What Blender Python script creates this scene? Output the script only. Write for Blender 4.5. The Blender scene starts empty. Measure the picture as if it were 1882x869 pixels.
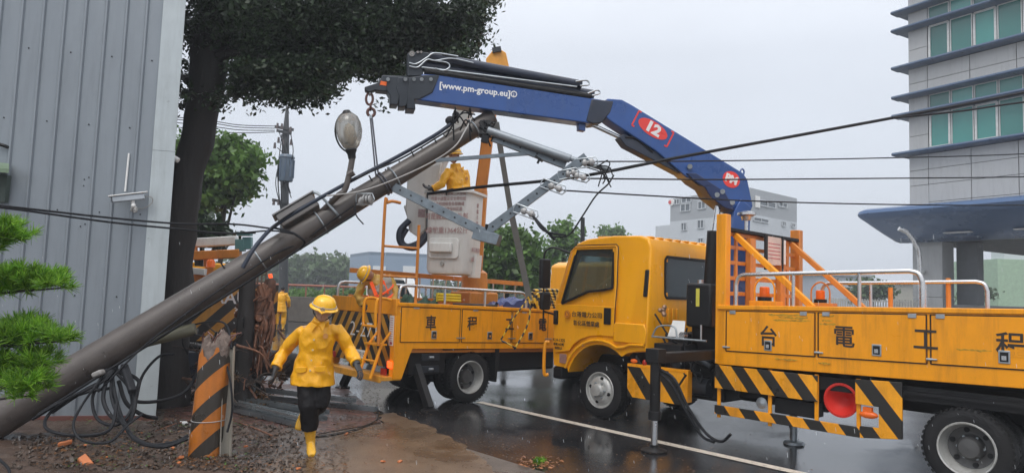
import bpy, bmesh, math, random
import numpy as np
from math import sin, cos, radians, pi, atan2, sqrt, tan
from mathutils import Vector, Matrix, Quaternion, noise as mnoise
random.seed(7); RNG = np.random.default_rng(7)
V = Vector
scene = bpy.context.scene
COL = scene.collection

# ------------------------------------------------------------------ camera
FPX, CH, PITCH, ROLL = 1305.0, 1.78, radians(4.47), radians(2.0)
_F = V((0, cos(PITCH), sin(PITCH))); _R0 = V((1, 0, 0)); _U0 = V((0, -sin(PITCH), cos(PITCH)))
_R = cos(ROLL)*_R0 + sin(ROLL)*_U0; _U = -sin(ROLL)*_R0 + cos(ROLL)*_U0
CAM = V((0, 0, CH))
cd = bpy.data.cameras.new('camera'); cam = bpy.data.objects.new('camera', cd); COL.objects.link(cam)
cd.sensor_width = 36; cd.lens = FPX/1882*36; cd.clip_start = 0.1; cd.clip_end = 3000
M = Matrix.Identity(4)
for i, v in enumerate((_R, _U, -_F)):
    for j in range(3): M[j][i] = v[j]
M.translation = CAM; cam.matrix_world = M
scene.camera = cam

# ------------------------------------------------------------------ world, sun, exposure
SUN_EL, SUN_AZ = radians(55), radians(200)
w = bpy.data.worlds.new('World'); scene.world = w; w.use_nodes = True
nt = w.node_tree; nt.nodes.clear()
out = nt.nodes.new('ShaderNodeOutputWorld'); bg = nt.nodes.new('ShaderNodeBackground'); bg2 = nt.nodes.new('ShaderNodeBackground')
sky = nt.nodes.new('ShaderNodeTexSky'); sky.sky_type = 'NISHITA'; sky.sun_disc = False
sky.sun_elevation = SUN_EL; sky.sun_rotation = SUN_AZ; sky.dust_density = 5; sky.air_density = 1.5
nt.links.new(sky.outputs[0], bg.inputs[0]); bg.inputs[1].default_value = 0.06
tc = nt.nodes.new('ShaderNodeTexCoord'); sep = nt.nodes.new('ShaderNodeSeparateXYZ')
nt.links.new(tc.outputs['Generated'], sep.inputs[0])
cr = nt.nodes.new('ShaderNodeValToRGB')
cr.color_ramp.elements[0].position = 0.0; cr.color_ramp.elements[0].color = (0.61, 0.665, 0.755, 1)
e = cr.color_ramp.elements.new(0.32); e.color = (0.71, 0.75, 0.825, 1)
cr.color_ramp.elements[-1].position = 0.95; cr.color_ramp.elements[-1].color = (1.9, 1.92, 1.98, 1)
nt.links.new(sep.outputs[2], cr.inputs[0])
nz = nt.nodes.new('ShaderNodeTexNoise'); nz.inputs['Scale'].default_value = 1.6; nz.inputs['Detail'].default_value = 4
mp = nt.nodes.new('ShaderNodeMapping'); mp.inputs['Scale'].default_value = (1, 1, 3)
nt.links.new(tc.outputs['Generated'], mp.inputs[0]); nt.links.new(mp.outputs[0], nz.inputs[0])
mr = nt.nodes.new('ShaderNodeMapRange'); mr.inputs[1].default_value = .3; mr.inputs[2].default_value = .7
mr.inputs[3].default_value = .90; mr.inputs[4].default_value = 1.06
nt.links.new(nz.outputs[0], mr.inputs[0])
vm = nt.nodes.new('ShaderNodeVectorMath'); vm.operation = 'SCALE'
nt.links.new(cr.outputs[0], vm.inputs[0]); nt.links.new(mr.outputs[0], vm.inputs['Scale'])
nt.links.new(vm.outputs[0], bg2.inputs[0]); bg2.inputs[1].default_value = 0.85
ad = nt.nodes.new('ShaderNodeAddShader'); nt.links.new(bg.outputs[0], ad.inputs[0]); nt.links.new(bg2.outputs[0], ad.inputs[1])
bg.inputs[1].default_value = 0.012
nt.links.new(ad.outputs[0], out.inputs[0])
sl = bpy.data.lights.new('sun', 'SUN'); sl.energy = 0.9; sl.angle = radians(25); sl.color = (1, .97, .92)
so = bpy.data.objects.new('sun', sl); COL.objects.link(so)
sd = V((sin(SUN_AZ)*cos(SUN_EL), cos(SUN_AZ)*cos(SUN_EL), sin(SUN_EL)))
so.rotation_euler = sd.to_track_quat('Z', 'Y').to_euler(); so.location = (0, 0, 30)
scene.view_settings.view_transform = 'Standard'; scene.view_settings.look = 'None'
scene.view_settings.exposure = 0.36; scene.view_settings.gamma = 1.0
scene.cycles.max_bounces = 8; scene.cycles.transparent_max_bounces = 12; scene.cycles.volume_bounces = 0

# ------------------------------------------------------------------ helpers
def ray(x, y): return _F*FPX + _R*(x-941) + _U*(434.5-y)
def P(x, y, Y):
    d = ray(x, y); return CAM + d*(Y/d.y)
def G(x, y, z=0):
    d = ray(x, y); return CAM + d*((z-CH)/d.z)
def PL(x, y, o, n):
    d = ray(x, y); return CAM + d*((o-CAM).dot(n)/d.dot(n))

class MB:
    def __init__(s): s.v = []; s.f = []; s.m = []
    def add(s, vs, fs, mi=0):
        b = len(s.v); s.v += [tuple(v) for v in vs]; s.f += [tuple(b+i for i in f) for f in fs]; s.m += [mi]*len(fs); return s
    def box(s, a, b, mi=0, rot=None, c=None):
        x0, y0, z0 = a; x1, y1, z1 = b
        vs = [V(p) for p in ((x0,y0,z0),(x1,y0,z0),(x1,y1,z0),(x0,y1,z0),(x0,y0,z1),(x1,y0,z1),(x1,y1,z1),(x0,y1,z1))]
        if rot is not None: vs = [rot @ v + V(c or (0,0,0)) for v in vs]
        return s.add(vs, [(0,3,2,1),(4,5,6,7),(0,1,5,4),(1,2,6,5),(2,3,7,6),(3,0,4,7)], mi)
    def beam(s, p, q, w_, h_, up=(0,0,1), mi=0):
        p = V(p); q = V(q); d = (q-p); L = d.length
        if L < 1e-6: return s
        d.normalize(); up = V(up)
        if abs(d.dot(up)) > .98: up = V((1, 0, 0))
        sx = d.cross(up).normalized(); uz = sx.cross(d).normalized()
        vs = []
        for t in (p, q):
            for a, b in ((-1,-1),(1,-1),(1,1),(-1,1)): vs.append(t + sx*(a*w_/2) + uz*(b*h_/2))
        return s.add(vs, [(0,1,2,3)[::-1],(4,5,6,7),(0,4,5,1)[::-1],(1,5,6,2)[::-1],(2,6,7,3)[::-1],(3,7,4,0)[::-1]][:], mi)
    def tube(s, pts, r, seg=8, mi=0, cap=True, flat=None):
        pts = [V(p) for p in pts]; n = len(pts)
        if not isinstance(r, (list, tuple)): r = [r]*n
        d0 = (pts[1]-pts[0]).normalized()
        up = V((0,0,1)) if abs(d0.z) < .9 else V((1,0,0))
        x = d0.cross(up).normalized(); vs = []
        for i, p in enumerate(pts):
            d = (pts[min(i+1,n-1)]-pts[max(i-1,0)])
            if d.length < 1e-9: d = d0
            d.normalize(); x = (x - d*x.dot(d))
            if x.length < 1e-6: x = d.orthogonal()
            x.normalize(); y = d.cross(x)
            ra, rb = r[i] if isinstance(r[i], (tuple, list)) else (r[i], r[i])
            for k in range(seg):
                a = 2*pi*k/seg; vs.append(p + x*(ra*cos(a)) + y*(rb*sin(a)))
        fs = []
        for i in range(n-1):
            for k in range(seg):
                k2 = (k+1) % seg; fs.append((i*seg+k, i*seg+k2, (i+1)*seg+k2, (i+1)*seg+k))
        if cap: fs += [tuple(range(seg))[::-1], tuple((n-1)*seg+k for k in range(seg))]
        return s.add(vs, fs, mi)
    def prism(s, poly, d, mi=0):           # 3D polygon extruded by vector d (poly at start)
        n = len(poly); d = V(d); poly = [V(p) for p in poly]
        vs = poly + [p+d for p in poly]
        nrm = V((0,0,0))
        for i in range(n): nrm += poly[i].cross(poly[(i+1) % n])
        fs = [tuple(range(n)), tuple(range(n, 2*n))[::-1]] + [((i+1) % n, i, i+n, (i+1) % n+n) for i in range(n)]
        if nrm.dot(d) > 0: fs = [f[::-1] for f in fs]
        return s.add(vs, fs, mi)
    def xz(s, poly, y0, y1, mi=0): return s.prism([(x, y0, z) for x, z in poly], (0, y1-y0, 0), mi)
    def lathe(s, prof, c, axis='z', seg=24, mi=0, M3=None, cap=True):   # prof (r, h)
        vs = []; n = len(prof)
        for r, hh in prof:
            for k in range(seg):
                a = 2*pi*k/seg
                v = V((r*cos(a), r*sin(a), hh))
                if axis == 'y': v = V((v.x, v.z, v.y))
                elif axis == 'x': v = V((v.z, v.x, v.y))
                if M3 is not None: v = M3 @ v
                vs.append(v+V(c))
        fs = []
        for i in range(n-1):
            for k in range(seg):
                k2 = (k+1) % seg; f = (i*seg+k, i*seg+k2, (i+1)*seg+k2, (i+1)*seg+k)
                fs.append(f if axis != 'y' else f[::-1])
        if cap and prof[0][0] > 1e-5: fs.append(tuple(range(seg)) if axis == 'y' else tuple(range(seg))[::-1])
        if cap and prof[-1][0] > 1e-5: fs.append(tuple((n-1)*seg+k for k in range(seg)))
        return s.add(vs, fs, mi)
    def sphere(s, c, r, seg=12, mi=0, M3=None):
        rx, ry, rz = r if isinstance(r, (tuple, list)) else (r, r, r)
        n = seg//2; prof = [(max(sin(pi*i/n), 1e-4), -cos(pi*i/n)) for i in range(n+1)]
        vs = []
        for a_, h_ in prof:
            for k in range(seg):
                a = 2*pi*k/seg; v = V((rx*a_*cos(a), ry*a_*sin(a), rz*h_))
                if M3 is not None: v = M3 @ v
                vs.append(v+V(c))
        fs = [(i*seg+k, i*seg+(k+1) % seg, (i+1)*seg+(k+1) % seg, (i+1)*seg+k) for i in range(n) for k in range(seg)]
        return s.add(vs, fs, mi)
    def build(s, name, mats, parent=None, bevel=0, smooth=True, label=None, seg=2, world=False):
        """world=True: the vertices are in world space and are moved into the parent's space"""
        me = bpy.data.meshes.new(name)
        vs = s.v
        if world and parent is not None:
            inv = WM(parent).inverted(); vs = [tuple(inv @ V(v)) for v in vs]
        me.from_pydata(vs, [], s.f)
        if not isinstance(mats, (list, tuple)): mats = [mats]
        for m_ in mats: me.materials.append(m_)
        me.polygons.foreach_set('material_index', s.m)
        if smooth:
            me.polygons.foreach_set('use_smooth', [True]*len(me.polygons))
            me.set_sharp_from_angle(angle=radians(38))
        me.validate()
        bm = bmesh.new(); bm.from_mesh(me); bmesh.ops.recalc_face_normals(bm, faces=bm.faces); bm.to_mesh(me); bm.free(); me.update()
        o = bpy.data.objects.new(name, me); COL.objects.link(o)
        if parent is not None: o.parent = parent
        if bevel:
            b = o.modifiers.new('bevel', 'BEVEL'); b.width = bevel; b.segments = seg; b.limit_method = 'ANGLE'; b.angle_limit = radians(40); b.harden_normals = False
        if label: o['label'] = label
        return o
_wm = {}
def WM(o):
    m = o.matrix_basis.copy()
    while o.parent is not None:
        o = o.parent; m = o.matrix_basis @ m
    return m
def bake(o):
    dg = bpy.context.evaluated_depsgraph_get(); dg.update()
    me = bpy.data.meshes.new_from_object(o.evaluated_get(dg)); o.modifiers.clear(); o.data = me; return o
def cut(o, cutters):
    for c in cutters:
        m_ = o.modifiers.new('cut', 'BOOLEAN'); m_.operation = 'DIFFERENCE'; m_.solver = 'EXACT'; m_.object = c
    bpy.context.view_layer.update(); bake(o)
    for c in cutters:
        me = c.data; bpy.data.objects.remove(c); bpy.data.meshes.remove(me)
    o.data.set_sharp_from_angle(angle=radians(38))
    return o
def thing(name, label, cat, loc=(0,0,0), rotz=0, group=None):
    o = bpy.data.objects.new(name, None); COL.objects.link(o); o.empty_display_size = .2
    o.location = loc; o.rotation_euler = (0, 0, rotz); o['label'] = label; o['category'] = cat
    if group: o['group'] = group
    return o
def tag(o, label, cat, group=None):
    o['label'] = label; o['category'] = cat
    if group: o['group'] = group
    return o
def struct(o, k='structure'): o['kind'] = k; return o
def catmull(pts, n=8):
    pts = [V(p) for p in pts]
    if len(pts) < 3: return [pts[0].lerp(pts[-1], i/n) for i in range(n+1)]
    q = [pts[0]*2-pts[1]] + pts + [pts[-1]*2-pts[-2]]; r = []
    for i in range(1, len(q)-2):
        a, b, c, d = q[i-1:i+3]
        for k in range(n):
            t = k/n; r.append(.5*((2*b)+(-a+c)*t+(2*a-5*b+4*c-d)*t*t+(-a+3*b-3*c+d)*t**3))
    r.append(pts[-1]); return r

def build_each(mb, name, mats, parent, **kw):
    """every connected piece of the builder becomes a part of its own"""
    n = len(mb.v); par = list(range(n))
    def fd(a):
        while par[a] != a: par[a] = par[par[a]]; a = par[a]
        return a
    for f in mb.f:
        a = fd(f[0])
        for b in f[1:]: par[fd(b)] = a
    grp = {}
    for i, f in enumerate(mb.f): grp.setdefault(fd(f[0]), []).append(f)
    for fs in grp.values():
        ids = sorted({i for f in fs for i in f}); mp_ = {a: k for k, a in enumerate(ids)}
        q = MB(); q.v = [mb.v[i] for i in ids]; q.f = [tuple(mp_[i] for i in f) for f in fs]; q.m = [0]*len(fs); q.build(name, mats, parent, **kw)
# ------------------------------------------------------------------ materials
def mat(name, col, rough=.5, metal=0, var=.15, vs=3.0, bump=0, bs=30, dirt=0, dcol=(.05,.035,.02), ds=2.5, coat=0, spec=.5, emit=None, trans=0, alpha=1, rv=.12, stretch=None, streak=0, scol=(.10,.07,.05)):
    m = bpy.data.materials.new(name); m.use_nodes = True; n = m.node_tree; b = n.nodes['Principled BSDF']; L = n.links.new
    c4 = (*col, 1)
    tc = n.nodes.new('ShaderNodeTexCoord'); mpn = n.nodes.new('ShaderNodeMapping'); L(tc.outputs['Object'], mpn.inputs[0])
    if stretch: mpn.inputs['Scale'].default_value = stretch
    nz = n.nodes.new('ShaderNodeTexNoise'); nz.inputs['Scale'].default_value = vs; nz.inputs['Detail'].default_value = 6; nz.inputs['Roughness'].default_value = .65
    L(mpn.outputs[0], nz.inputs[0])
    mx = n.nodes.new('ShaderNodeMix'); mx.data_type = 'RGBA'
    mx.inputs[6].default_value = (*[c*(1-var) for c in col], 1); mx.inputs[7].default_value = (*[min(c*(1+var), 1) for c in col], 1)
    mr = n.nodes.new('ShaderNodeMapRange'); mr.inputs[1].default_value = .3; mr.inputs[2].default_value = .7; L(nz.outputs[0], mr.inputs[0])
    L(mr.outputs[0], mx.inputs[0]); last = mx.outputs[2]
    if dirt:
        n2 = n.nodes.new('ShaderNodeTexNoise'); n2.inputs['Scale'].default_value = ds; n2.inputs['Detail'].default_value = 8; n2.inputs['Roughness'].default_value = .72
        mp2 = n.nodes.new('ShaderNodeMapping'); mp2.inputs['Scale'].default_value = (1, 1, .45); L(tc.outputs['Object'], mp2.inputs[0]); L(mp2.outputs[0], n2.inputs[0])
        r2 = n.nodes.new('ShaderNodeMapRange'); r2.inputs[1].default_value = .5; r2.inputs[2].default_value = .78; r2.inputs[4].default_value = dirt
        L(n2.outputs[0], r2.inputs[0]); m2 = n.nodes.new('ShaderNodeMix'); m2.data_type = 'RGBA'
        L(r2.outputs[0], m2.inputs[0]); L(last, m2.inputs[6]); m2.inputs[7].default_value = (*dcol, 1); last = m2.outputs[2]
    if streak:      # rain-washed runs and scuffs
        n4 = n.nodes.new('ShaderNodeTexNoise'); n4.inputs['Scale'].default_value = 9; n4.inputs['Detail'].default_value = 6; n4.inputs['Roughness'].default_value = .7
        mp4 = n.nodes.new('ShaderNodeMapping'); mp4.inputs['Scale'].default_value = (1, 1, .10); L(tc.outputs['Object'], mp4.inputs[0]); L(mp4.outputs[0], n4.inputs[0])
        r4 = n.nodes.new('ShaderNodeMapRange'); r4.inputs[1].default_value = .50; r4.inputs[2].default_value = .72; r4.inputs[4].default_value = streak; L(n4.outputs[0], r4.inputs[0])
        n5 = n.nodes.new('ShaderNodeTexNoise'); n5.inputs['Scale'].default_value = 34; n5.inputs['Detail'].default_value = 7; n5.inputs['Roughness'].default_value = .75; L(tc.outputs['Object'], n5.inputs[0])
        r5 = n.nodes.new('ShaderNodeMapRange'); r5.inputs[1].default_value = .64; r5.inputs[2].default_value = .70; r5.inputs[4].default_value = streak*1.3; L(n5.outputs[0], r5.inputs[0])
        mxx = n.nodes.new('ShaderNodeMath'); mxx.operation = 'MAXIMUM'; L(r4.outputs[0], mxx.inputs[0]); L(r5.outputs[0], mxx.inputs[1])
        m4 = n.nodes.new('ShaderNodeMix'); m4.data_type = 'RGBA'; L(mxx.outputs[0], m4.inputs[0]); L(last, m4.inputs[6]); m4.inputs[7].default_value = (*scol, 1); last = m4.outputs[2]
    L(last, b.inputs['Base Color'])
    rr = n.nodes.new('ShaderNodeMapRange'); rr.inputs[1].default_value = .3; rr.inputs[2].default_value = .7
    rr.inputs[3].default_value = max(rough-rv, .02); rr.inputs[4].default_value = min(rough+rv, 1); L(nz.outputs[0], rr.inputs[0]); L(rr.outputs[0], b.inputs['Roughness'])
    b.inputs['Metallic'].default_value = metal; b.inputs['Coat Weight'].default_value = coat; b.inputs['Coat Roughness'].default_value = .15
    b.inputs['Specular IOR Level'].default_value = spec
    if bump:
        n3 = n.nodes.new('ShaderNodeTexNoise'); n3.inputs['Scale'].default_value = bs; n3.inputs['Detail'].default_value = 5; L(mpn.outputs[0], n3.inputs[0])
        bp = n.nodes.new('ShaderNodeBump'); bp.inputs['Strength'].default_value = bump; bp.inputs['Distance'].default_value = .02
        L(n3.outputs[0], bp.inputs['Height']); L(bp.outputs[0], b.inputs['Normal'])
    if emit: b.inputs['Emission Color'].default_value = (*emit[0], 1); b.inputs['Emission Strength'].default_value = emit[1]
    if trans: b.inputs['Transmission Weight'].default_value = trans
    b.inputs['Alpha'].default_value = alpha
    return m
def stripes(name, c1, c2, per, kx=1, kz=1, ky=0, duty=.5, rough=.35, chev=None, dirt=.35):
    m = mat(name, c1, rough, dirt=dirt, coat=.2, streak=.35, scol=(.16,.08,.03)); n = m.node_tree; L = n.links.new; b = n.nodes['Principled BSDF']
    tc = n.nodes['Texture Coordinate']; sp = n.nodes.new('ShaderNodeSeparateXYZ'); L(tc.outputs['Object'], sp.inputs[0])
    def mth(op, a, bb):
        q = n.nodes.new('ShaderNodeMath'); q.operation = op
        for i, t in enumerate((a, bb)):
            if t is None: continue
            if isinstance(t, (int, float)): q.inputs[i].default_value = t
            else: L(t, q.inputs[i])
        return q.outputs[0]
    ysrc = sp.outputs[1]
    if chev is not None: ysrc = mth('ABSOLUTE', mth('SUBTRACT', sp.outputs[1], chev), None)
    t = mth('ADD', mth('ADD', mth('MULTIPLY', sp.outputs[0], kx), mth('MULTIPLY', sp.outputs[2], kz)), mth('MULTIPLY', ysrc, ky))
    g = mth('GREATER_THAN', mth('FRACT', mth('ADD', mth('DIVIDE', t, per), 50.0), None), duty)
    # worn paint keeps its own speckled edge
    mx = n.nodes.new('ShaderNodeMix'); mx.data_type = 'RGBA'
    src = b.inputs['Base Color'].links[0].from_socket
    L(g, mx.inputs[0]); L(src, mx.inputs[6]); mx.inputs[7].default_value = (*c2, 1); L(mx.outputs[2], b.inputs['Base Color'])
    return m
YEL = (.90, .345, .005)
m_yel = mat('yellow_paint', YEL, .38, var=.06, vs=1.4, dirt=.34, dcol=(.34,.15,.02), ds=1.8, coat=.15, spec=.35, streak=.42, scol=(.30,.12,.02))
m_cab = mat('cab_paint', (.92, .40, .004), .32, var=.04, vs=1.2, dirt=.12, dcol=(.5,.22,.02), ds=1.2, coat=.2, spec=.35, streak=.18, scol=(.45,.19,.02))
m_org = mat('orange_paint', (.62, .22, .03), .42, var=.12, vs=2, dirt=.5, dcol=(.12,.05,.02), ds=6)
m_blk = mat('black_metal', (.010,.010,.011), .5, var=.3, dirt=.3, dcol=(.035,.03,.025), spec=.3)
m_rub = mat('rubber', (.013,.013,.014), .6, var=.3, bump=.2, bs=60, dirt=.4, dcol=(.03,.027,.023), spec=.3)
m_chr = mat('chrome', (.72,.73,.74), .2, 1, var=.08)
m_gal = mat('galvanised_steel', (.40,.44,.47), .42, .7, var=.22, vs=9, dirt=.3, dcol=(.16,.16,.15))
m_rail = mat('stainless_rail', (.62,.62,.62), .28, .9, var=.1)
m_rim = mat('rim_paint', (.50,.50,.48), .42, .35, var=.15, vs=8, dirt=.55, dcol=(.12,.09,.06), ds=9)
m_disc = mat('shaded_dirty_disc', (.10,.10,.10), .5, .3, var=.3, dirt=.6, dcol=(.04,.03,.025), ds=9)  # base colour darkened for the shade inside the deep dish, dirt over it
m_blue = mat('crane_blue', (.018,.074,.27), .34, var=.12, vs=2.2, dirt=.35, dcol=(.015,.03,.09), ds=3, coat=.3, streak=.3, scol=(.05,.08,.16))
m_plate = mat('dark_boom_plate', (.030,.036,.045), .4, .3, var=.2, dirt=.4, dcol=(.08,.08,.08))
m_dblue = mat('dark_hose_housing', (.02,.028,.05), .4, var=.3, dirt=.25)
m_white = mat('white_paint', (.74,.73,.70), .42, var=.05, dirt=.25, dcol=(.48,.43,.37), ds=3.5, streak=.28, scol=(.42,.37,.31))
m_whitepl = mat('white_plate', (.78,.78,.76), .4, var=.05, dirt=.15, dcol=(.5,.45,.4))
m_red = mat('red_paint', (.62,.03,.02), .4, var=.1)
m_ink = mat('black_lettering', (.03,.022,.018), .55, var=.2)
m_redink = mat('red_lettering', (.45,.10,.12), .6, var=.2)
m_wink = mat('white_lettering', (.75,.75,.75), .5, var=.05)
m_glass = mat('dark_glass', (.02,.03,.035), .06, var=.1, spec=.6)
m_glassT = mat('window_glass', (.34,.42,.42), .02, var=.02, trans=.92, rv=.01)
m_pole = mat('weathered_pole', (.088,.075,.068), .36, var=.18, vs=5, bump=.15, bs=60, dirt=.35, dcol=(.06,.05,.045), ds=3, stretch=(1,1,1))
m_cable = mat('black_cable', (.012,.013,.016), .6, var=.2, spec=.25)
m_bcable = mat('bluegrey_cable', (.025,.034,.055), .55, var=.2, spec=.3)
m_gcable = mat('grey_cable', (.35,.34,.33), .5)
m_porc = mat('porcelain', (.36,.36,.36), .25, var=.1, dirt=.4, dcol=(.25,.2,.17), ds=15)
m_coat = mat('yellow_raincoat', (.80,.38,.004), .36, var=.10, vs=5, bump=1.0, bs=7, dirt=.30, dcol=(.42,.20,.01), ds=6, rv=.08)
m_trou = mat('black_trousers', (.009,.008,.009), .6, var=.3, bump=.8, bs=9, spec=.2)
m_boot = mat('rubber_boot', (.70,.38,.03), .32, var=.12, dirt=.5, dcol=(.25,.15,.06), ds=9)
m_helm = mat('helmet_shell', (.87,.46,.01), .25, var=.04, coat=.4)
m_skin = mat('skin', (.46,.26,.175), .5, var=.1)
m_glove = mat('dark_glove', (.04,.04,.042), .6, var=.3)
m_stripeB = stripes('warning_stripes', (.88,.36,.008), (.02,.018,.016), .34, -1, .8)
m_stripeS = stripes('slim_warning_stripes', (.86,.34,.008), (.02,.018,.016), .40, -1, .8)
m_stripeC = stripes('chevron_stripes', (.55,.27,.02), (.02,.018,.016), .34, 0, 1, 1.3, chev=-.02, dirt=.5)
m_amber = mat('amber_lens', (.62,.10,.01), .25, emit=((1,.2,.01), .12))
m_tail = mat('lit_tail_lens', (.8,.03,.01), .2, emit=((1,.06,.01), 3.0))
m_redlens = mat('red_lens', (.4,.02,.01), .2)
m_seat = mat('seat_fabric', (.04,.045,.05), .8)

def leafmat(name, c1, c2, tl=.35, ns=1.1):
    m = bpy.data.materials.new(name); m.use_nodes = True; n = m.node_tree; b = n.nodes['Principled BSDF']; L = n.links.new
    g = n.nodes.new('ShaderNodeNewGeometry'); r = n.nodes.new('ShaderNodeValToRGB'); L(g.outputs['Random Per Island'], r.inputs[0])
    r.color_ramp.elements[0].color = (*c1, 1); r.color_ramp.elements[1].color = (*c2, 1)
    tcn = n.nodes.new('ShaderNodeTexCoord'); nzn = n.nodes.new('ShaderNodeTexNoise'); nzn.inputs['Scale'].default_value = ns; L(tcn.outputs['Object'], nzn.inputs[0])
    mx = n.nodes.new('ShaderNodeMix'); mx.data_type = 'RGBA'; mx.blend_type = 'MULTIPLY'; mx.inputs[0].default_value = 1
    r3 = n.nodes.new('ShaderNodeMapRange'); r3.inputs[1].default_value = .35; r3.inputs[2].default_value = .65; r3.inputs[3].default_value = .6; r3.inputs[4].default_value = 1.35; L(nzn.outputs[0], r3.inputs[0])
    L(r.outputs[0], mx.inputs[6]); L(r3.outputs[0], mx.inputs[7])
    L(mx.outputs[2], b.inputs['Base Color']); b.inputs['Roughness'].default_value = .38; b.inputs['Specular IOR Level'].default_value = .4
    t = n.nodes.new('ShaderNodeBsdfTranslucent'); L(mx.outputs[2], t.inputs[0]); ms = n.nodes.new('ShaderNodeMixShader'); ms.inputs[0].default_value = tl
    L(b.outputs[0], ms.inputs[1]); L(t.outputs[0], ms.inputs[2]); L(ms.outputs[0], n.nodes['Material Output'].inputs[0]); return m
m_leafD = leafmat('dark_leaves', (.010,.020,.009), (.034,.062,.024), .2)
m_leafM = leafmat('mid_leaves', (.045,.10,.020), (.15,.27,.06), .4)
m_leafF = leafmat('far_leaves', (.05,.085,.035), (.10,.16,.06), .3)
m_needle = leafmat('pine_needles', (.05,.17,.012), (.26,.46,.05), .4, ns=9)
m_bark = mat('bark', (.022,.019,.018), .75, var=.35, vs=6, bump=.6, bs=18, stretch=(1,1,.25))
m_root = mat('torn_root_wood', (.17,.075,.042), .7, var=.75, vs=7, bump=.6, bs=25)
m_soil = mat('wet_soil', (.05,.036,.028), .6, var=.4, bump=.6, bs=12)

def leaf_mesh(name, blobs, size, material, parent=None, hollow=.55, asp=.5, seed=1, droop=0.0, world=True, clump=None):
    """blobs: (centre, (rx,ry,rz), n) in world space"""
    rng = np.random.default_rng(seed); C, = [[]]
    for c, r, n in blobs:
        d = rng.normal(size=(n, 3)); d /= np.linalg.norm(d, axis=1)[:, None]
        rad = rng.random(n)**hollow
        # lumpy outline: radius modulated by a few random lobes
        lob = np.ones(n)
        for _ in range(7):
            k = rng.normal(size=3); k /= np.linalg.norm(k); lob += .28*(np.clip(d@k, 0, 1)**6) - .05
        pos = np.array(c) + d*rad[:, None]*lob[:, None]*np.array(r)
        if clump:      # leaves sit in small sprays instead of evenly
            k = max(1, n//clump[0]); cen = pos[rng.integers(0, n, k)]; idx = rng.integers(0, k, n)
            off = rng.normal(size=(n, 3))*clump[1]; off[:, 2] *= .6
            keep = rng.random(n) < .78; pos = np.where(keep[:, None], cen[idx]+off, pos)
        C.append(pos)
    C = np.concatenate(C); n = len(C)
    a = rng.normal(size=(n, 3)); a[:, 2] -= droop; a /= np.linalg.norm(a, axis=1)[:, None]
    b = rng.normal(size=(n, 3)); b -= a*np.sum(a*b, 1)[:, None]; b /= np.linalg.norm(b, axis=1)[:, None]
    s = size*(.6+.8*rng.random(n))[:, None]
    vs = np.stack([C-a*s*.5, C+b*s*asp*.5+a*s*.05, C+a*s*.5, C-b*s*asp*.5+a*s*.05], 1).reshape(-1, 3)
    if parent is not None:
        inv = np.array(WM(parent).inverted()); vs = vs@inv[:3, :3].T + inv[:3, 3]
    me = bpy.data.meshes.new(name); me.vertices.add(4*n); me.vertices.foreach_set('co', vs.ravel())
    me.loops.add(4*n); me.loops.foreach_set('vertex_index', np.arange(4*n, dtype=np.int32))
    me.polygons.add(n); me.polygons.foreach_set('loop_start', np.arange(n, dtype=np.int32)*4); me.polygons.foreach_set('loop_total', np.full(n, 4, dtype=np.int32))
    me.update(calc_edges=True); me.materials.append(material)
    o = bpy.data.objects.new(name, me); COL.objects.link(o)
    if parent is not None: o.parent = parent
    return o

_txt = {}
def lettering(s, size, M4, material, parent, offset=0.0, extr=.0015, name='lettering', world=False, sx=1, shear=0):
    """flat raised letters; local x = reading direction, local y = up, local z = out of the face"""
    cu = bpy.data.curves.new('t', 'FONT'); cu.body = s; cu.size = size; cu.extrude = extr; cu.offset = offset; cu.resolution_u = 2
    cu.align_x = 'CENTER'; cu.align_y = 'CENTER'; cu.shear = shear
    o = bpy.data.objects.new('t', cu); COL.objects.link(o)
    dg = bpy.context.evaluated_depsgraph_get(); me = bpy.data.meshes.new_from_object(o.evaluated_get(dg))
    bpy.data.objects.remove(o); bpy.data.curves.remove(cu)
    Mx = M4 @ Matrix.Diagonal((sx, 1, 1, 1))
    if world and parent is not None: Mx = WM(parent).inverted() @ Mx
    me.transform(Mx); me.materials.clear(); me.materials.append(material)
    q = bpy.data.objects.new(name, me); COL.objects.link(q); q.parent = parent; return q
def face_matrix(c, xdir, ydir):
    x = V(xdir).normalized(); y = V(ydir); y = (y-x*y.dot(x)).normalized(); z = x.cross(y)
    m = Matrix.Identity(4)
    for i, v in enumerate((x, y, z)):
        for j in range(3): m[j][i] = v[j]
    m.translation = V(c); return m

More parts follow.
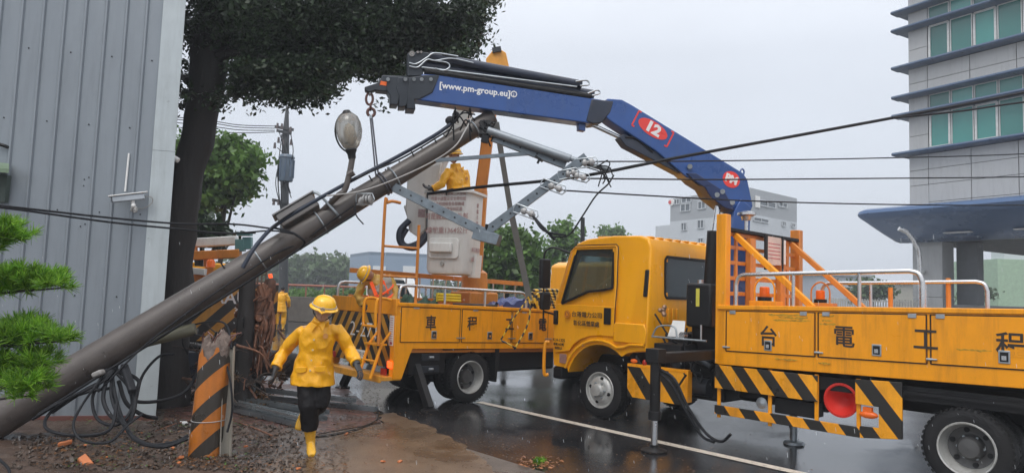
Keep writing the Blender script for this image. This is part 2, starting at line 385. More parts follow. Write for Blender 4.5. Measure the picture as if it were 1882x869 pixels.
# ================================================================== SETTING
def wet(name, c1, c2, rlo, rhi, sc=1.0, bump=.3, bs=40, pud=(.48,.60), c3=None, pit=None):
    """wet ground: puddles where a large noise is high (smooth, darker), rough between"""
    m = bpy.data.materials.new(name); m.use_nodes = True; n = m.node_tree; b = n.nodes['Principled BSDF']; L = n.links.new
    tc = n.nodes.new('ShaderNodeTexCoord')
    def nse(scale, det=6, r=.6):
        q = n.nodes.new('ShaderNodeTexNoise'); q.inputs['Scale'].default_value = scale; q.inputs['Detail'].default_value = det; q.inputs['Roughness'].default_value = r
        L(tc.outputs['Object'], q.inputs[0]); return q.outputs[0]
    def rng(src, a, b_, c, d):
        q = n.nodes.new('ShaderNodeMapRange'); q.inputs[1].default_value = a; q.inputs[2].default_value = b_; q.inputs[3].default_value = c; q.inputs[4].default_value = d; L(src, q.inputs[0]); return q.outputs[0]
    def mix(f, a, b_):
        q = n.nodes.new('ShaderNodeMix'); q.data_type = 'RGBA'; L(f, q.inputs[0])
        for i, t in ((6, a), (7, b_)):
            if isinstance(t, tuple): q.inputs[i].default_value = (*t, 1)
            else: L(t, q.inputs[i])
        return q.outputs[2]
    big = nse(.55*sc, 5); mid = nse(2.6*sc, 8, .7); fine = nse(55*sc, 6, .7); grit = nse(160*sc, 3)
    puddle = rng(big, pud[0], pud[1], 0, 1)
    c = mix(rng(mid, .35, .68, 0, 1), c1, c2)
    if c3: c = mix(rng(nse(1.1*sc, 6, .7), .52, .66, 0, .8), c, c3)
    c = mix(rng(grit, .55, .75, 0, .5), c, tuple(min(x*2.2, 1) for x in c2))
    dk = n.nodes.new('ShaderNodeMix'); dk.data_type = 'RGBA'; dk.blend_type = 'MULTIPLY'; L(rng(puddle, 0, 1, 0, .55), dk.inputs[0]); L(c, dk.inputs[6]); dk.inputs[7].default_value = (.3,.3,.3,1)
    L(dk.outputs[2], b.inputs['Base Color'])
    q = n.nodes.new('ShaderNodeMix'); L(puddle, q.inputs[0]); L(rng(mid, .3, .7, rhi, rhi*.7), q.inputs[2]); q.inputs[3].default_value = rlo
    L(q.outputs[0], b.inputs['Roughness'])
    bp = n.nodes.new('ShaderNodeBump'); bp.inputs['Distance'].default_value = .02
    L(rng(puddle, 0, 1, bump, bump*.05), bp.inputs['Strength']); L(fine, bp.inputs['Height']); L(bp.outputs[0], b.inputs['Normal'])
    b.inputs['Specular IOR Level'].default_value = .5
    return m
m_ground = wet('wet_earth', (.05,.045,.035), (.09,.08,.055), .1, .6, .3)
m_road = wet('wet_asphalt', (.022,.022,.024), (.036,.035,.036), .04, .22, .6, bump=.14, bs=60, pud=(.40,.62))
m_walk = wet('wet_paving', (.085,.068,.056), (.14,.115,.095), .06, .45, 1, bump=.5, pud=(.50,.60), c3=(.055,.045,.038))
m_pad = wet('wet_concrete', (.105,.070,.044), (.165,.112,.072), .07, .38, .8, bump=.25, pud=(.50,.68), c3=(.07,.045,.028))
m_dirt = wet('muddy_soil', (.060,.036,.026), (.11,.072,.050), .06, .5, 1.5, bump=.9, pud=(.50,.62), c3=(.035,.027,.023))
m_fore = wet('forecourt_paving', (.2,.2,.2), (.28,.28,.27), .06, .3, .4, bump=.1)
RD = V((-.66, .751, 0)).normalized(); RN = V((-RD.y, RD.x, 0)); W0 = V((-.44, 11.63, 0))   # road direction, offset towards the camera side
def RP(s, o, z=0): p = W0 + RD*s + RN*o; return V((p.x, p.y, z))
def sheet(name, poly, z, m):
    mb = MB(); mb.add([(p[0], p[1], z) for p in poly], [tuple(range(len(poly)))]); o = mb.build(name, m, smooth=False); return struct(o)
sheet('ground', [(-900,-300),(900,-300),(900,1500),(-900,1500)], -.012, m_ground)
sheet('sidewalk', [RP(-30, 2.25), RP(90, 2.25), RP(90, 14), RP(-30, 14)], 0.0, m_walk)
sheet('road', [RP(-30, -9.5), RP(120, -9.5), RP(120, 2.26), RP(-30, 2.26)], -.004, m_road)
sheet('forecourt', [RP(-30, -40), RP(35, -40), RP(35, -9.6), RP(-30, -9.6)], -.002, m_fore)
# far kerb of the road
kb = MB()
for i in range(40):
    a = -30+i*2.5; p = RP(a+.01, -9.7); q = RP(a+2.49, -9.7); kb.beam((p.x,p.y,.03), (q.x,q.y,.03), .2, .14)
struct(kb.build('kerb', mat('kerb_concrete', (.3,.29,.27), .5, dirt=.4), bevel=.015))
# worn painted line
m_line = mat('worn_road_paint', (.62,.56,.48), .35, var=.12, vs=20, dirt=.75, dcol=(.06,.055,.05), ds=14)
sheet('road_marking', [RP(-16, .075), RP(0, .075), RP(0, -.075), RP(-16, -.075)], .001, m_line)
# concrete driveway pad with a curved broken edge, and red paving beside it
pad = [G(*p) for p in ((470,868),(520,840),(600,805),(700,780),(693,762),(720,757),(790,785),(850,815),(905,860),(960,905),(700,1100),(400,1100),(430,905))]
pj = []
for i in range(len(pad)):
    a, b = pad[i], pad[(i+1) % len(pad)]
    for k in range(14):
        p = a.lerp(b, k/14); pj.append(p + V((mnoise.noise(p*4.5), mnoise.noise(p*4.5+V((9,0,0))), 0))*.085 + V((mnoise.noise(p*22), mnoise.noise(p*22+V((9,0,0))), 0))*.03)
sheet('driveway', pj, .006, m_pad)
m_brick = bpy.data.materials.new('red_paving'); m_brick.use_nodes = True
_n = m_brick.node_tree; _b = _n.nodes['Principled BSDF']; _t = _n.nodes.new('ShaderNodeTexCoord'); _k = _n.nodes.new('ShaderNodeTexBrick')
_k.inputs['Color1'].default_value = (.13,.050,.038,1); _k.inputs['Color2'].default_value = (.085,.045,.036,1); _k.inputs['Mortar'].default_value = (.04,.032,.028,1)
_k.inputs['Scale'].default_value = 1; _k.inputs['Brick Width'].default_value = .2; _k.inputs['Row Height'].default_value = .1; _k.inputs['Mortar Size'].default_value = .006
_m = _n.nodes.new('ShaderNodeMapping'); _m.inputs['Rotation'].default_value = (0,0,.5); _n.links.new(_t.outputs['Object'], _m.inputs[0]); _n.links.new(_m.outputs[0], _k.inputs[0])
_z = _n.nodes.new('ShaderNodeTexNoise'); _z.inputs['Scale'].default_value = 3; _z.inputs['Detail'].default_value = 8; _n.links.new(_t.outputs['Object'], _z.inputs[0])
_r = _n.nodes.new('ShaderNodeMapRange'); _r.inputs[1].default_value = .45; _r.inputs[2].default_value = .65; _n.links.new(_z.outputs[0], _r.inputs[0])
_x = _n.nodes.new('ShaderNodeMix'); _x.data_type = 'RGBA'; _n.links.new(_r.outputs[0], _x.inputs[0]); _n.links.new(_k.outputs[0], _x.inputs[6]); _x.inputs[7].default_value = (.075,.05,.04,1)
_n.links.new(_x.outputs[2], _b.inputs['Base Color'])
_r2 = _n.nodes.new('ShaderNodeMapRange'); _r2.inputs[1].default_value = .4; _r2.inputs[2].default_value = .6; _r2.inputs[3].default_value = .6; _r2.inputs[4].default_value = .22; _n.links.new(_z.outputs[0], _r2.inputs[0]); _n.links.new(_r2.outputs[0], _b.inputs['Roughness'])
_bp = _n.nodes.new('ShaderNodeBump'); _bp.inputs['Strength'].default_value = .35; _bp.inputs['Distance'].default_value = .004; _n.links.new(_k.outputs[1], _bp.inputs['Height']); _bp.invert = True; _n.links.new(_bp.outputs[0], _b.inputs['Normal'])
sheet('paving', [G(*p) for p in ((560,745),(640,738),(692,762),(700,777),(640,788),(585,798),(560,770))], .011, m_brick)
sheet('paving', [G(*p) for p in ((300,770),(330,650),(450,640),(470,700),(640,715),(690,758),(560,748),(540,775),(470,830),(430,770),(340,790))], .003, m_brick)
# crack along the broken edge
ck = MB(); ck.tube([p+V((0,0,.012)) for p in catmull([G(560,806),G(610,800),G(655,790),G(690,775),G(694,764),G(700,758),G(640,742)], 6)], .016, 5)
struct(ck.build('pavement_crack', mat('crack', (.015,.012,.01), .5)))
# muddy soil bank at left with a lumpy surface
nx, ny = 110, 80
c00, c10, c01, c11 = V((-7.2, 4.2, 0)), V((-1.9, 4.6, 0)), V((-6.6, 9.4, 0)), V((-2.55, 9.3, 0))
vs = []
for j in range(ny):
    for i in range(nx):
        u, v = i/(nx-1), j/(ny-1)
        p = c00.lerp(c10, u).lerp(c01.lerp(c11, u), v)
        edge = min(u, 1-u, v, 1-v)*8; edge = min(edge, 1)
        hgt = (.055*mnoise.fractal(p*1.3, 1, 2, 4) + .045*abs(mnoise.noise(p*9)) + .03*mnoise.noise(p*25) + .03)*edge - .01*(1-edge)
        vs.append((p.x, p.y, max(hgt, -.01)))
mb = MB(); mb.add(vs, [(j*nx+i, j*nx+i+1, (j+1)*nx+i+1, (j+1)*nx+i) for j in range(ny-1) for i in range(nx-1)])
soil_o = struct(mb.build('soil', m_dirt))
from mathutils.bvhtree import BVHTree
_bv = BVHTree.FromPolygons([V(v) for v in mb.v], mb.f)
def drop(p):
    h_ = _bv.ray_cast(V((p.x, p.y, 1)), V((0,0,-1)))[0]
    return max(h_.z if h_ else 0, .0)

# ---- metal-clad shed at left
def shed():
    K = V((-4.39, 9.09, 0)); D = V((-.971, -.238, 0)).normalized(); N = V((D.y, -D.x, 0))   # N into the shed? flipped below
    if N.y < 0: N = -N            # N points away from the camera (inwards)
    t = thing('metal_shed', 'grey building clad in ribbed metal sheet with pale corner trim, left edge', 'building', K)
    m_clad = mat('ribbed_cladding', (.245,.275,.305), .38, .25, var=.06, vs=.8, dirt=.3, dcol=(.16,.18,.20), ds=1.6, stretch=(3,3,.3), streak=.3, scol=(.15,.165,.18))
    m_trim = mat('corner_trim', (.46,.51,.53), .35, .15, var=.06, dirt=.35, dcol=(.28,.30,.31), ds=2, streak=.35, scol=(.27,.29,.29))
    H = 7.2; prof = []; s = .27
    while s < 9:
        prof += [(s, 0), (s+.165, 0), (s+.180, -.028), (s+.200, -.028), (s+.215, 0)]; s += .235
    mb = MB(); vs = []
    for a, b in prof: p = K + D*a + N*b; vs += [(p.x, p.y, .03), (p.x, p.y, H)]
    mb.add(vs, [(2*i, 2*i+1, 2*i+3, 2*i+2) for i in range(len(prof)-1)])
    mb.build('wall_cladding', m_clad, t, smooth=False, world=True)
    q = MB()      # corner flashing with a folded edge
    a0 = K - D*.0 - N*.02
    q.prism([a0+V((0,0,.02)), a0+D*.27+V((0,0,.02)), a0+D*.27+N*.05+V((0,0,.02)), a0-N*.0+V((-.2,.24,.02))], (0,0,3.42))
    q.prism([a0-N*.003+V((0,0,3.43)), a0-N*.003+D*.273+V((0,0,3.43)), a0+D*.27+N*.05+V((0,0,3.43)), a0+V((-.2,.24,3.43))], (0,0,H-3.43))
    q.build('corner_trim', m_trim, t, bevel=.006, world=True)
    N2 = V((-.66, .75, 0)); b = MB()
    b.prism([K+N*.06+D*.05, K+D*9+N*.06, K+D*9+N*8, K+N2*9+D*.05], (0,0,H-.05)); b.build('wall', mat('shed_side', (.16,.18,.2), .5), t, smooth=False, world=True)
    g = MB(); g.beam(K+N*.03+V((0,0,.04))+D*.02, K+D*9+N*.03+V((0,0,.04)), .12, .09); g.build('base_rail', mat('rusty_red_base', (.13,.05,.04), .6), t, world=True)
    sc = MB()
    for j, z in enumerate((.45, 1.55, 2.6, 3.7, 4.6)):
        for i in range(14):
            p = K + D*(.36+.47*i+.2*(j % 2)) - N*.004; sc.sphere((p.x, p.y, z), .010, 6)
    for dx, dz in ((-.06,3.02),(0,3.03),(.05,3.0),(-.04,2.94),(.05,2.92),(-.05,2.42),(0,2.44),(.05,2.41)):
        p = K + D*(.98+dx) - N*.004; sc.sphere((p.x, p.y, dz), .009, 6)
    build_each(sc, 'screw', m_blk, t, world=True)
    # roof cap
    rf = MB(); rf.prism([K-D*.1-N*.1+V((0,0,H)), K+D*9.1-N*.1+V((0,0,H)), K+D*9.1+N*8.1+V((0,0,H)), K+N2*9.1+V((0,0,H))], (0,0,.12)); rf.build('roof', m_trim, t, world=True)
    o = K - N*.0
    def W(x, y, off=0): return PL(x, y, K - N*off, N)
    # security camera on the cladding
    base = W(247, 385, .0); c = thing('security_camera', 'white bullet camera with sunshield on an elbow bracket on the ribbed wall', 'camera', base)
    hd = P(238, 364, base.y-.17)
    ax = (P(268, 357, base.y-.10)-P(210, 363, base.y-.25)).normalized()
    h1 = MB(); h1.beam(hd-ax*.19, hd+ax*.17, .085, .075, mi=0); h1.build('housing', mat('camera_housing', (.42,.46,.5), .3), c, bevel=.012, world=True)
    h2 = MB(); h2.beam(hd-ax*.235+V((0,0,.047)), hd+ax*.2+V((0,0,.052)), .115, .014); h2.build('sunshield', m_whitepl, c, bevel=.004, world=True)
    h3 = MB(); h3.tube([hd-ax*.20, hd-ax*.185], .035, 14); h3.build('lens', m_glass, c, world=True)
    h4 = MB(); h4.tube([hd+ax*.04+V((0,0,-.04)), hd+ax*.05+V((0,0,-.11)), base+V((0,-.06,-.01)), base+V((0,0,.0))], [.022,.022,.02,.02], 10); h4.tube([base+V((0,-.015,0)), base+V((0,.01,0))], .042, 14); h4.sphere(hd+ax*.05+V((0,0,-.1)), .03, 10)
    h4.build('bracket', m_whitepl, c, world=True)
    h5 = MB(); h5.tube(catmull([hd+ax*.17, hd+ax*.25+V((0,0,-.02)), hd+ax*.25+V((0,.02,-.09)), hd+ax*.14+V((0,.06,-.14)), base+V((.03,-.02,.02))], 6), .006, 6); h5.build('cable', m_gcable, c, world=True)
    pp = MB(); pp.tube([W(237, 282, .02), W(230, 352, .02)], .012, 8); tag(pp.build('conduit', m_whitepl), 'thin white conduit pipe running down the wall to the white camera', 'pipe')
    q2 = P(322, 291, 9.3); c2 = thing('security_camera', 'small white camera peeking out behind the shed corner in front of the tree trunk', 'camera', q2)
    z = MB(); z.tube([q2+V((-.06,0,.03)), q2+V((.045,0,-.03))], .035, 12); z.build('housing', m_whitepl, c2, bevel=.004, world=True)
    z = MB(); z.beam(q2+V((-.05,0,.02)), q2+V((-.16,.05,.02)), .02, .02); z.build('bracket', m_whitepl, c2, world=True)
    # awning at far left
    a1 = W(0, 310, .0); aw = thing('window_awning', 'green weathered awning frame fixed to the wall at the left edge', 'awning', W(2, 340, 0))
    z = MB(); pA = W(-60, 300, .02); pB = W(16, 308, .02); pC = W(16, 318, .35); pD = W(-60, 312, .35)
    z.prism([pA, pB, pC, pD], (0,0,.05)); z.build('roof_sheet', mat('green_awning', (.16,.23,.15), .5, dirt=.5), aw, world=True)
    z = MB(); z.beam(W(10, 322, .05), W(4, 372, .05), .07, .1); z.beam(W(-40, 322, .05), W(-46, 375, .05), .07, .1); z.beam(W(8, 345, .05), W(-44, 345, .05), .05, .3); z.build('frame', mat('dark_awning_frame', (.05,.07,.06), .6), aw, world=True)
    z = MB(); z.tube([W(-5, 264, .05), W(8, 268, .05), W(15, 271, .02)], .02, 8); tag(z.build('pipe_stub', m_blk), 'short black pipe stub sticking out of the ribbed wall at the left edge', 'pipe')
shed()

# ---- trees
def trunk_mesh(parent, pts, radii, name='trunk', m=None, seg=14, wob=.12):
    mb = MB(); P2 = catmull(pts, 6); n = len(P2); rr = [float(np.interp(i, np.linspace(0, n-1, len(radii)), radii)) for i in range(n)]
    mb.tube(P2, rr, seg)
    vs = []
    for v in mb.v:
        vv = V(v); k = mnoise.noise(vv*2.3)*wob; 
        i = min(range(n), key=lambda q: (P2[q]-vv).length_squared); vs.append(tuple(P2[i] + (vv-P2[i])*(1+k*1.6)))
    mb.v = vs; return mb.build(name, m or m_bark, parent, world=True)
tb = G(305, 745); tb.y = 10.3; tb = P(305, 745, 10.3); tb.z = 0
bt = thing('banyan_tree', 'big dark leaning tree with a thick trunk behind the shed corner, crown over the top', 'tree', tb)
tr = [tb+V((0,0,-.1)), P(316,600,10.3), P(328,435,10.3), P(350,300,10.35), P(367,235,10.4), P(387,100,10.5), P(402,10,10.6), P(410,-80,10.7)]
trunk_mesh(bt, tr, [.30,.255,.235,.215,.225,.28,.26,.2])
lm = MB()
def limb(a, b, c, r0, r1): lm.tube(catmull([a, b, c], 6), [r0+(r1-r0)*i/12 for i in range(13)], 9)
limb(P(392,120,10.5), P(450,55,10.7), P(560,20,11), .15, .07)
limb(P(560,20,11), P(680,-10,11), P(830,20,11), .08, .03)
limb(P(385,110,10.5), P(430,100,10.2), P(500,110,10), .10, .03)
limb(P(400,30,10.6), P(480,-60,10.5), P(700,-120,10.5), .16, .05)
limb(P(345,150,10.4), P(335,142,10.6), P(322,152,10.9), .06, .03)
limb(P(500,40,10.8), P(560,90,10.6), P(600,150,10.5), .06, .015)
lm.build('limb', m_bark, bt, world=True)
cb = []
def blob(x, y, Y, rx, ry, rz, n): cb.append((P(x, y, Y), (rx*Y/1305, rz, ry*Y/1305), int(n*1.05)))
for a in ((420,40,10.5,90,90,1.2,9000),(500,70,10.5,90,90,1.3,12000),(470,140,10.3,50,38,.7,2600),(540,145,10.4,52,42,.7,3600),(585,165,10.4,24,20,.4,500),
          (590,60,10.8,100,85,1.3,13000),(690,60,10.8,90,75,1.2,10000),(650,105,10.6,40,26,.6,1400),(700,120,10.6,45,30,.6,1700),(770,55,11,90,70,1.2,8500),
          (835,60,11,42,52,.9,3600),(790,90,11,52,30,.7,2200),(852,30,11,32,50,.8,1900),(890,-8,11,42,12,.5,500),(600,-60,11,280,80,2,24000),(400,-70,10.5,120,80,1.4,8000),
          (430,170,10.2,34,14,.3,350),(520,182,10.3,20,14,.3,200),(735,150,10.6,14,16,.3,120),(345,120,10.8,26,30,.5,260),(338,170,10.8,14,20,.3,110),(345,60,10.8,30,40,.6,420),(338,195,10.9,10,18,.2,60),(705,185,10.6,9,12,.15,26),
          (600,120,10.5,36,40,.6,1500)):
    blob(*a)
rr = random.Random(77)      # hanging sprays along the ragged lower edge
edge = [(345,185),(400,190),(440,186),(480,182),(520,190),(550,196),(580,194),(606,184),(622,150),(640,128),(665,135),(690,150),(715,160),(740,150),(765,140),(800,128),(850,118),(872,105),(884,75),(882,40),(878,20),(900,4)]
for k in range(150):
    i = rr.randrange(len(edge)-1); t_ = rr.random(); x = edge[i][0]+(edge[i+1][0]-edge[i][0])*t_; y = edge[i][1]+(edge[i+1][1]-edge[i][1])*t_-14
    Y_ = 10.3+rr.uniform(-.5,.7); x += rr.gauss(0, 7); y += rr.gauss(0, 9)
    blob(x, y, Y_, rr.uniform(4,13), rr.uniform(5,15), .12, rr.randint(14,55))
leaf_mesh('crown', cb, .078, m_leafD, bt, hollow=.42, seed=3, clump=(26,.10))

def tree(name, label, x, y0, Y, blobs, trunkw, m, size, group=None, seed=1, cat='tree', asp=.6):
    b = P(x, y0, Y); b.z = 0
    t = thing(name, label, cat, b, group=group)
    top = min(bb[1] for bb in blobs); mid = P(sum(bb[0] for bb in blobs)/len(blobs), (top+y0)/2, Y); hi = P(sum(bb[0] for bb in blobs)/len(blobs), top, Y)
    trunk_mesh(t, [b, b.lerp(mid, .5), mid, mid.lerp(hi, .8)], [trunkw, trunkw*.8, trunkw*.55, trunkw*.15], seg=8)
    mb = MB(); rr = random.Random(seed)
    for bb in blobs[:4]:
        c = P(bb[0], bb[1], Y); s = b.lerp(mid, .8+.2*rr.random()); mb.tube(catmull([s, s.lerp(c, .5)+V((0,0,.15)), c], 4), [trunkw*.4*(1-i/11) for i in range(9)], 6)
    mb.build('limb', m_bark, t, world=True)
    leaf_mesh('crown', [(P(bx, by, Y+dz), (rx*Y/1305, .7*rx*Y/1305, ry*Y/1305), n) for bx, by, dz, rx, ry, n in blobs], size, m, t, seed=seed, hollow=.5, asp=asp, clump=(20, size*1.1))
    return t
tree('roadside_tree', 'bright green spreading tree right of the thick dark trunk', 362, 640, 20,
     [(395,275,0,38,22,1500),(428,272,.5,30,20,1100),(452,292,0,24,14,700),(410,318,0,38,18,1300),(368,290,0,30,30,1100),(432,328,0,30,11,700),(378,350,.4,34,16,900),(345,270,.5,20,30,500),(358,315,0,26,24,700),(474,290,0,12,6,100),(462,322,0,14,6,160),(402,366,0,38,15,700),(442,346,0,28,14,520),(362,388,0,28,20,560),(420,352,.5,40,12,600)], .12, m_leafM, .19, seed=11)
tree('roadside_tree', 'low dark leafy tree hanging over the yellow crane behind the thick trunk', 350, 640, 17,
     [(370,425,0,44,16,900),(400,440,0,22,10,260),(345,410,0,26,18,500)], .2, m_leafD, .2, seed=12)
tree('windblown_tree', 'broad bright green tree behind the bucket truck bed', 930, 545, 24,
     [(935,470,0,44,40,2400),(905,470,0,30,42,1500),(960,460,0,32,36,1500),(930,440,0,30,20,800),(978,490,0,24,30,900),(915,505,0,40,26,1400),(950,510,0,40,24,1400),(890,500,0,22,30,700)], .12, m_leafM, .24, seed=13)
tree('windblown_tree', 'thin green tree with sparse top left of the yellow cab roof', 1040, 545, 34,
     [(1040,440,0,30,24,500),(1030,425,0,18,16,200),(1055,455,0,26,20,400),(1025,465,0,22,22,300),(1045,415,0,10,12,60),(1010,480,0,20,24,300)], .12, m_leafM, .26, seed=14)
tree('distant_tree', 'small round green tree top showing above the yellow cab roof', 1124, 545, 60,
     [(1112,428,0,11,9,260),(1136,426,0,9,9,220),(1124,436,0,18,8,260),(1124,470,0,30,28,500)], .2, m_leafM, .34, seed=15)
tree('distant_tree', 'bushy green tree behind the handrails left of the grey column', 1603, 560, 60,
     [(1603,528,0,34,18,700),(1585,540,0,30,14,400),(1622,538,0,28,14,400)], .2, m_leafF, .4, seed=16)
tree('distant_tree', 'low green tree beside the pale green building', 1790, 570, 60,
     [(1790,537,0,24,12,400),(1808,540,0,18,10,260),(1775,545,0,16,10,200)], .2, m_leafF, .36, seed=17)
# far wood on the left and a field in front of it
wb = []
rr = random.Random(4)
for i in range(120):
    x = 440+i*7.6; top = 478+rr.uniform(-7, 7)+(6 if x > 600 else 0)+(max(0, min(40, (x-640)*.4)))
    wb.append((P(x, top+26, 85+rr.uniform(-4, 4)), (1.6+rr.random(), 2, 3.0), 520))
struct(leaf_mesh('wood', wb, .75, m_leafF, None, seed=5, hollow=.6), 'stuff')
fb = []
for i in range(30):
    x = 500+i*9; fb.append((P(x, 545, 36+rr.uniform(-3, 3)), (.6, 1, .55), 160))
struct(leaf_mesh('crops', fb, .35, m_leafM, None, seed=6, asp=.2), 'stuff')

# ---- buildings in the distance
def quadbox(mb, corners, z0, z1): mb.prism([V((c.x, c.y, z0)) for c in corners], (0,0,z1-z0))
m_fgrey = mat('pale_grey_wall', (.52,.55,.58), .6, var=.05, vs=.3, dirt=.15, dcol=(.3,.32,.34), ds=.5)
m_fgrey2 = mat('mid_grey_wall', (.33,.35,.37), .6, var=.05, vs=.3)
m_fwhite = mat('white_render', (.62,.64,.65), .6, var=.04, vs=.3)
m_fwin = mat('far_window', (.09,.11,.125), .2, var=.2)
def farblock():
    Yc = 78; C0 = P(1377, 560, Yc); C0.z = 0
    dl = (P(1229, 560, Yc+11)-P(1377, 560, Yc)); dl.z = 0; dr = P(1464, 560, Yc+7)-P(1377, 560, Yc); dr.z = 0
    t = thing('office_block', 'grey and white office block with square windows behind the crane', 'building', C0)
    A, B_, = C0+dl, C0+dr; Bk = A+dr
    def zat(x, y, Y): return P(x, y, Y).z
    zt = zat(1377, 345, Yc); zm = zat(1377, 393, Yc); zb = zat(1377, 470, Yc)
    m1 = MB(); quadbox(m1, [C0, B_, Bk, A], 0, zb); m1.build('lower_storey', m_fwhite, t, world=True)
    m1 = MB(); quadbox(m1, [C0, B_, Bk, A], zb, zm); m1.build('wall', m_fgrey, t, world=True)
    m1 = MB(); quadbox(m1, [C0, B_, Bk, A], zm, zt); m1.build('top_storey', m_fgrey2, t, world=True)
    m1 = MB(); o = (A-C0).normalized()*6; quadbox(m1, [A, A+o*.45, A+o*.45+dr, Bk], 0, zm-.4); m1.build('side_wing', m_fgrey, t, world=True)
    nl = V((-dl.y, dl.x, 0)).normalized(); nl = nl if nl.y < 0 else -nl; nr = V((-dr.y, dr.x, 0)).normalized(); nr = nr if nr.y < 0 else -nr
    def win(x0, y0, x1, y1, left):
        n_, o_ = (nl, C0) if left else (nr, C0)
        a = PL(x0, y0, o_, n_); b = PL(x1, y1, o_, n_); za, zb2 = max(a.z, b.z), min(a.z, b.z)
        f = MB(); d = V((b.x-a.x, b.y-a.y, 0)); p = V((a.x, a.y, 0))+n_*.03
        f.prism([p+V((0,0,zb2)), p+d+V((0,0,zb2)), p+d+V((0,0,za)), p+V((0,0,za))], n_*-.2)
        # frame bars
        fr = MB(); e = n_*.06
        for s_, u_ in ((p+V((0,0,zb2))+e, p+d+V((0,0,zb2))+e), (p+V((0,0,za))+e, p+d+V((0,0,za))+e), (p+V((0,0,zb2))+e, p+V((0,0,za))+e), (p+d+V((0,0,zb2))+e, p+d+V((0,0,za))+e), (p+d*.5+V((0,0,zb2))+e, p+d*.5+V((0,0,za))+e)):
            fr.beam(s_, u_, .1, .1)
        w_ = f.build('window', m_fwin, t, smooth=False, world=True); fr.build('frame', m_fgrey, w_, world=True)
    for a in ((1252,376,1269,387,1),(1284,371,1297,383,1),(1253,410,1262,423,1),(1283,405,1294,419,1),(1254,364,1271,371,1),(1284,438,1293,446,1),(1395,367,1424,383,0),(1430,371,1445,382,0),(1384,399,1411,410,0),(1437,407,1443,416,0),(1454,410,1460,418,0),(1240,367,1249,375,1)):
        win(*a)
    lg = MB(); c = PL(1236, 372, C0, nl)+nl*.12; 
    for k in range(1): lg.tube([c, c+nl*.1], .45, 14)
    lg.build('round_sign', m_whitepl, t, world=True)
    l2 = MB(); c = PL(1234, 372, C0, nl)+nl*.26; l2.tube([c, c+nl*.05], .25, 12); l2.build('red_emblem', m_red, t, world=True)
    l3 = MB(); c = PL(1391, 371, C0, nr)+nr*.1; l3.beam(c-dr.normalized()*.45, c+dr.normalized()*.45, .1, 1.3); l3.build('square_sign', m_whitepl, t, world=True)
farblock()
def warehouse():
    Y = 62; a = P(640, 540, Y); b = P(675, 540, Y-6); c = P(790, 540, Y-5); a.z = b.z = c.z = 0
    t = thing('warehouse', 'pale blue-grey sheet metal warehouse behind the yellow lifting bed', 'building', b)
    zt = P(675, 468, Y-6).z; m1 = MB(); m_w = mat('blue_grey_sheet', (.23,.30,.39), .5, var=.05, vs=.4)
    m1.prism([a, b, c, c+(a-b)], (0,0,zt)); m1.build('wall', m_w, t, world=True)
    m1 = MB(); m1.prism([p+V((0,0,zt)) for p in (a, b, c, c+(a-b))], (0,0,.25)); m1.build('roof', mat('warehouse_roof', (.15,.2,.26), .5), t, world=True)
    for k, x in enumerate((697, 752)):
        n_ = V((b.y-c.y, c.x-b.x, 0)).normalized(); n_ = n_ if n_.y < 0 else -n_
        q = PL(x, 497, b, n_)+n_*.06; d = (c-b).normalized(); w_ = MB(); w_.beam(q-d*.5, q+d*.5, .1, .7); w_.build('window', m_fwhite, t, world=True)
warehouse()
def low_wall():
    t = thing('boundary_wall', 'low brown concrete wall with a red pipe rail across the far side of the road', 'wall', P(560, 590, 33))
    a = P(430, 590, 36); b = P(700, 590, 33); a.z = b.z = 0
    m1 = MB(); d = (b-a).normalized(); m1.beam(a+V((0,0,.6)), b+V((0,0,.6)), .25, 1.2); m1.build('wall', mat('mossy_concrete', (.10,.085,.07), .7, var=.3, dirt=.6), t, bevel=.02, world=True)
    m1 = MB(); m1.tube([a+V((0,0,1.75)), b+V((0,0,1.75))], .05, 8)
    for i in range(9): p = a.lerp(b, i/8); m1.tube([p+V((0,0,1.18)), p+V((0,0,1.75))], .035, 6)
    m1.build('rail', mat('rust_red_pipe', (.28,.09,.05), .5), t, world=True)
low_wall()

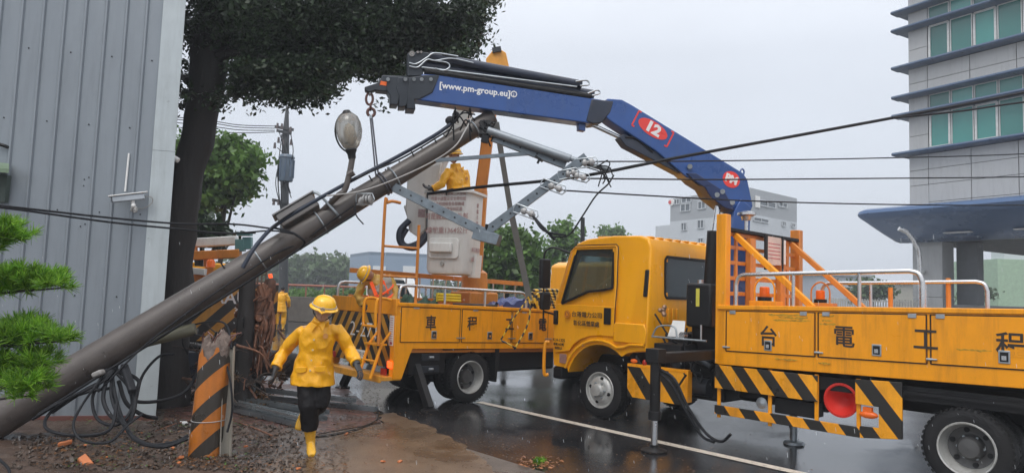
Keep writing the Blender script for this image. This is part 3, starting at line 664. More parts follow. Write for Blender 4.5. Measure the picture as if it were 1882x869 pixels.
# ---- office building at right
def office():
    K = P(1675, 565, 33); K.z = 0; D = V((.5, -.866, 0)); N = V((-.866, -.5, 0))   # D towards the camera side along the facade, N out of the facade
    t = thing('office_building', 'tall grey panelled building with teal windows and blue sunshade fins at right', 'building', K)
    m_pan = mat('aluminium_panel', (.45,.455,.455), .42, .1, var=.04, vs=.5, dirt=.25, dcol=(.28,.28,.28), ds=.8, stretch=(1,1,.3), streak=.3, scol=(.22,.22,.22))
    m_dk = mat('recess', (.05,.05,.055), .6)
    m_fin = mat('blue_fin', (.05,.09,.16), .35, .2, var=.1)
    m_teal = mat('teal_glass', (.05,.24,.215), .12, .0, var=.12, vs=.4, coat=.4)
    _n = m_teal.node_tree; _b = _n.nodes['Principled BSDF']; _oi = _n.nodes.new('ShaderNodeObjectInfo'); _mr = _n.nodes.new('ShaderNodeMapRange'); _mr.inputs[3].default_value = .6; _mr.inputs[4].default_value = 1.35
    _n.links.new(_oi.outputs['Random'], _mr.inputs[0]); _vm = _n.nodes.new('ShaderNodeVectorMath'); _vm.operation = 'SCALE'; _src = _b.inputs['Base Color'].links[0].from_socket
    _n.links.new(_src, _vm.inputs[0]); _n.links.new(_mr.outputs[0], _vm.inputs['Scale']); _n.links.new(_vm.outputs[0], _b.inputs['Base Color'])
    m_fr = mat('window_frame_white', (.62,.63,.62), .4, dirt=.15)
    Z0 = 5.9; H = 24; Lg = 15.0
    body = MB(); body.prism([K+V((0,0,Z0-1.2)), K+D*Lg+V((0,0,Z0-1.2)), K+D*Lg-N*14+V((0,0,Z0-1.2)), K-N*14+V((0,0,Z0-1.2))], (0,0,H-Z0+1.2)); body.build('wall', m_dk, t, smooth=False, world=True)
    pn = MB()        # cladding panels with open joints, on the front and on the end face
    def panel(s0, s1, z0, z1, end=False):
        if end: a, b, o = K-N*s0, K-N*s1, -D
        else: a, b, o = K+D*s0, K+D*s1, N
        a = a+o*.002; b = b+o*.002
        pn.prism([a+V((0,0,z0)), b+V((0,0,z0)), b+V((0,0,z1)), a+V((0,0,z1))], o*.05)
    zs = []
    for f in range(-1, 4):
        z = 8.8+4.15*f
        bands = [(z+2.72, z+3.42), (z+3.43, z+4.13)]            # solid band between the windows
        for a, b in bands:
            for s0, s1 in [(0, .88)]+[(.9+1.85*i, .88+1.85*(i+1)) for i in range(8)]:
                if b > Z0: panel(s0, s1-.012+.0, max(a, Z0), b-.015)
        for a, b in ((z, z+.9), (z+.91, z+1.81), (z+1.82, z+2.71)):
            if b > Z0: panel(0, .88, max(a, Z0), b-.015)
        if f == -1:
            for a, b in ((z+1.1, z+1.9), (z+1.91, z+2.71)):
                for i in range(8): panel(.9+1.85*i, .88+1.85*(i+1)-.012, a, b-.015)
        for a in range(6):
            for k in range(4): panel(.05+2.2*a, 2.2*a+2.2, z+1.04*k+.0, z+1.04*k+1.02, True) if z+1.04*k > Z0 else None
    pn.build('cladding', m_pan, t, smooth=False, world=True)
    for f in range(0, 4):
        z = 8.8+4.15*f
        for dz in (0, 1.83, 2.72):
            fin = MB(); a = K-D*.55+N*.0+V((0,0,z+dz)); L_ = Lg+.5
            sec = [V((0,0,0)), N*.55+V((0,0,.02)), N*.6+V((0,0,.08)), N*.55+V((0,0,.16)), V((0,0,.2))]
            fin.prism([a+p for p in sec], D*L_)
            fin.prism([K-D*.002-N*10+V((0,0,z+dz+.01)), K-D*.55-N*10+V((0,0,z+dz+.04)), K-D*.58-N*10+V((0,0,z+dz+.10)), K-D*.55-N*10+V((0,0,z+dz+.15)), K-D*.002-N*10+V((0,0,z+dz+.19))], N*10)
            fin.build('sunshade_fin', m_fin, t, world=True)
        for i in range(14):
            s0 = .95+.98*i; s1 = s0+.94
            for (a, b) in ((z+.2, z+1.82), (z+2.04, z+2.71)):
                g = MB(); p = K+D*s0+N*.02; q = K+D*s1+N*.02
                g.prism([p+V((0,0,a)), q+V((0,0,a)), q+V((0,0,b)), p+V((0,0,b))], N*.015)
                fw = .09 if (i % 2 == 0 and b-a > 1) else .035
                fr = MB(); e = N*.04
                ins = fw/2
                P4 = [p+D*ins+V((0,0,a+ins))+e, q-D*ins+V((0,0,a+ins))+e, q-D*ins+V((0,0,b-ins))+e, p+D*ins+V((0,0,b-ins))+e]
                for k in range(4): fr.beam(P4[k], P4[(k+1) % 4], fw, .05 if k % 2 == 0 else .05, up=N)
                wd = g.build('window', m_teal, t, smooth=False, world=True); fr.build('frame', m_fr, wd, world=True)
    # ground floor columns, entrance recess wall and canopy
    for s0, wd_ in ((.1, 1.35), (5.2, 1.3), (10.4, 1.3)):
        c = MB(); a = K+D*s0-N*.9
        c.prism([a, a+D*wd_, a+D*wd_+N*.95, a+N*.95], (0,0,2.2)); c.prism([a+V((0,0,2.215)), a+D*wd_+V((0,0,2.215)), a+D*wd_+N*.95+V((0,0,2.215)), a+N*.95+V((0,0,2.215))], (0,0,2.7)); c.build('column', m_pan, t, bevel=.02, world=True)
    c = MB(); a = K+D*1.45-N*1.6; c.prism([a, a+D*.9, a+D*.9+N*.5, a+N*.5], (0,0,4.7)); c.build('column', mat('dark_column', (.13,.14,.15), .4), t, world=True)
    cn = MB(); O = K-D*.15
    sec = [(0,4.70),(.6,4.66),(1.3,4.9),(2.2,5.25),(2.95,5.55),(3.2,5.68),(3.3,5.82),(3.25,5.96),(3.05,6.04),(1.5,6.2),(0,6.32)]
    cen = V((1.6, 5.5, 0)); n_ = len(sec); vs = []
    for s_, k in ((-.55,.35),(-.5,.62),(-.38,.80),(-.2,.93),(0,1),(Lg+.3,1)):
        for a, b in sec: vs.append(O + D*s_ + N*(1.7+(a-1.7)*(1 if k == 1 else .55+.45*k)) + V((0,0,5.75+(b-5.75)*k)))
    cn.add(vs, [(i*n_+j, i*n_+(j+1) % n_, (i+1)*n_+(j+1) % n_, (i+1)*n_+j) for i in range(5) for j in range(n_)]+[tuple(range(n_))[::-1], tuple(5*n_+j for j in range(n_))])
    cn.build('canopy', mat('canopy_blue', (.075,.135,.26), .3, .3, var=.05, vs=.6, dirt=.12, dcol=(.1,.14,.2), ds=.5), t, world=True)
    lt = MB()
    for s in (2.5, 5.2, 8): p = O+D*s+N*1.5+V((0,0,4.93)); lt.beam(p, p+D*1.1, .22, .05)
    build_each(lt, 'soffit_light', mat('soffit_lamp', (.5,.5,.5), .4), t, world=True)
    cv = MB(); q = [P(1652,420,29.3), P(1668,428,29.3), P(1682,448,29.3), P(1690,480,29.3), P(1692,575,29.3)]; q[-1].z = 0; cv.tube(catmull(q, 6), .09, 10); cv.build('downpipe', m_rail, t, world=True)
    sc_ = MB(); c = PL(1699, 500, K+N*.05, N); sc_.sphere(c+N*.15, .1, 10); sc_.beam(c, c+N*.15, .05, .05); sc_.build('wall_camera', m_fr, t, world=True)
office()
def fence():
    a = P(1490, 566, 37); b = P(1690, 570, 32); a.z = b.z = 0
    t = thing('slatted_fence', 'pale slatted fence on a low base left of the grey column', 'fence', a); n = 44
    m1 = MB()
    for i in range(n): p = a.lerp(b, i/(n-1)); m1.beam(p+V((0,0,.5)), p+V((0,0,2.05)), .05, .05)
    m1.beam(a+V((0,0,1.95)), b+V((0,0,1.95)), .04, .06); m1.beam(a+V((0,0,.7)), b+V((0,0,.7)), .04, .06)
    m1.build('slat_panel', mat('fence_grey', (.42,.41,.38), .5), t, world=True)
    m1 = MB(); m1.beam(a+V((0,0,.3)), b+V((0,0,.3)), .2, .6); m1.build('base', mat('fence_base', (.10,.10,.10), .6), t, world=True)
    g0 = P(1755, 570, 30); g1 = P(1885, 575, 27); g0.z = g1.z = 0
    w_ = MB(); w_.beam(g0+V((0,0,.95)), g1+V((0,0,.95)), .3, 1.9); tag(w_.build('planter_wall', mat('dark_grey_render', (.10,.105,.11), .6), bevel=.02), 'dark grey low wall between the columns under the blue canopy', 'wall')
    gb = thing('green_building', 'small pale green block with a roof tank at the right edge', 'building', P(1860, 575, 70))
    x0, x1 = P(1835, 570, 70), P(1920, 570, 70); x0.z = x1.z = 0
    m1 = MB(); zt = P(1850, 476, 70).z; m1.prism([x0, x1, x1+V((0,8,0)), x0+V((0,8,0))], (0,0,zt)); m1.build('wall', mat('pale_green_wall', (.33,.47,.33), .6, dirt=.2), gb, world=True)
    m1 = MB(); p = P(1850, 476, 72); m1.prism([V((p.x-.9, 71, zt)), V((p.x+1.2, 71, zt)), V((p.x+1.2, 73, zt)), V((p.x-.9, 73, zt))], (0,0,.9)); m1.build('roof_tank', m_fgrey, gb, world=True)
    for lab, x0, x1, y, Y, m_ in (('beige low building behind the handrails in the distance', 1700, 1760, 522, 90, (.5,.47,.38)), ('long pale low house behind the slatted fence', 1500, 1600, 505, 95, (.42,.46,.52))):
        a, b = P(x0, 565, Y), P(x1, 565, Y); a.z = b.z = 0; hb = thing('low_house', lab, 'building', a)
        m1 = MB(); zt = P(x0, y, Y).z; m1.prism([a, b, b+V((0,8,0)), a+V((0,8,0))], (0,0,zt)); m1.build('wall', mat('house_wall', m_, .6), hb, world=True)
        m1 = MB(); m1.prism([a+V((-.4,-.4,zt)), b+V((.4,-.4,zt)), b+V((.4,8.4,zt)), a+V((-.4,8.4,zt))], (0,0,.25)); m1.build('roof', m_fgrey2, hb, world=True)
    # thin post beyond the cab roof
    m1 = MB(); p = P(1071, 560, 30); m1.tube([V((p.x, p.y, 0)), P(1071, 400, 30)], [.11, .09], 10); tag(m1.build('concrete_post', m_blk), 'dark plain post rising just left of the yellow cab roof', 'post')
    # field shed with dark roof seen by the mirror
    f = thing('field_shed', 'small dark roofed hut between the leafy tree and the cab mirror', 'hut', P(1003, 545, 27)); m1 = MB()
    a = P(986, 545, 27); b = P(1022, 545, 27); a.z = b.z = 0; zt = P(1000, 497, 27).z
    m1.prism([a+V((0,0,0)), b, b+V((0,2.5,0)), a+V((0,2.5,0))], (0,0,zt-.2)); m1.build('wall', mat('weathered_boards', (.12,.11,.10), .7), f, world=True)
    m1 = MB(); m1.prism([a+V((-.2,-.2,zt-.5)), b+V((.2,-.2,zt)), b+V((.2,-.2,zt+.12)), a+V((-.2,-.2,zt-.38))], (0,2.9,0)); m1.build('roof', m_blk, f, world=True)
fence()

# ---- standing utility pole with transformer
def utility_pole():
    b = P(520, 600, 28); b.z = 0; t = thing('utility_pole', 'standing power pole with transformer and crossarms beyond the leafy tree', 'utility pole', b)
    m_up = mat('far_pole', (.05,.055,.06), .6)
    top = P(528, 196, 28); m1 = MB(); m1.tube([b, P(525, 250, 28), top], [.19, .14, .05], 10); m1.build('shaft', m_up, t, world=True)
    for y, w0, w1 in ((236, 505, 540), (243, 508, 536), (370, 500, 530)):
        m1 = MB(); m1.beam(P(w0, y-3, 27.7), P(w1, y+3, 27.9), .1, .1); m1.build('crossarm', m_up, t, world=True)
    tm = MB(); c = P(526, 308, 27.6); tm.lathe([(.001,-.55),(.26,-.55),(.28,-.5),(.28,.35),(.31,.37),(.31,.42),(.25,.5),(.001,.52)], c, seg=16); tf = tm.build('transformer', mat('transformer_blue_grey', (.10,.14,.19), .4, dirt=.4, dcol=(.2,.15,.08)), t, world=True)
    m1 = MB()
    for k in range(9):
        a = 2*pi*k/9; p = c+V((.3*cos(a), .3*sin(a), 0)); m1.beam(p+V((0,0,-.4)), p+V((0,0,.3)), .03, .05)
    m1.build('cooling_fin', mat('fin_blue', (.08,.12,.18), .5), tf, world=True)
    m1 = MB()
    for x, y in ((510,232),(518,233),(534,239),(512,258),(505,268),(520,262),(535,262),(503,372),(512,372),(532,380)): q = P(x, y, 27.7); m1.tube([q+V((0,0,-.1)), q+V((0,0,.12))], [.06,.04], 8)
    m1.build('insulator', mat('brown_insulator', (.10,.08,.08), .3), t, world=True)
    m1 = MB(); rr = random.Random(8)
    for k in range(13):
        x0, y0 = 505+rr.random()*34, 240+rr.random()*60; x1, y1 = 512+rr.random()*26, 300+rr.random()*110
        m1.tube(catmull([P(x0, y0, 27.6), P((x0+x1)/2+rr.uniform(-9, 12), (y0+y1)/2, 27.4), P(x1, y1, 27.6)], 5), .018, 5)
    m1.build('jumper_wire', m_cable, t, world=True)
    for y0, y1 in ((222,232),(226,236),(232,240),(240,243)):
        m1 = MB(); m1.tube(catmull([P(505, y1, 27.7), P(440, (y0+y1)/2+3, 26), P(385, y0, 25), P(250, y0-14, 24)], 5), .016, 5)
        tag(m1.build('power_line', m_cable), {222:'top',226:'second',232:'third',240:'lowest'}[y0]+' of the four thin wires from the standing pole to the thick trunk', 'cable', 'thin wires left of the standing power pole')
    for x, y0 in ((497,300),(508,355),(490,340)):
        pass
utility_pole()

# ================================================================== TRUCKS
def wheel(parent, x, y, side, r=.40, w_=.23, front=False, dual=False):
    """side = +1 / -1: the outward direction in local y"""
    o = y; s = side
    prof = [(.245,-.5),(.30,-.52),(.36,-.5),(.392,-.44),(.40,-.36),(.40,-.12),(.392,-.11),(.392,-.07),(.40,-.06),(.40,.06),(.392,.07),(.392,.11),(.40,.12),(.40,.36),(.392,.44),(.36,.5),(.30,.52),(.245,.5)]
    mb = MB()
    for off in ([0, -s*.27] if dual else [0]):
        mb.lathe([(a*r/.4, b*w_) for a, b in prof], (x, o+off, r), axis='y', seg=40, cap=False)
    for k in range(44):           # tread blocks on the shoulder
        a = 2*pi*k/44; c = V((x+(r-.004)*cos(a), o, r+(r-.004)*sin(a))); 
        for yy in (-.40, .40):
            t_ = V((-sin(a), 0, cos(a))); mb.beam(c+V((0, yy*w_-.03, 0)), c+V((0, yy*w_+.03, 0)), .03, .016, up=V((cos(a),0,sin(a))))
    t = mb.build('wheel', m_rub, parent)
    rm = MB()
    def L(pr): rm.lathe([(a, s*b) for a, b in pr], (x, o, r), axis='y', seg=36, cap=False)
    if front: L([(.243,.085),(.262,.118),(.256,.126),(.243,.122),(.232,.085),(.215,.075),(.20,.10),(.165,.125),(.14,.13),(.10,.128),(.098,.16),(.085,.175),(.075,.20),(.001,.21)])
    else: L([(.243,.095),(.262,.118),(.256,.128),(.243,.124),(.236,.05),(.218,.0),(.208,-.05)])
    ro = rm.build('rim', m_rim, t)
    if not front:
        rm = MB(); L([(.207,-.05),(.17,-.062),(.13,-.060),(.115,-.035),(.11,.01),(.09,.035),(.001,.045)]); rm.build('wheel_disc', m_disc, t)
    hb = MB(); yb = .128 if front else -.050
    n = 6
    for k in range(8 if front else 6):   # hand holes and nuts
        a = 2*pi*(k+.3)/(8 if front else 6); c = V((x+.172*cos(a), o+s*((.1225 if front else -.05)), r+.172*sin(a)))
        if k % (2 if front else 1) == 0:
            hb.tube([c-V((0,s*.02,0)), c+V((0,s*.004,0))], .026, 14)
    build_each(hb, 'hand_hole', m_blk, t)
    nb = MB()
    for k in range(6):
        a = 2*pi*k/6; c = V((x+.115*cos(a), o+s*yb, r+.115*sin(a))); nb.tube([c-V((0,s*.01,0)), c+V((0,s*.028,0))], .013, 6)
    build_each(nb, 'wheel_nut', m_gal, t)
    return t

def latch(mb, c, u, n):      # u along the panel, n out of it
    z = V((0,0,1)); c = V(c)
    mb.beam(c+n*.004-u*.05, c+n*.004+u*.05, .012, .125, mi=0)
    return mb
def latch_part(parent, c, u, n, lab='latch'):
    z = V((0,0,1)); c = V(c); m1 = MB()
    m1.prism([c-u*.048-z*.062, c+u*.048-z*.062, c+u*.048+z*.062, c-u*.048+z*.062], n*.010)
    o = m1.build(lab, m_gal, parent, bevel=.004)
    m2 = MB(); m2.prism([c-u*.034-z*.045+n*.0105, c+u*.034-z*.045+n*.0105, c+u*.034+z*.045+n*.0105, c-u*.034+z*.045+n*.0105], n*.002); m2.build('recess', m_blk, o, smooth=False)
    m3 = MB(); m3.prism([c-u*.02-z*.03+n*.013, c+u*.02-z*.03+n*.013, c+u*.02+z*.012+n*.013, c-u*.02+z*.012+n*.013], n*.006); m3.build('handle', m_chr, o, smooth=False)

def shear_children(root, names, k, x0):
    for o in root.children:
        pass

# ------------------------------------------------------------------ truck B (crane truck)
FB, RB = G(1098, 768), G(1775, 903); uB = (FB-RB).normalized(); nB = V((-uB.y, uB.x, 0))
TB = thing('crane_truck', 'yellow crane truck with blue knuckle boom crane, white bucket truck behind it', 'truck', FB-nB*1.08, atan2(uB.y, uB.x))
TB['label'] = 'yellow crane truck with a blue folding crane, its flatbed side nearest the viewer at right'
WB = WM(TB); WBi = WB.inverted()
def LB(x, y, yl=1.08):       # pixel -> truck local point on the plane y = yl
    return WBi @ PL(x, y, WB @ V((0, yl, 0)), nB)
KB = .026                    # nose-down stance of the body
def zb(x, z): return z - KB*(x+2.0)
class MS(MB):
    """mesh builder whose z follows the body's slight nose-down stance"""
    def __init__(s, k, x0): super().__init__(); s.k = k; s.x0 = x0
    def build(s, *a, **kw):
        s.v = [(v[0], v[1], v[2]-s.k*(v[0]-s.x0)) for v in s.v]; return super().build(*a, **kw)
def bB(): return MS(KB, -2.0)
yax, zax = V((0,1,0)), V((0,0,1))
# wheels
wheel(TB, 0, .93, 1, front=True); wheel(TB, 0, -.93, -1, front=True)
wheel(TB, -4.66, .93, 1, dual=True); wheel(TB, -4.66, -.93, -1, dual=True)
m = MB(); m.box((-6.7,-.45,.62),(.9,-.33,.86)); m.box((-6.7,.33,.62),(.9,.45,.86))
for x in (-6.5,-5.6,-3.8,-2.6,-1.2,.6): m.box((x-.05,-.33,.66),(x+.05,.33,.82))
m.build('chassis', m_blk, TB, bevel=.008)
m = MB(); m.tube([(0,-.85,.4),(0,.85,.4)], .06, 10); m.tube([(-4.66,-.8,.4),(-4.66,.8,.4)], .09, 12); m.sphere((-4.66,0,.4),(.2,.2,.2),14); m.build('axle', m_blk, TB)
# cab shell
def cab(root, near, detail=True):
    s = near
    def arc(cx, cz, r, a0, a1, n=8): return [(cx+r*cos(radians(a0+(a1-a0)*i/n)), cz+r*sin(radians(a0+(a1-a0)*i/n))) for i in range(n+1)]
    prof = [(.98,.66),(1.03,.9),(1.04,1.3),(1.01,1.62),(.70,2.46),(.60,2.57),(.40,2.63),(-.10,2.665),(-.60,2.65),(-.74,2.60),(-.80,2.48),(-.82,1.02)]
    prof += [(-.50,.98),(-.42,.93)] + arc(0,.42,.64,128,16,10) + [(.64,.66)]
    def tumble(o, amt=.11):
        for v in o.data.vertices:
            if v.co.z > 1.55: v.co.y *= 1 - amt*min(1, (v.co.z-1.55)/1.1)
            if v.co.x > .6: v.co.y *= 1 - .07*min(1, (v.co.x-.6)/.4)**2
    mb = MB(); mb.xz(prof, -1.06, 1.06); o = mb.build('cab', m_cab, root, smooth=True)
    bm = bmesh.new(); bm.from_mesh(o.data)
    ed = [e for e in bm.edges if abs(abs(e.verts[0].co.y)-1.06) < .001 and abs(abs(e.verts[1].co.y)-1.06) < .001 and e.verts[0].co.y*e.verts[1].co.y > 0 and (max(v.co.z for v in e.verts) > 1.0) and (min(v.co.x for v in e.verts) < -.7 or max(v.co.z for v in e.verts) > 2.45 or min(v.co.x for v in e.verts) > .65)]
    bmesh.ops.bevel(bm, geom=ed, offset=.075, segments=4, affect='EDGES', profile=.6, clamp_overlap=True)
    bm.to_mesh(o.data); bm.free()
    tumble(o)
    inner = MB(); inner.xz([(.90,.98),(.93,1.62),(.62,2.42),(.35,2.54),(-.58,2.56),(-.72,2.46),(-.72,1.1),(-.4,1.1),(-.3,1.12),(.4,1.12),(.6,.98)], -.985, .985)
    ic = inner.build('c', m_cab, root); tumble(ic)
    wc = MB(); wc.xz([(.60,2.47),(-.11,2.47),(-.14,1.90),(.02,1.865),(.30,1.84),(.56,1.74),(.80,1.64),(.83,1.66)], -1.3, 1.3)
    w1 = wc.build('c', m_cab, root)
    bw = MB(); bw.box((-1.0,-.62,1.78),(-.6,.62,2.36)); w2 = bw.build('c', m_cab, root); 
    fw = MB(); fw.prism([(1.3,-.86,1.70),(1.3,.86,1.70),(1.0,.80,2.40),(1.0,-.80,2.40)], (-.62,0,0)); w3 = fw.build('c', m_cab, root)
    bm = bmesh.new(); bm.from_mesh(w2.data); bmesh.ops.bevel(bm, geom=[e for e in bm.edges if abs(e.verts[0].co.x-e.verts[1].co.x) > .1], offset=.07, segments=4, affect='EDGES'); bm.to_mesh(w2.data); bm.free()
    cut(o, [ic, w1, w2, w3])
    # glass
    for sd in (-1, 1):
        g = MB(); yy = lambda z: sd*(1.045*(1-.11*max(0, (z-1.55)/1.1)))
        pts = [(.61,2.48),(-.12,2.48),(-.15,1.89),(.02,1.855),(.30,1.83),(.56,1.73),(.82,1.63)]
        g.prism([(x, yy(z)-sd*.03, z) for x, z in pts], (0, -sd*.006, 0)); g.build('side_window', m_glassT, o, smooth=False)
        r = MB(); lp = [V((x, yy(z)-sd*.012, z)) for x, z in pts]
        for k in range(len(lp)): r.beam(lp[k], lp[(k+1) % len(lp)], .03, .03, up=yax)
        r.build('window_seal', m_blk, o)
    g = MB(); g.box((-.775,-.63,1.77),(-.77,.63,2.37)); g.build('rear_window', mat('tinted_glass', (.025,.04,.045), .06), o, smooth=False)
    r = MB(); lp = [V((-.806, a, b)) for a, b in ((-.58,1.775),(.58,1.775),(.625,1.82),(.625,2.32),(.58,2.365),(-.58,2.365),(-.625,2.32),(-.625,1.82))]
    for k in range(8): r.beam(lp[k], lp[(k+1) % 8], .035, .025, up=V((1,0,0)))
    r.build('window_seal', m_blk, o)
    g = MB(); g.prism([(1.0,-.87,1.69),(1.0,.87,1.69),(.70,.81,2.41),(.70,-.81,2.41)], (-.006,0,0)); g.build('windscreen', m_glassT, o, smooth=False)
    # door panel, proud of the shell
    for sd in (-1, 1):
        dpts = [(.70,2.50),(.62,2.53),(-.16,2.53),(-.205,2.50),(-.245,1.9),(-.25,1.12)] + [(x, z+.045) for x, z in arc(0,.42,.70,104,38,5)] + [(.82,.80),(.955,.80),(.965,1.3),(.93,1.62)]
        yy = lambda z: sd*(1.062*(1-.11*max(0, (z-1.55)/1.1)))
        # split into slabs following the tumblehome: build as polygon then bend
        dm = MB(); dm.xz([(.93,1.62),(.965,1.3),(.955,.86)]+[(.60,.92),(.52,1.02),(.40,1.10),(.20,1.17),(0,1.19),(-.25,1.19),(-.25,1.62)], 1.058, 1.072)
        dm.v = [(v[0], sd*v[1]*(1-.07*min(1, max(0, (v[0]-.6)/.4))**2)*(1-.11*max(0,(v[2]-1.55)/1.1)), v[2]) for v in dm.v]
        d = dm.build('door', m_cab, o, bevel=.006)
        d2 = MB()      # upper frame of the door
        up = [V((x, yy(z)+sd*.004, z)) for x, z in ((-.25,1.60),(-.245,1.9),(-.205,2.47),(-.17,2.51),(.62,2.51),(.70,2.44),(.93,1.62))]
        d2.tube(up, .012, 6); d2.build('door_frame', m_cab, d)
        sm = MB(); sp = [V((x, (yy(z))*(1-.07*min(1, max(0, (x-.6)/.4))**2)+sd*.002, z)) for x, z in ((-.265,1.17),(-.262,1.6),(-.262,1.9),(-.22,2.50),(-.18,2.535),(.63,2.535),(.715,2.47))]
        sm.tube(sp, .007, 5); sm.build('door_seam', m_blk, o)
        h = MB(); h.box((-.20, sd*1.068, 1.36),(-.07, sd*1.085, 1.60)) if sd > 0 else h.box((-.20,-1.085,1.36),(-.07,-1.068,1.60)); h.build('door_handle', m_blk, d, bevel=.012)
        # wheel arch lip and side step
        a2 = MB(); ap = [V((x, sd*1.075, z)) for x, z in [(-.80,1.11),(-.55,1.10),(-.46,1.06)]+arc(0,.42,.70,118,20,9)]
        pts_out = [V((p.x, sd*1.095, p.z)) for p in ap]
        a2.tube([p-V((0,sd*.012,0)) for p in pts_out], .020, 8); a2.build('wheel_arch', m_cab, o)
    f = MB(); f.xz([(-.82,1.12),(-.26,1.12),(-.26,1.36),(-.29,1.40),(-.80,1.40),(-.84,1.3)], s*1.062, s*1.092); f.build('side_moulding', m_cab, o, bevel=.02)
    v = MB(); v.box((-.795, s*1.0 if s > 0 else -1.03, 1.78),(-.73, s*1.03 if s > 0 else -1.0, 2.16)); v.v = [(a, b*(1.012-.11*max(0, (c-1.55)/1.1))*1.02, c) for a, b, c in v.v]; v.build('air_slot', m_blk, o, bevel=.012)
    # back wall: louvres, ribs on the roof
    lv = MB()
    for k in range(4):
        yv = .33+.14*k-.02*k; lv.box((-.832, yv*.9, 1.42),(-.818, yv*.9+.05, 1.62))
    lv.build('louvre', m_cab, o, bevel=.008)
    rb = MB()
    for k in range(8):
        yv = -.78+k*.222; rb.beam((-.70,yv,2.634),(.30,yv,2.665),.10,.03)
    rb.build('roof_rib', m_cab, o, bevel=.014)
    # front face bits: bumper, grille, lights
    b = MB(); b.box((.80,-1.0,.46),(1.0,1.0,.65)); b.build('bumper', m_blk, o, bevel=.03)
    b = MB(); b.box((1.02,-.6,.95),(1.06,.6,1.3)); b.build('grille', m_blk, o, bevel=.01)
    for sd in (-1, 1):
        b = MB(); b.sphere((1.03, sd*.84, .80), (.05,.12,.09), 12); b.build('headlight', m_glass, o)
    # interior
    st = MB()
    for yv in (.5, -.5): st.box((-.45,yv-.24,1.12),(.1,yv+.24,1.45)); st.box((-.62,yv-.23,1.4),(-.42,yv+.23,2.12))
    st.build('seats', m_seat, o, bevel=.04)
    db = MB(); db.xz([(.45,1.13),(.88,1.13),(.88,1.62),(.6,1.60)], -.95, .95); db.build('dashboard', m_seat, o, bevel=.03)
    sw = MB(); c = V((.36,.5,1.70)); ring = [c+Quaternion((0,1,0), radians(-35)) @ V((.22*cos(2*pi*k/20), .22*sin(2*pi*k/20), 0)) for k in range(21)]
    sw.tube(ring, .016, 8); sw.beam(c, c+V((.15,0,-.2)), .05, .05); sw.beam(ring[0], ring[10], .03, .02); sw.build('steering_wheel', m_blk, o)
    return o
cabB = cab(TB, 1)
# interior mirror-side bits, mirrors, step, badge lettering
m = MB(); m.tube(catmull([(.72,.98,2.42),(.95,1.12,2.50),(1.05,1.20,2.42),(1.06,1.21,2.2)], 6), .016, 8); m.tube([(1.06,1.21,2.3),(1.04,1.2,1.3)], .014, 8); m.tube(catmull([(1.04,1.2,1.5),(1.02,1.12,1.48),(.97,1.02,1.45)], 4), .014, 8); m.build('mirror_arm', m_blk, cabB)
m = MB(); m.box((1.0,1.10,1.86),(1.08,1.31,2.32)); m.build('mirror', m_blk, cabB, bevel=.03)
m = MB(); m.box((1.0,1.08,1.52),(1.08,1.28,1.80)); m.build('mirror', m_blk, cabB, bevel=.03)
m = MB(); m.box((.90,1.0,1.30),(.97,1.06,1.52)); m.build('front_handle', m_blk, cabB, bevel=.015)
m = MB(); m.box((.66,1.055,.72),(.80,1.07,.86)); m.build('side_marker', mat('lamp_red_grey', (.35,.2,.17), .3), cabB, bevel=.006)
m = MB(); m.tube(catmull([(1.0,1.10,1.02),(1.03,1.16,.98),(1.03,1.16,.55),(1.0,1.10,.52)], 4), .028, 8); m.build('grab_rail', m_yel, cabB)
m = MB(); m.box((-.92,.80,.45),(-.52,.83,1.0)); m.build('mudflap', m_rub, TB)
m = MB(); m.tube([(-.62,1.02,.95),(-.94,1.02,.52)], .018, 6); m.beam((-.55,.9,1.02),(-.95,.9,.5), .34, .03, up=yax); m.build('mudguard', m_blk, TB)
Mleft = lambda c: face_matrix(c, (-1,0,0), (0,0,1))     # reading direction on the left side: towards the rear
ce = MB(); cc = V((.66,1.073,1.47)); ce.tube([cc, cc+yax*.003], .062, 24); ce.build('round_emblem', mat('emblem_red', (.50,.16,.03), .5), cabB)
ce = MB(); 
for k in range(24): a, b = 2*pi*k/24, 2*pi*(k+1)/24; ce.beam(cc+V((.05*cos(a),.005,.05*sin(a))), cc+V((.05*cos(b),.005,.05*sin(b))), .007, .003, up=yax)
ce.beam(cc+V((-.02,.005,-.02)), cc+V((.01,.005,.03)), .012, .003, up=yax); ce.beam(cc+V((.02,.005,-.025)), cc+V((-.005,.005,.01)), .012, .003, up=yax); ce.build('emblem_ring', m_yel, cabB)
lettering('台灣電力公司', .088, Mleft((.265,1.075,1.475)), m_ink, cabB, offset=.0012, sx=1.15)
lettering('彰化區營業處', .085, Mleft((.27,1.075,1.345)), m_ink, cabB, offset=.0012)
lettering('KLA-1325', .062, Mleft((.82,1.073,1.065)), m_ink, cabB, offset=.001)
lettering('總重10公噸', .045, Mleft((.82,1.073,1.0)), m_ink, cabB, offset=.001)
lettering('限乘3人', .045, Mleft((.82,1.073,.94)), m_ink, cabB, offset=.001)

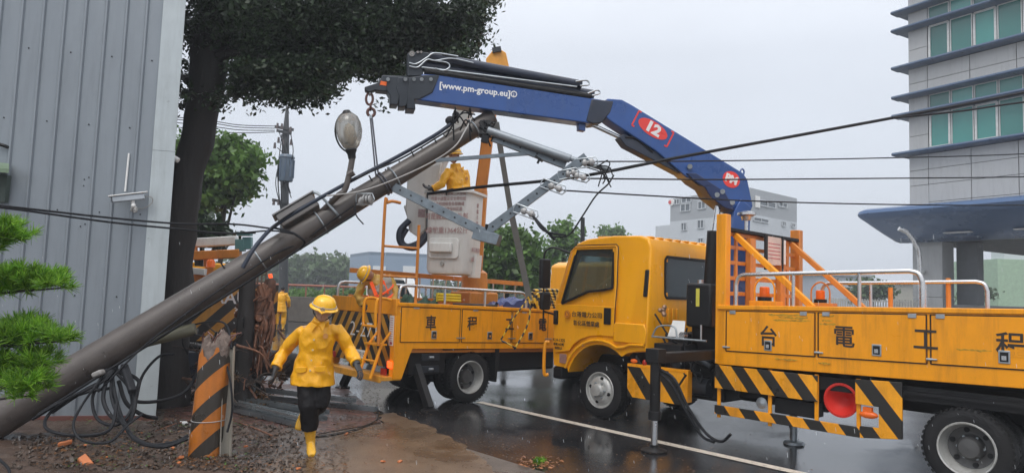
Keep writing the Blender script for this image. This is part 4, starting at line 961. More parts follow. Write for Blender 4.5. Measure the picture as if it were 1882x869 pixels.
# bed
XR = -7.1
def bed(root, sd, x0, x1, z0, z1, doors, k, xk, matb, fy=1.08):
    """side wall with recessed seams: proud door leaves, hinges, top lip"""
    m = MS(k, xk)
    m.box((x1, sd*fy-.05 if sd > 0 else -fy, z0), (x0, sd*fy if sd > 0 else -fy+.05, z1))
    m.box((x1-.0, (sd*fy-.075) if sd > 0 else -fy-.02, z1-.045), (x0+.0, (sd*fy+.02) if sd > 0 else -fy+.075, z1+.008))
    return m.build('side_board', matb, root, bevel=.008)
sbB = bed(TB, 1, -1.94, XR, .965, 1.70, None, KB, -2.0, m_yel)
bed(TB, -1, -1.94, XR, .965, 1.70, None, KB, -2.0, m_yel)
m = bB(); m.box((XR,-1.03,.965),(-1.94,1.03,1.06)); m.box((XR-.06,-1.08,.965),(XR,1.08,1.70)); m.build('deck', m_yel, TB, bevel=.008)
for x0, x1 in ((-2.07,-3.17),(-3.23,-4.32),(-4.38,-5.48),(-5.54,-6.64)):
    m = bB(); m.box((x1,1.081,1.145),(x0,1.089,1.630)); d = m.build('locker_door', m_yel, TB, bevel=.003)
    g = bB(); 
    for a, b in (((x0+.012,1.139),(x0+.012,1.636)),((x1-.012,1.139),(x1-.012,1.636)),((x0+.012,1.636),(x1-.012,1.636)),((x0+.012,1.139),(x1-.012,1.139))): g.beam((a[0],1.0815,a[1]),(b[0],1.0815,b[1]),.010,.012,up=yax)
    g.build('door_gap', m_blk, d)
    xm = (x0+x1)/2; xl = x0-.55 if x0 > -3 else x0-.62
    latch_part(d, (xl, 1.089, zb(xl, 1.235 if x0 > -3 else 1.25)), V((1,0,0)), yax)
    h = bB()
    h.box((x0-.01,1.083,1.175),(x0+.05,1.10,1.20)); h.tube([(x0+.05,1.10,1.187),(x0-.05,1.10,1.187)], .009, 6)
    h.box((x0-.12,1.089,1.60),(x0-.04,1.098,1.645)); h.box((x1+.08,1.089,1.60),(x1+.16,1.098,1.645)); h.build('hinge', m_gal, d, bevel=.002)
for ch, px_, py_ in (('台',1412,620),('電',1551,621),('工',1701,626),('程',1857,637)):
    q = LB(px_, py_, 1.09); lettering(ch, .255, Mleft((q.x, 1.0905, q.z)), m_ink, TB, offset=.0035, sx=.95)
lettering('車', .255, Mleft((-5.85, 1.0905, zb(-5.85, 1.42))), m_ink, TB, offset=.0035)
_rr = random.Random(40)
m = bB()
for (x0_, x1_, z_) in ((-2.62,-3.02,1.60),(-2.75,-3.10,1.57),(-2.68,-3.14,1.54),(-3.24,-3.40,1.60),(-3.26,-3.38,1.55),(-3.23,-3.42,1.51),(-2.70,-2.98,1.085),(-3.22,-3.36,1.07),(-4.6,-4.9,1.30)):
    n_ = 9; up_ = [V((x0_+(x1_-x0_)*i/n_, 1.0895, z_+.006+_rr.uniform(-.004,.010))) for i in range(n_+1)]; dn_ = [V((x0_+(x1_-x0_)*i/n_, 1.0895, z_-.006-_rr.uniform(-.002,.010))) for i in range(n_+1)][::-1]
    dn_[0].z = dn_[-1].z = z_; m.prism(up_+dn_, (0,.0008,0))
m.build('paint_scrape', mat('olive_scrape', (.50,.27,.015), .6, var=.5, vs=30), TB, smooth=False)
# headboard lattice
def post(mb, x, y, z0, z1, w_, d_): mb.box((x-w_/2,y-d_/2,z0),(x+w_/2,y+d_/2,z1))
m = MB(); post(m, -1.97, 1.02, .97, 2.87, .14, .12); m.build('headboard_post', m_yel, TB, bevel=.008)
q = LB(1480, 423, -1.02); zf = q.z
m = MB(); post(m, -1.97, -1.02, 1.0, zf, .14, .12); m.build('headboard_post', m_org, TB, bevel=.008)
zt0 = 2.66
m = MB()
for z in (1.86, 2.06, 2.26, 2.46, 2.63): m.box((-1.985,-.96,z-.025),(-1.955,.96,z+.025))
for y in (.72,.42,-.42,-.72): m.box((-1.99,y-.028,1.70),(-1.96,y+.028,2.62))
for y in (.42,-.42): m.box((-2.06,y-.07,1.6),(-1.99,y+.07,2.60))
m.build('headboard_lattice', m_org, TB, bevel=.004)
m = MB(); m.beam((-2.0,.96,2.68),(-2.0,-1.0,2.68),.07,.05); m.build('rubber_strip', m_rub, TB, bevel=.01)
for y, mt in ((.78, m_yel), (-.78, m_org)):
    m = MB(); m.beam((-2.0,y,2.62),(-3.02,y,1.72),.07,.07); m.build('headboard_brace', mt, TB, bevel=.006)
m = MB(); m.box((-2.09,-.30,2.28),(-2.075,.10,2.66)); sg = m.build('notice_board', mat('notice_pink', (.62,.52,.47), .5, dirt=.3), TB)
Mrear = lambda c: face_matrix(c, (0,-1,0), (0,0,1))
m = MB()
for z in (2.36,2.41,2.46,2.51,2.56): m.box((-2.0925,-.27,z),(-2.0905,.07,z+.012))
m.build('text_lines', m_redink, sg, smooth=False)
m = MB(); m.box((-2.09,-.44,2.30),(-2.075,-.34,2.64)); m.build('notice_board', m_whitepl, TB)
m = MB(); m.box((-2.11,.12,2.20),(-2.09,.19,2.68)); m.box((-2.11,-.335,2.2),(-2.095,-.305,2.68)); m.build('strap', m_rub, TB)
# round lamp above the lattice
m = MB(); m.tube([(-2.0,.50,2.70),(-2.0,.50,2.86)], .025, 8); m.lathe([(.001,0),(.06,.0),(.075,.05),(.12,.07),(.12,.10),(.05,.125),(.001,.13)], (-2.0,.50,2.84), seg=20); m.build('work_lamp', m_rail, TB)
# beacons with hoop guards
for yb_, mt in ((.80, m_yel), (-.80, m_org)):
    bx = -2.42
    m = MB(); m.box((bx-.2,yb_-.09,1.70),(bx+.16,yb_+.09,1.78)); bt_ = m.build('lamp_base', mt, TB, bevel=.006)
    m = MB(); m.lathe([(.001,0),(.055,.0),(.06,.02),(.06,.125),(.05,.135),(.001,.14)], (bx,yb_,1.82), seg=18); m.build('beacon', m_amber, bt_)
    m = MB(); m.lathe([(.085,0),(.085,.05),(.001,.05)], (bx,yb_,1.78), seg=16); m.build('beacon_foot', m_blk, bt_)
    m = MB(); m.tube(catmull([(bx-.13,yb_,1.78),(bx-.12,yb_,1.98),(bx,yb_,2.07),(bx+.12,yb_,1.98),(bx+.13,yb_,1.78)], 5), .012, 8); m.build('hoop_guard', mt, bt_)
# handrails
def rail(root, yl, xa, xb, z0, ztop, posts, r=.026, k=KB, xk=-2.0):
    m = MS(k, xk); c = .12*(1 if xb > xa else -1)
    m.tube([V(p) for p in ((xa,yl,z0),(xa,yl,ztop-.14))]+catmull([(xa,yl,ztop-.12),(xa+c*.3,yl,ztop-.03),(xa+c,yl,ztop)], 4)+catmull([(xb-c,yl,ztop),(xb-c*.3,yl,ztop-.03),(xb,yl,ztop-.12)], 4)+[V((xb,yl,z0))], r, 10)
    for x in posts: m.tube([(x,yl,z0),(x,yl,ztop)], r*.8, 8)
    return m.build('handrail', m_rail, root)
rail(TB, 1.03, -2.16, -4.28, 1.69, 2.09, (-2.9,-3.65))
q0, q1 = LB(1510, 560, -1.03), LB(1815, 560, -1.03)
rail(TB, -1.03, q0.x, q1.x, 1.69, 2.05, [q0.x+(q1.x-q0.x)*t for t in (.33,.66)])
m = bB(); q = LB(1742, 560, -1.03); m.tube([(q.x,-1.06,1.6),(q.x,-1.06,2.1)], .03, 8); m.build('stake', m_org, TB)
q = LB(1565, 520, -.9); m = bB(); m.tube([(q.x-.5,-.9,1.6),(q.x-.5,-.9,1.98)], .03, 8); m.build('stake', m_org, TB)
# under-run guards with stripes
m = MB(); m.box((-3.20,1.045,.665),(-1.90,1.075,.955)); m.build('side_guard', m_stripeB, TB, bevel=.004)
m = MB(); m.box((-3.66,1.045,.345),(-1.90,1.075,.455)); m.build('side_guard', m_stripeS, TB, bevel=.004)
m = MB(); m.xz([(-3.62,.965),(-4.09,.985),(-4.09,.40),(-3.665,.345),(-3.665,.47),(-3.86,.48),(-3.86,.70),(-3.62,.70)], 1.045, 1.075); m.build('side_guard', stripes('side_guard_stripes', (.88,.36,.008), (.02,.018,.016), .38, -1, .8), TB, bevel=.004)
m = MB(); 
for x in (-1.94,-2.62,-3.18,-3.64): m.box((x-.022,1.02,.30 if x > -2 or x == -2.62 else .36),(x+.022,1.043,.97))
m.build('guard_post', m_yel, TB, bevel=.004)
m = MB(); m.box((-3.79,1.03,.60),(-3.70,1.08,.68)); m.sphere((-3.75,1.05,.60),(.10,.05,.04),12); m.build('side_marker', m_amber, TB)
m = MB(); m.box((-3.14,.75,.46),(-2.66,1.0,.64)); m.build('battery_box', m_blk, TB, bevel=.01)
m = MB(); m.lathe([(.001,0),(.06,0),(.07,.03),(.001,.05)], (-2.5,.98,.55), axis='y', seg=16); m.build('filler_cap', m_gal, TB)
m = MB(); m.box((-3.2,.2,.5),(-2.0,.72,.9)); m.build('fuel_tank', m_blk, TB, bevel=.06)
m = MB(); m.box((-6.9,-1.0,.80),(-2.0,1.0,.95)); m.build('underframe', m_blk, TB)
m = MB(); m.box((-5.4,.70,.86),(-3.95,1.03,.90)); m.build('mudguard', m_blk, TB)
m = MB(); m.box((-1.46,1.045,.38),(-.52,1.075,.80)); m.build('side_guard', stripes('wide_guard_stripes', (.88,.36,.008), (.02,.018,.016), .46, -1.0, .8), TB, bevel=.004)
m = MB(); m.box((-1.46,.98,.80),(-.52,1.08,.84)); m.box((-1.50,.96,.42),(-1.46,1.07,.84)); m.build('guard_post', m_yel, TB, bevel=.004)
m = MB(); m.sphere((-.62,1.06,.88),(.06,.03,.03),10); m.build('side_marker', m_amber, TB)
m = MB(); m.sphere((-.80,1.06,.87),(.035,.03,.045),10); m.build('red_reflector', m_redlens, TB)
# outrigger, beam, hydraulic tank and crane base machinery
gr = WBi @ G(1202, 829); xo, yo = gr.x, gr.y
m = MB(); m.tube([(xo,yo,.40),(xo,yo,1.12)], .062, 16); m.tube([(xo,yo,.36),(xo,yo,.46)], .075, 16); m.box((xo-.09,yo-.08,1.02),(xo+.09,yo+.08,1.18)); og = m.build('outrigger', m_blk, TB, bevel=.004)
m = MB(); m.tube([(xo,yo,.03),(xo,yo,.40)], .038, 16); m.build('piston_rod', m_chr, og)
m = MB(); m.lathe([(.001,0),(.15,0),(.15,.02),(.05,.05),(.05,.08),(.001,.08)], (xo,yo,0), seg=24); m.build('foot_plate', m_blk, og)
m = MB(); m.box((-1.40,-1.12,.98),(-.98,1.10,1.16)); m.box((xo-.07,-.2,1.01),(xo+.07,yo,1.13)); m.build('outrigger_beam', m_blk, TB, bevel=.01)
m = MB(); m.tube([(xo,-1.25,.40),(xo,-1.25,1.12)], .062, 16); og2 = m.build('outrigger', m_blk, TB)
m = MB(); m.tube([(xo,-1.25,.03),(xo,-1.25,.40)], .038, 16); m.build('piston_rod', m_chr, og2)
m = MB(); m.lathe([(.001,0),(.15,0),(.15,.02),(.05,.05),(.05,.08),(.001,.08)], (xo,-1.25,0), seg=24); m.build('foot_plate', m_blk, og2)
# far-side rear stabiliser foot seen below the guard
g2 = WBi @ G(1459, 815); m = MB(); m.tube([(g2.x,g2.y,.04),(g2.x,g2.y,.7)], .04, 12); m.lathe([(.001,0),(.13,0),(.12,.03),(.001,.05)], (g2.x,g2.y,0), seg=18); m.build('support_leg', m_gal, TB)
t0, t1 = LB(1262, 520, 1.0), LB(1308, 600, 1.0)
m = MB(); m.box((t1.x,.74,t1.z-.02),(t0.x,1.02,t0.z)); tk = m.build('hydraulic_tank', m_blk, TB, bevel=.035)
m = MB(); a, b = LB(1281, 530, 1.03), LB(1284, 563, 1.03); m.box((a.x-.035,1.021,b.z),(a.x+.015,1.03,a.z)); m.build('level_gauge', mat('yellow_gauge', (.65,.58,.08), .4), tk)
m = MB(); m.tube([(t0.x-.14,.88,t0.z),(t0.x-.14,.88,t0.z+.05)], .04, 12); m.build('filler_cap', m_rail, tk)
m = MB(); m.box((-1.75,-.45,.86),(-1.15,.45,1.35)); m.box((-1.9,-.6,1.0),(-1.0,.6,1.12)); m.build('crane_base', m_blk, TB, bevel=.02)
m = MB(); m.box((-1.88,-.95,.45),(-.95,.80,1.04)); m.box((-1.80,-.9,1.04),(-1.3,.70,1.62)); m.box((-1.25,-.6,1.0),(-.92,.7,1.30)); m.build('machinery_box', m_blk, TB, bevel=.03)
m = MB(); m.tube([(-1.2,.86,.72),(-1.2,.86,.98)], .10, 14); m.tube([(-1.7,.84,.62),(-1.45,.84,.62)], .12, 14); m.tube([(-1.75,.9,.9),(-1.5,.9,1.0)], .05, 10); m.build('air_tank', m_plate, TB)
m = MB(); 
for x, y_ in ((-1.05,1.02),(-1.30,1.02)): pass
a, b = LB(1225, 588, 1.1), LB(1254, 620, 1.1)
m.prism([(a.x,1.06,b.z),(b.x,1.06,b.z),(b.x+.02,1.0,a.z),(a.x-.04,1.0,a.z)], (0,.01,0)); m.build('white_instruction_plate', m_whitepl, TB)
m = MB(); a = LB(1200, 618, 1.12); b = LB(1300, 618, 1.12)
m.tube(catmull([(a.x,1.14,a.z-.0),(a.x-.10,1.14,a.z+.14),(a.x-.35,1.14,a.z+.15),(a.x-.40,1.14,a.z)], 5), .012, 6); m.tube([(a.x,1.14,a.z),(b.x,1.14,a.z)], .014, 6); m.tube([(b.x+.08,1.14,a.z),(b.x+.08,1.14,a.z+.2)], .012, 6); m.build('lever_guard', m_gal, TB)
m = MB(); c = LB(1255, 616, 1.10); m.tube([(c.x,1.05,c.z),(c.x,1.13,c.z)], .045, 16); m.build('pressure_gauge', m_rail, TB)
rr = random.Random(5)
m = MB()
for k in range(6): x = a.x-.30-.035*k; m.box((x-.012,1.10,a.z-.27),(x+.012,1.13,a.z-.19))
m.build('control_levers', mat('pale_levers', (.70,.62,.35), .4), TB)
m = MB()
for k in range(16):
    s = V((rr.uniform(-1.75,-.9), rr.uniform(.5,1.05), rr.uniform(.6,1.3))); e = s+V((rr.uniform(-.4,.4), rr.uniform(-.2,.1), rr.uniform(-.35,.45)))
    m.tube(catmull([s, s.lerp(e,.5)+V((rr.uniform(-.1,.1),.05,rr.uniform(-.2,0))), e], 5), .014, 6)
m.tube(catmull([(xo-.03,yo-.02,.95),(xo-.25,yo-.02,.85),(xo-.42,yo-.05,.55),(xo-.6,yo-.12,.3),(xo-.80,yo-.1,.24),(xo-.92,yo-.1,.34)], 6), .017, 7)
m.tube(catmull([(xo-.03,yo-.02,.92),(xo-.22,yo-.02,.78),(xo-.40,yo-.05,.5),(xo-.55,yo-.12,.26),(xo-.72,yo-.1,.22)], 6), .017, 7)
build_each(m, 'hose', m_cable, TB)
m = MB(); c = LB(1218, 572, 1.0)
for k in range(5): m.sphere((c.x+rr.uniform(-.06,.06), .98, c.z+rr.uniform(-.06,.06)), .035, 8)
m.build('valve_block', mat('brass_valves', (.35,.22,.14), .4, .5), TB)
m = MB(); a, b = LB(1300, 560, .6), LB(1312, 640, .6); m.box((-1.72,.1,.95),(-1.55,.62,1.35)); m.build('slewing_housing', m_blue, TB, bevel=.03)

# ---- crane (vertical plane through the column and the hook)
COLc = WB @ V((-1.62, 0, 0)); HOOK = P(680, 165, 8.85)
ud = (HOOK-COLc); ud.z = 0; ud.normalize(); nc = V((ud.y, -ud.x, 0)); nc = nc if nc.y < 0 else -nc      # nc faces the camera
def PC(x, y, off=0): return PL(x, y, COLc+nc*off, nc)
def cpoly(name, pts, t, m_, parent=TB, bevel=.01, off=0, **kw):
    mb = MB(); mb.prism([PC(x, y, t/2+off) for x, y in pts], nc*-t); return mb.build(name, m_, parent, bevel=bevel, world=True, **kw)
col_ = MB(); cb0 = PC(1356, 560); 
cpoly('crane_column', [(1338,600),(1344,430),(1350,388),(1362,365),(1380,380),(1378,430),(1372,600)], .34, m_blue)
ib = cpoly('inner_boom', [(1116,181),(1143,183),(1160,192),(1366,318),(1374,330),(1384,378),(1376,398),(1352,392),(1306,357),(1296,342),(1282,333),(1262,326),(1205,277),(1124,224),(1114,216)], .25, m_blue, bevel=.014)
cpoly('lower_plate', [(1262,318),(1280,318),(1332,352),(1352,388),(1332,382),(1306,362),(1296,345),(1278,334)], .31, mat('crane_blue_dark', (.012,.028,.10), .4, dirt=.4, dcol=(.02,.02,.02)), parent=TB, bevel=.01)
cpoly('under_cylinder_guard', [(1138,252),(1148,246),(1252,292),(1275,312),(1262,322),(1246,318),(1150,268)], .18, m_dblue)
m = MB(); m.tube([PC(1085,228), PC(1150,258)], .028, 12); m.build('piston_rod', m_chr, TB, world=True)
m = MB(); m.tube([PC(1146,256), PC(1268,318)], .055, 14); m.build('boom_cylinder', m_dblue, TB, world=True)
m = MB(); m.tube([PC(1322,362,.02), PC(1311,440,.02)], .042, 14); m.build('piston_rod', m_chr, TB, world=True)
m = MB(); m.tube([PC(1311,425,.02), PC(1302,560,.02)], .085, 16); m.build('lift_cylinder', m_blk, TB, world=True)
for x, y in ((1346,372),(1268,306),(1328,352),(1318,358)):
    m = MB(); m.tube([PC(x,y,-.17), PC(x,y,.17)], .035, 14); m.build('pivot_pin', m_gal, TB, world=True)
m = MB(); c = PC(1364,319); ring = [c+ud*(.03*cos(2*pi*k/12))+zax*(.02+.045*sin(2*pi*k/12)) for k in range(13)]; m.tube(ring, .012, 6); m.build('lifting_eye', m_blue, TB, world=True)
# hose arch on the inner boom
m = MB(); m.tube(catmull([PC(1262,322,.1), PC(1285,340,.14), PC(1310,342,.14), PC(1300,352,.1)], 5), .012, 6); m.tube(catmull([PC(1150,252,.1), PC(1170,256,.1), PC(1200,280,.1)], 4), .012, 6); m.build('hydraulic_hose', m_cable, TB, world=True)
# outer boom
ob = cpoly('outer_boom', [(775,136),(800,137),(1105,183),(1121,190),(1122,200),(1106,222),(1092,228),(762,183),(768,172)], .24, m_blue, bevel=.014)
cpoly('boom_joint', [(1088,182),(1108,184),(1128,186),(1122,206),(1106,226),(1090,228),(1078,222)], .27, m_dblue, bevel=.012)
cpoly('boom_lug', [(1063,220),(1077,222),(1076,241),(1064,239)], .10, m_blue, bevel=.006)
m_plate2 = mat('dark_boom_plate', (.035,.042,.055), .4, .3, var=.2, dirt=.4, dcol=(.08,.08,.08))
cpoly('end_plate', [(782,138),(808,138),(795,170),(772,182),(762,183),(764,201),(747,200),(748,178),(752,142)], .275, m_plate)
cpoly('end_plate', [(732,142),(760,142),(752,178),(746,196),(733,196),(733,176),(728,162)], .245, m_plate)
cpoly('end_plate', [(712,140),(740,140),(735,176),(731,193),(717,192),(717,176),(710,164)], .225, m_plate)
cpoly('boom_extension', [(702,138),(752,140),(752,172),(690,166),(698,158)], .17, m_plate)
cpoly('hook_bracket', [(702,142),(704,163),(690,166),(680,170),(671,167),(670,160),(694,152)], .10, m_plate)
cpoly('amber_reflector', [(700,149),(711,151),(710,158),(698,156)], .176, m_amber, bevel=0)
for x in (713, 745, 761, 775, 792):
    m = MB(); m.tube([PC(x,146,-.16), PC(x,146,.16)], .024, 12); m.build('pivot_pin', m_gal, TB, world=True)
# extension cylinders and hoses on top of the boom
for (x0, y0, x1, y1, r, off, mt, nm) in ((758,118,1090,175,.070,-.02,m_dblue,'extension_cylinder'),(790,104,1068,156,.060,.05,m_dblue,'extension_cylinder'),(780,131,1085,178,.045,.09,m_blk,'extension_cylinder')):
    m = MB(); m.tube([PC(x0,y0,off), PC(x1,y1,off)], r, 14); m.build(nm, mt, TB, world=True)
m = MB(); m.tube([PC(775,124,.12), PC(1060,160,.12)], .012, 6); m.tube(catmull([PC(1058,150,.12), PC(1078,148,.12), PC(1082,156,.12), PC(1066,158,.12)], 5), .012, 6)
m.tube(catmull([PC(1080,172,.12), PC(1098,166,.12), PC(1102,172,.12), PC(1088,176,.12)], 5), .012, 6)
m.tube(catmull([PC(752,116,.13), PC(765,118,.13), PC(785,106,.13), PC(800,98,.13), PC(842,104,.13)], 5), .010, 6)
m.tube(catmull([PC(752,122,.13), PC(768,124,.13), PC(785,110,.13), PC(800,112,.13), PC(830,108,.13), PC(870,116,.13)], 5), .010, 6)
m.tube(catmull([PC(800,112,.13), PC(822,116,.13), PC(826,124,.13), PC(815,130,.13), PC(800,126,.13)], 5), .010, 6)
m.build('hydraulic_pipe', m_gal, TB, world=True)
cpoly('valve_bank', [(749,97),(776,95),(828,104),(826,112),(778,108),(778,140),(748,140)], .20, m_plate)
m = MB(); m.tube([PC(757,99,.1), PC(757,99,.13)], .035, 14); m.tube([PC(768,96,.1), PC(768,96,.135)], .02, 4); m.tube([PC(774,96,.1), PC(774,96,.135)], .02, 4); m.build('fitting', m_rail, TB, world=True)
m = MB(); m.beam(PC(812,101,.08), PC(838,106,.08), .05, .05); m.build('pipe_clamp', m_blk, TB, world=True)
# decals
def decal_m(x, y, x2, y2, off): a, b = PC(x, y, off), PC(x2, y2, off); return a, b
a, b = PC(824,159,.1215), PC(934,173,.1215); xd = b-a
Md = face_matrix((a+b)/2, xd, zax); lettering('[www.pm-group.eu]®', .115, Md, m_wink, ob, offset=.0028, world=True, sx=1.0)
def ellipse(name, c, xd, rx, rz, m_, parent, off):
    f = face_matrix(c, xd, zax); mb = MB(); mb.prism([f @ V((rx*cos(2*pi*k/36), rz*sin(2*pi*k/36), 0)) for k in range(36)], nc*.002); return mb.build(name, m_, parent, world=True, smooth=False)
m_decal = mat('decal_red', (.72,.05,.04), .35, var=.05)
xd = PC(1240,262,.126)-PC(1160,212,.126); c = PC(1200,237,.1265)
ellipse('red_oval', c, xd, .235, .105, m_decal, ib, 0)
f = face_matrix(c+nc*.0035, xd, zax); lettering('12', .20, f, m_wink, ib, offset=.010, world=True, sx=1.2)
for sgn in (-1, 1):
    mb = MB(); e = f
    for (p0, p1) in (((.29,-.115),(.29,.115)),((.29,.115),(.25,.115)),((.29,-.115),(.25,-.115))):
        mb.beam(e @ V((sgn*p0[0], p0[1], -.002)), e @ V((sgn*p1[0], p1[1], -.002)), .022, .003, up=nc)
    mb.build('red_bracket', m_decal, ib, world=True)
c = PC(1344,330,.1265); xd2 = PC(1360,336,.126)-PC(1328,322,.126)
ellipse('red_oval', c, xd2, .135, .115, m_decal, ib, 0)
lettering('PM', .15, face_matrix(c+nc*.0035, xd2, zax), m_wink, ib, offset=.008, world=True)
# hook chain (own thing, it hangs) and sling
def ring(mb, c, ax, up, rx, rz, r, a0=0, a1=360, n=18):
    ax = V(ax).normalized(); up = V(up).normalized()
    mb.tube([V(c)+ax*(rx*cos(radians(a0+(a1-a0)*k/n)))+up*(rz*sin(radians(a0+(a1-a0)*k/n))) for k in range(n+1)], r, 8)
hk = PC(678, 168, 0); ch = thing('hoist_chain', 'rusty chain link and hook hanging from the blue boom tip', 'hook', PC(681, 213))
m_rust = mat('rusty_hook', (.13,.065,.055), .5, .5, var=.3, dirt=.4)
m = MB(); ring(m, PC(679,182), ud, zax, .042, .075, .016); m.build('link', m_rust, ch, world=True)
m = MB(); ring(m, PC(680,168), nc, zax, .03, .05, .014); m.build('link', m_gal, ch, world=True)
m = MB(); ring(m, PC(681,197), nc, zax, .03, .04, .015); m.build('swivel', m_rust, ch, world=True)
m = MB(); ring(m, PC(682,207), ud, zax, .045, .05, .019, -60, 250); m.build('hook', m_rust, ch, world=True)
# warning cone stored under the bed
cn = LB(1546, 735, 1.0); cone = thing('traffic_cone', 'red traffic cone lying on its side, wide rim outward, in the rack under the flatbed', 'cone', WB @ V((cn.x, 1.0, cn.z-.17)), TB.rotation_euler.z)
m = MB(); m.lathe([(.03,-.62),(.125,-.06),(.15,-.02),(.165,0),(.19,0),(.19,.012),(.165,.014),(.145,-.02),(.13,-.05),(.10,-.09),(.055,-.14),(.001,-.17)], (0,0,.17), axis='y', seg=40)
for k in range(34): a = 2*pi*k/34; m.sphere((.178*cos(a), .016, .17+.178*sin(a)), .007, 6)
m.build('cone_body', m_red, cone)

# ------------------------------------------------------------------ truck A (bucket truck)
FA = G(865, 740); uA = V((cos(radians(40)), sin(radians(40)), 0)); nA = V((uA.y, -uA.x, 0))      # nA: its right side, towards the camera
TA = thing('bucket_truck', 'yellow aerial bucket truck parked crosswise, chevron tail and ladder facing left', 'truck', FA-nA*1.05, radians(40))
WA = WM(TA); WAi = WA.inverted()
def LA(x, y, yl=-1.05): return WAi @ PL(x, y, WA @ V((0, yl, 0)), nA)
def bA(): return MS(.022, -1.4)
wheel(TA, 0, -.90, -1, dual=True); wheel(TA, 0, .90, 1, dual=True)
wheel(TA, 4.35, -.92, -1, front=True); wheel(TA, 4.35, .92, 1, front=True)
m = MB(); m.box((-1.3,-.45,.60),(5.4,-.33,.84)); m.box((-1.3,.33,.60),(5.4,.45,.84)); m.build('chassis', m_blk, TA, bevel=.008)
m = MB(); m.tube([(0,-.8,.4),(0,.8,.4)], .09, 12); m.sphere((0,0,.4),(.2,.2,.2),14); m.tube([(4.35,-.85,.4),(4.35,.85,.4)], .06, 12); m.build('axle', m_blk, TA)
zt_, zb_ = 1.56, .865
m = bA(); m.xz([(-1.42,zt_),(2.32,zt_),(2.32,zb_+.02),(-1.13,zb_+.02),(-1.17,.80),(-1.30,.44),(-1.42,.44)], -1.05, -1.01); m.box((-1.42,-1.07,zt_-.04),(2.32,-.98,zt_+.01)); m.build('side_board', m_yel, TA, bevel=.006)
m = bA(); m.xz([(-1.42,zt_),(2.32,zt_),(2.32,zb_+.02),(-1.13,zb_+.02),(-1.17,.80),(-1.30,.44),(-1.42,.44)], 1.01, 1.05); m.build('side_board', m_yel, TA, bevel=.006)
m = bA(); m.box((-1.36,-1.0,zb_-.04),(2.30,1.0,zb_+.10)); m.build('deck', m_org, TA)
m = bA(); m.box((-1.44,-1.05,.60),(-1.40,1.05,1.38)); m.build('tail_board', m_stripeC, TA)
m = bA(); m.box((-1.452,-1.05,1.385),(-1.39,1.05,1.62)); m.box((-1.452,-1.055,.44),(-1.40,-.93,1.38)); m.build('tail_frame', m_yel, TA, bevel=.006)
m = bA(); m.box((-1.66,-1.03,.42),(-1.30,1.05,.48)); m.box((-1.68,-1.05,.40),(-1.64,1.06,.50)); m.build('rear_step', mat('worn_yellow', (.66,.30,.03), .45, dirt=.7, dcol=(.15,.08,.04), ds=6), TA, bevel=.006)
for x0, x1 in ((-1.35,-.28),(-.23,.78),(.82,1.62)):
    m = bA(); m.box((x0,-1.059,.99),(x1,-1.0515,1.50)); d = m.build('locker_door', m_yel, TA, bevel=.003)
    g = bA()
    for a, b in (((x0-.006,.985),(x0-.006,1.505)),((x1+.006,.985),(x1+.006,1.505)),((x0,1.505),(x1,1.505)),((x0,.985),(x1,.985))): g.beam((a[0],-1.0525,a[1]),(b[0],-1.0525,b[1]),.009,.010,up=yax)
    g.build('door_gap', m_blk, d)
    xm = (x0+x1)/2+(.05 if x0 < 0 else 0); latch_part(d, (xm,-1.059,1.10-.022*(xm+1.4)), V((1,0,0)), V((0,-1,0)))
    h = bA(); h.box((x1-.06,-1.075,1.05),(x1+.10,-1.06,1.065)); h.box((x0+.2,-1.066,1.485),(x0+.3,-1.058,1.505)); h.build('hinge', m_gal, d)
Mright = lambda c: face_matrix(c, (1,0,0), (0,0,1))
for chh, a, b in (('車',792,595),('程',868,596),('工',937,597),('電',997,598)):
    q = LA(a, b, -1.062); lettering(chh, .235, Mright((q.x,-1.0625,q.z)), m_ink, TA, offset=.004, sx=.85)
lettering('2-271', .33, face_matrix((-1.4425,-.1,1.10), (0,-1,0), (0,0,1)), m_wink, TA, offset=-.004, sx=1.25)
lettering('KEB-3315', .10, face_matrix((-1.4425,.05,.72), (0,-1,0), (0,0,1)), m_ink, TA)
m = MB(); m.box((-1.441,-.18,.66),(-1.4405,.28,.79)); m.build('number_plate', m_whitepl, TA)
# red-lettered strip, tail lamps
m = MB(); m.box((-1.458,-1.02,.93),(-1.453,-.90,1.37)); st_ = m.build('notice_strip', m_whitepl, TA)
m = MB()
for k in range(11): m.box((-1.4600,-1.0,1.00+.033*k),(-1.4582,-.92,1.008+.033*k))
m.box((-1.4605,-1.0,.945),(-1.4582,-.93,.985)); m.build('text_lines', m_redink, st_, smooth=False)
m = MB(); m.box((-1.47,-1.03,.60),(-1.453,-.90,.70)); m.build('tail_lamp', m_tail, TA, bevel=.008)
m = MB(); m.box((-1.47,.80,.60),(-1.453,.98,.70)); m.build('tail_lamp', m_redlens, TA, bevel=.008)
m = MB(); m.box((-1.47,-.88,.46),(-1.455,-.72,.58)); m.build('reflector', m_redlens, TA)
# tail ladder
m = MB()
for y in (-.62,-.98):
    m.tube(catmull([(-1.50,y,1.60),(-1.66,y,1.62),(-1.74,y,1.55),(-1.74,y,1.20)], 5), .024, 8)
m.tube([(-1.74,-.62,1.21),(-1.74,-.98,1.21)], .02, 8)
for y in (-.58,-.94): m.tube([(-1.60,y,.95),(-1.76,y,.46)], .024, 8); m.tube([(-1.60,y,.95),(-1.46,y,1.12)], .02, 8)
m.box((-1.68,-.96,.93),(-1.52,-.56,.955)); m.tube([(-1.68,-.58,.70),(-1.68,-.94,.70)], .018, 8)
m.build('tail_ladder', m_yel, TA)
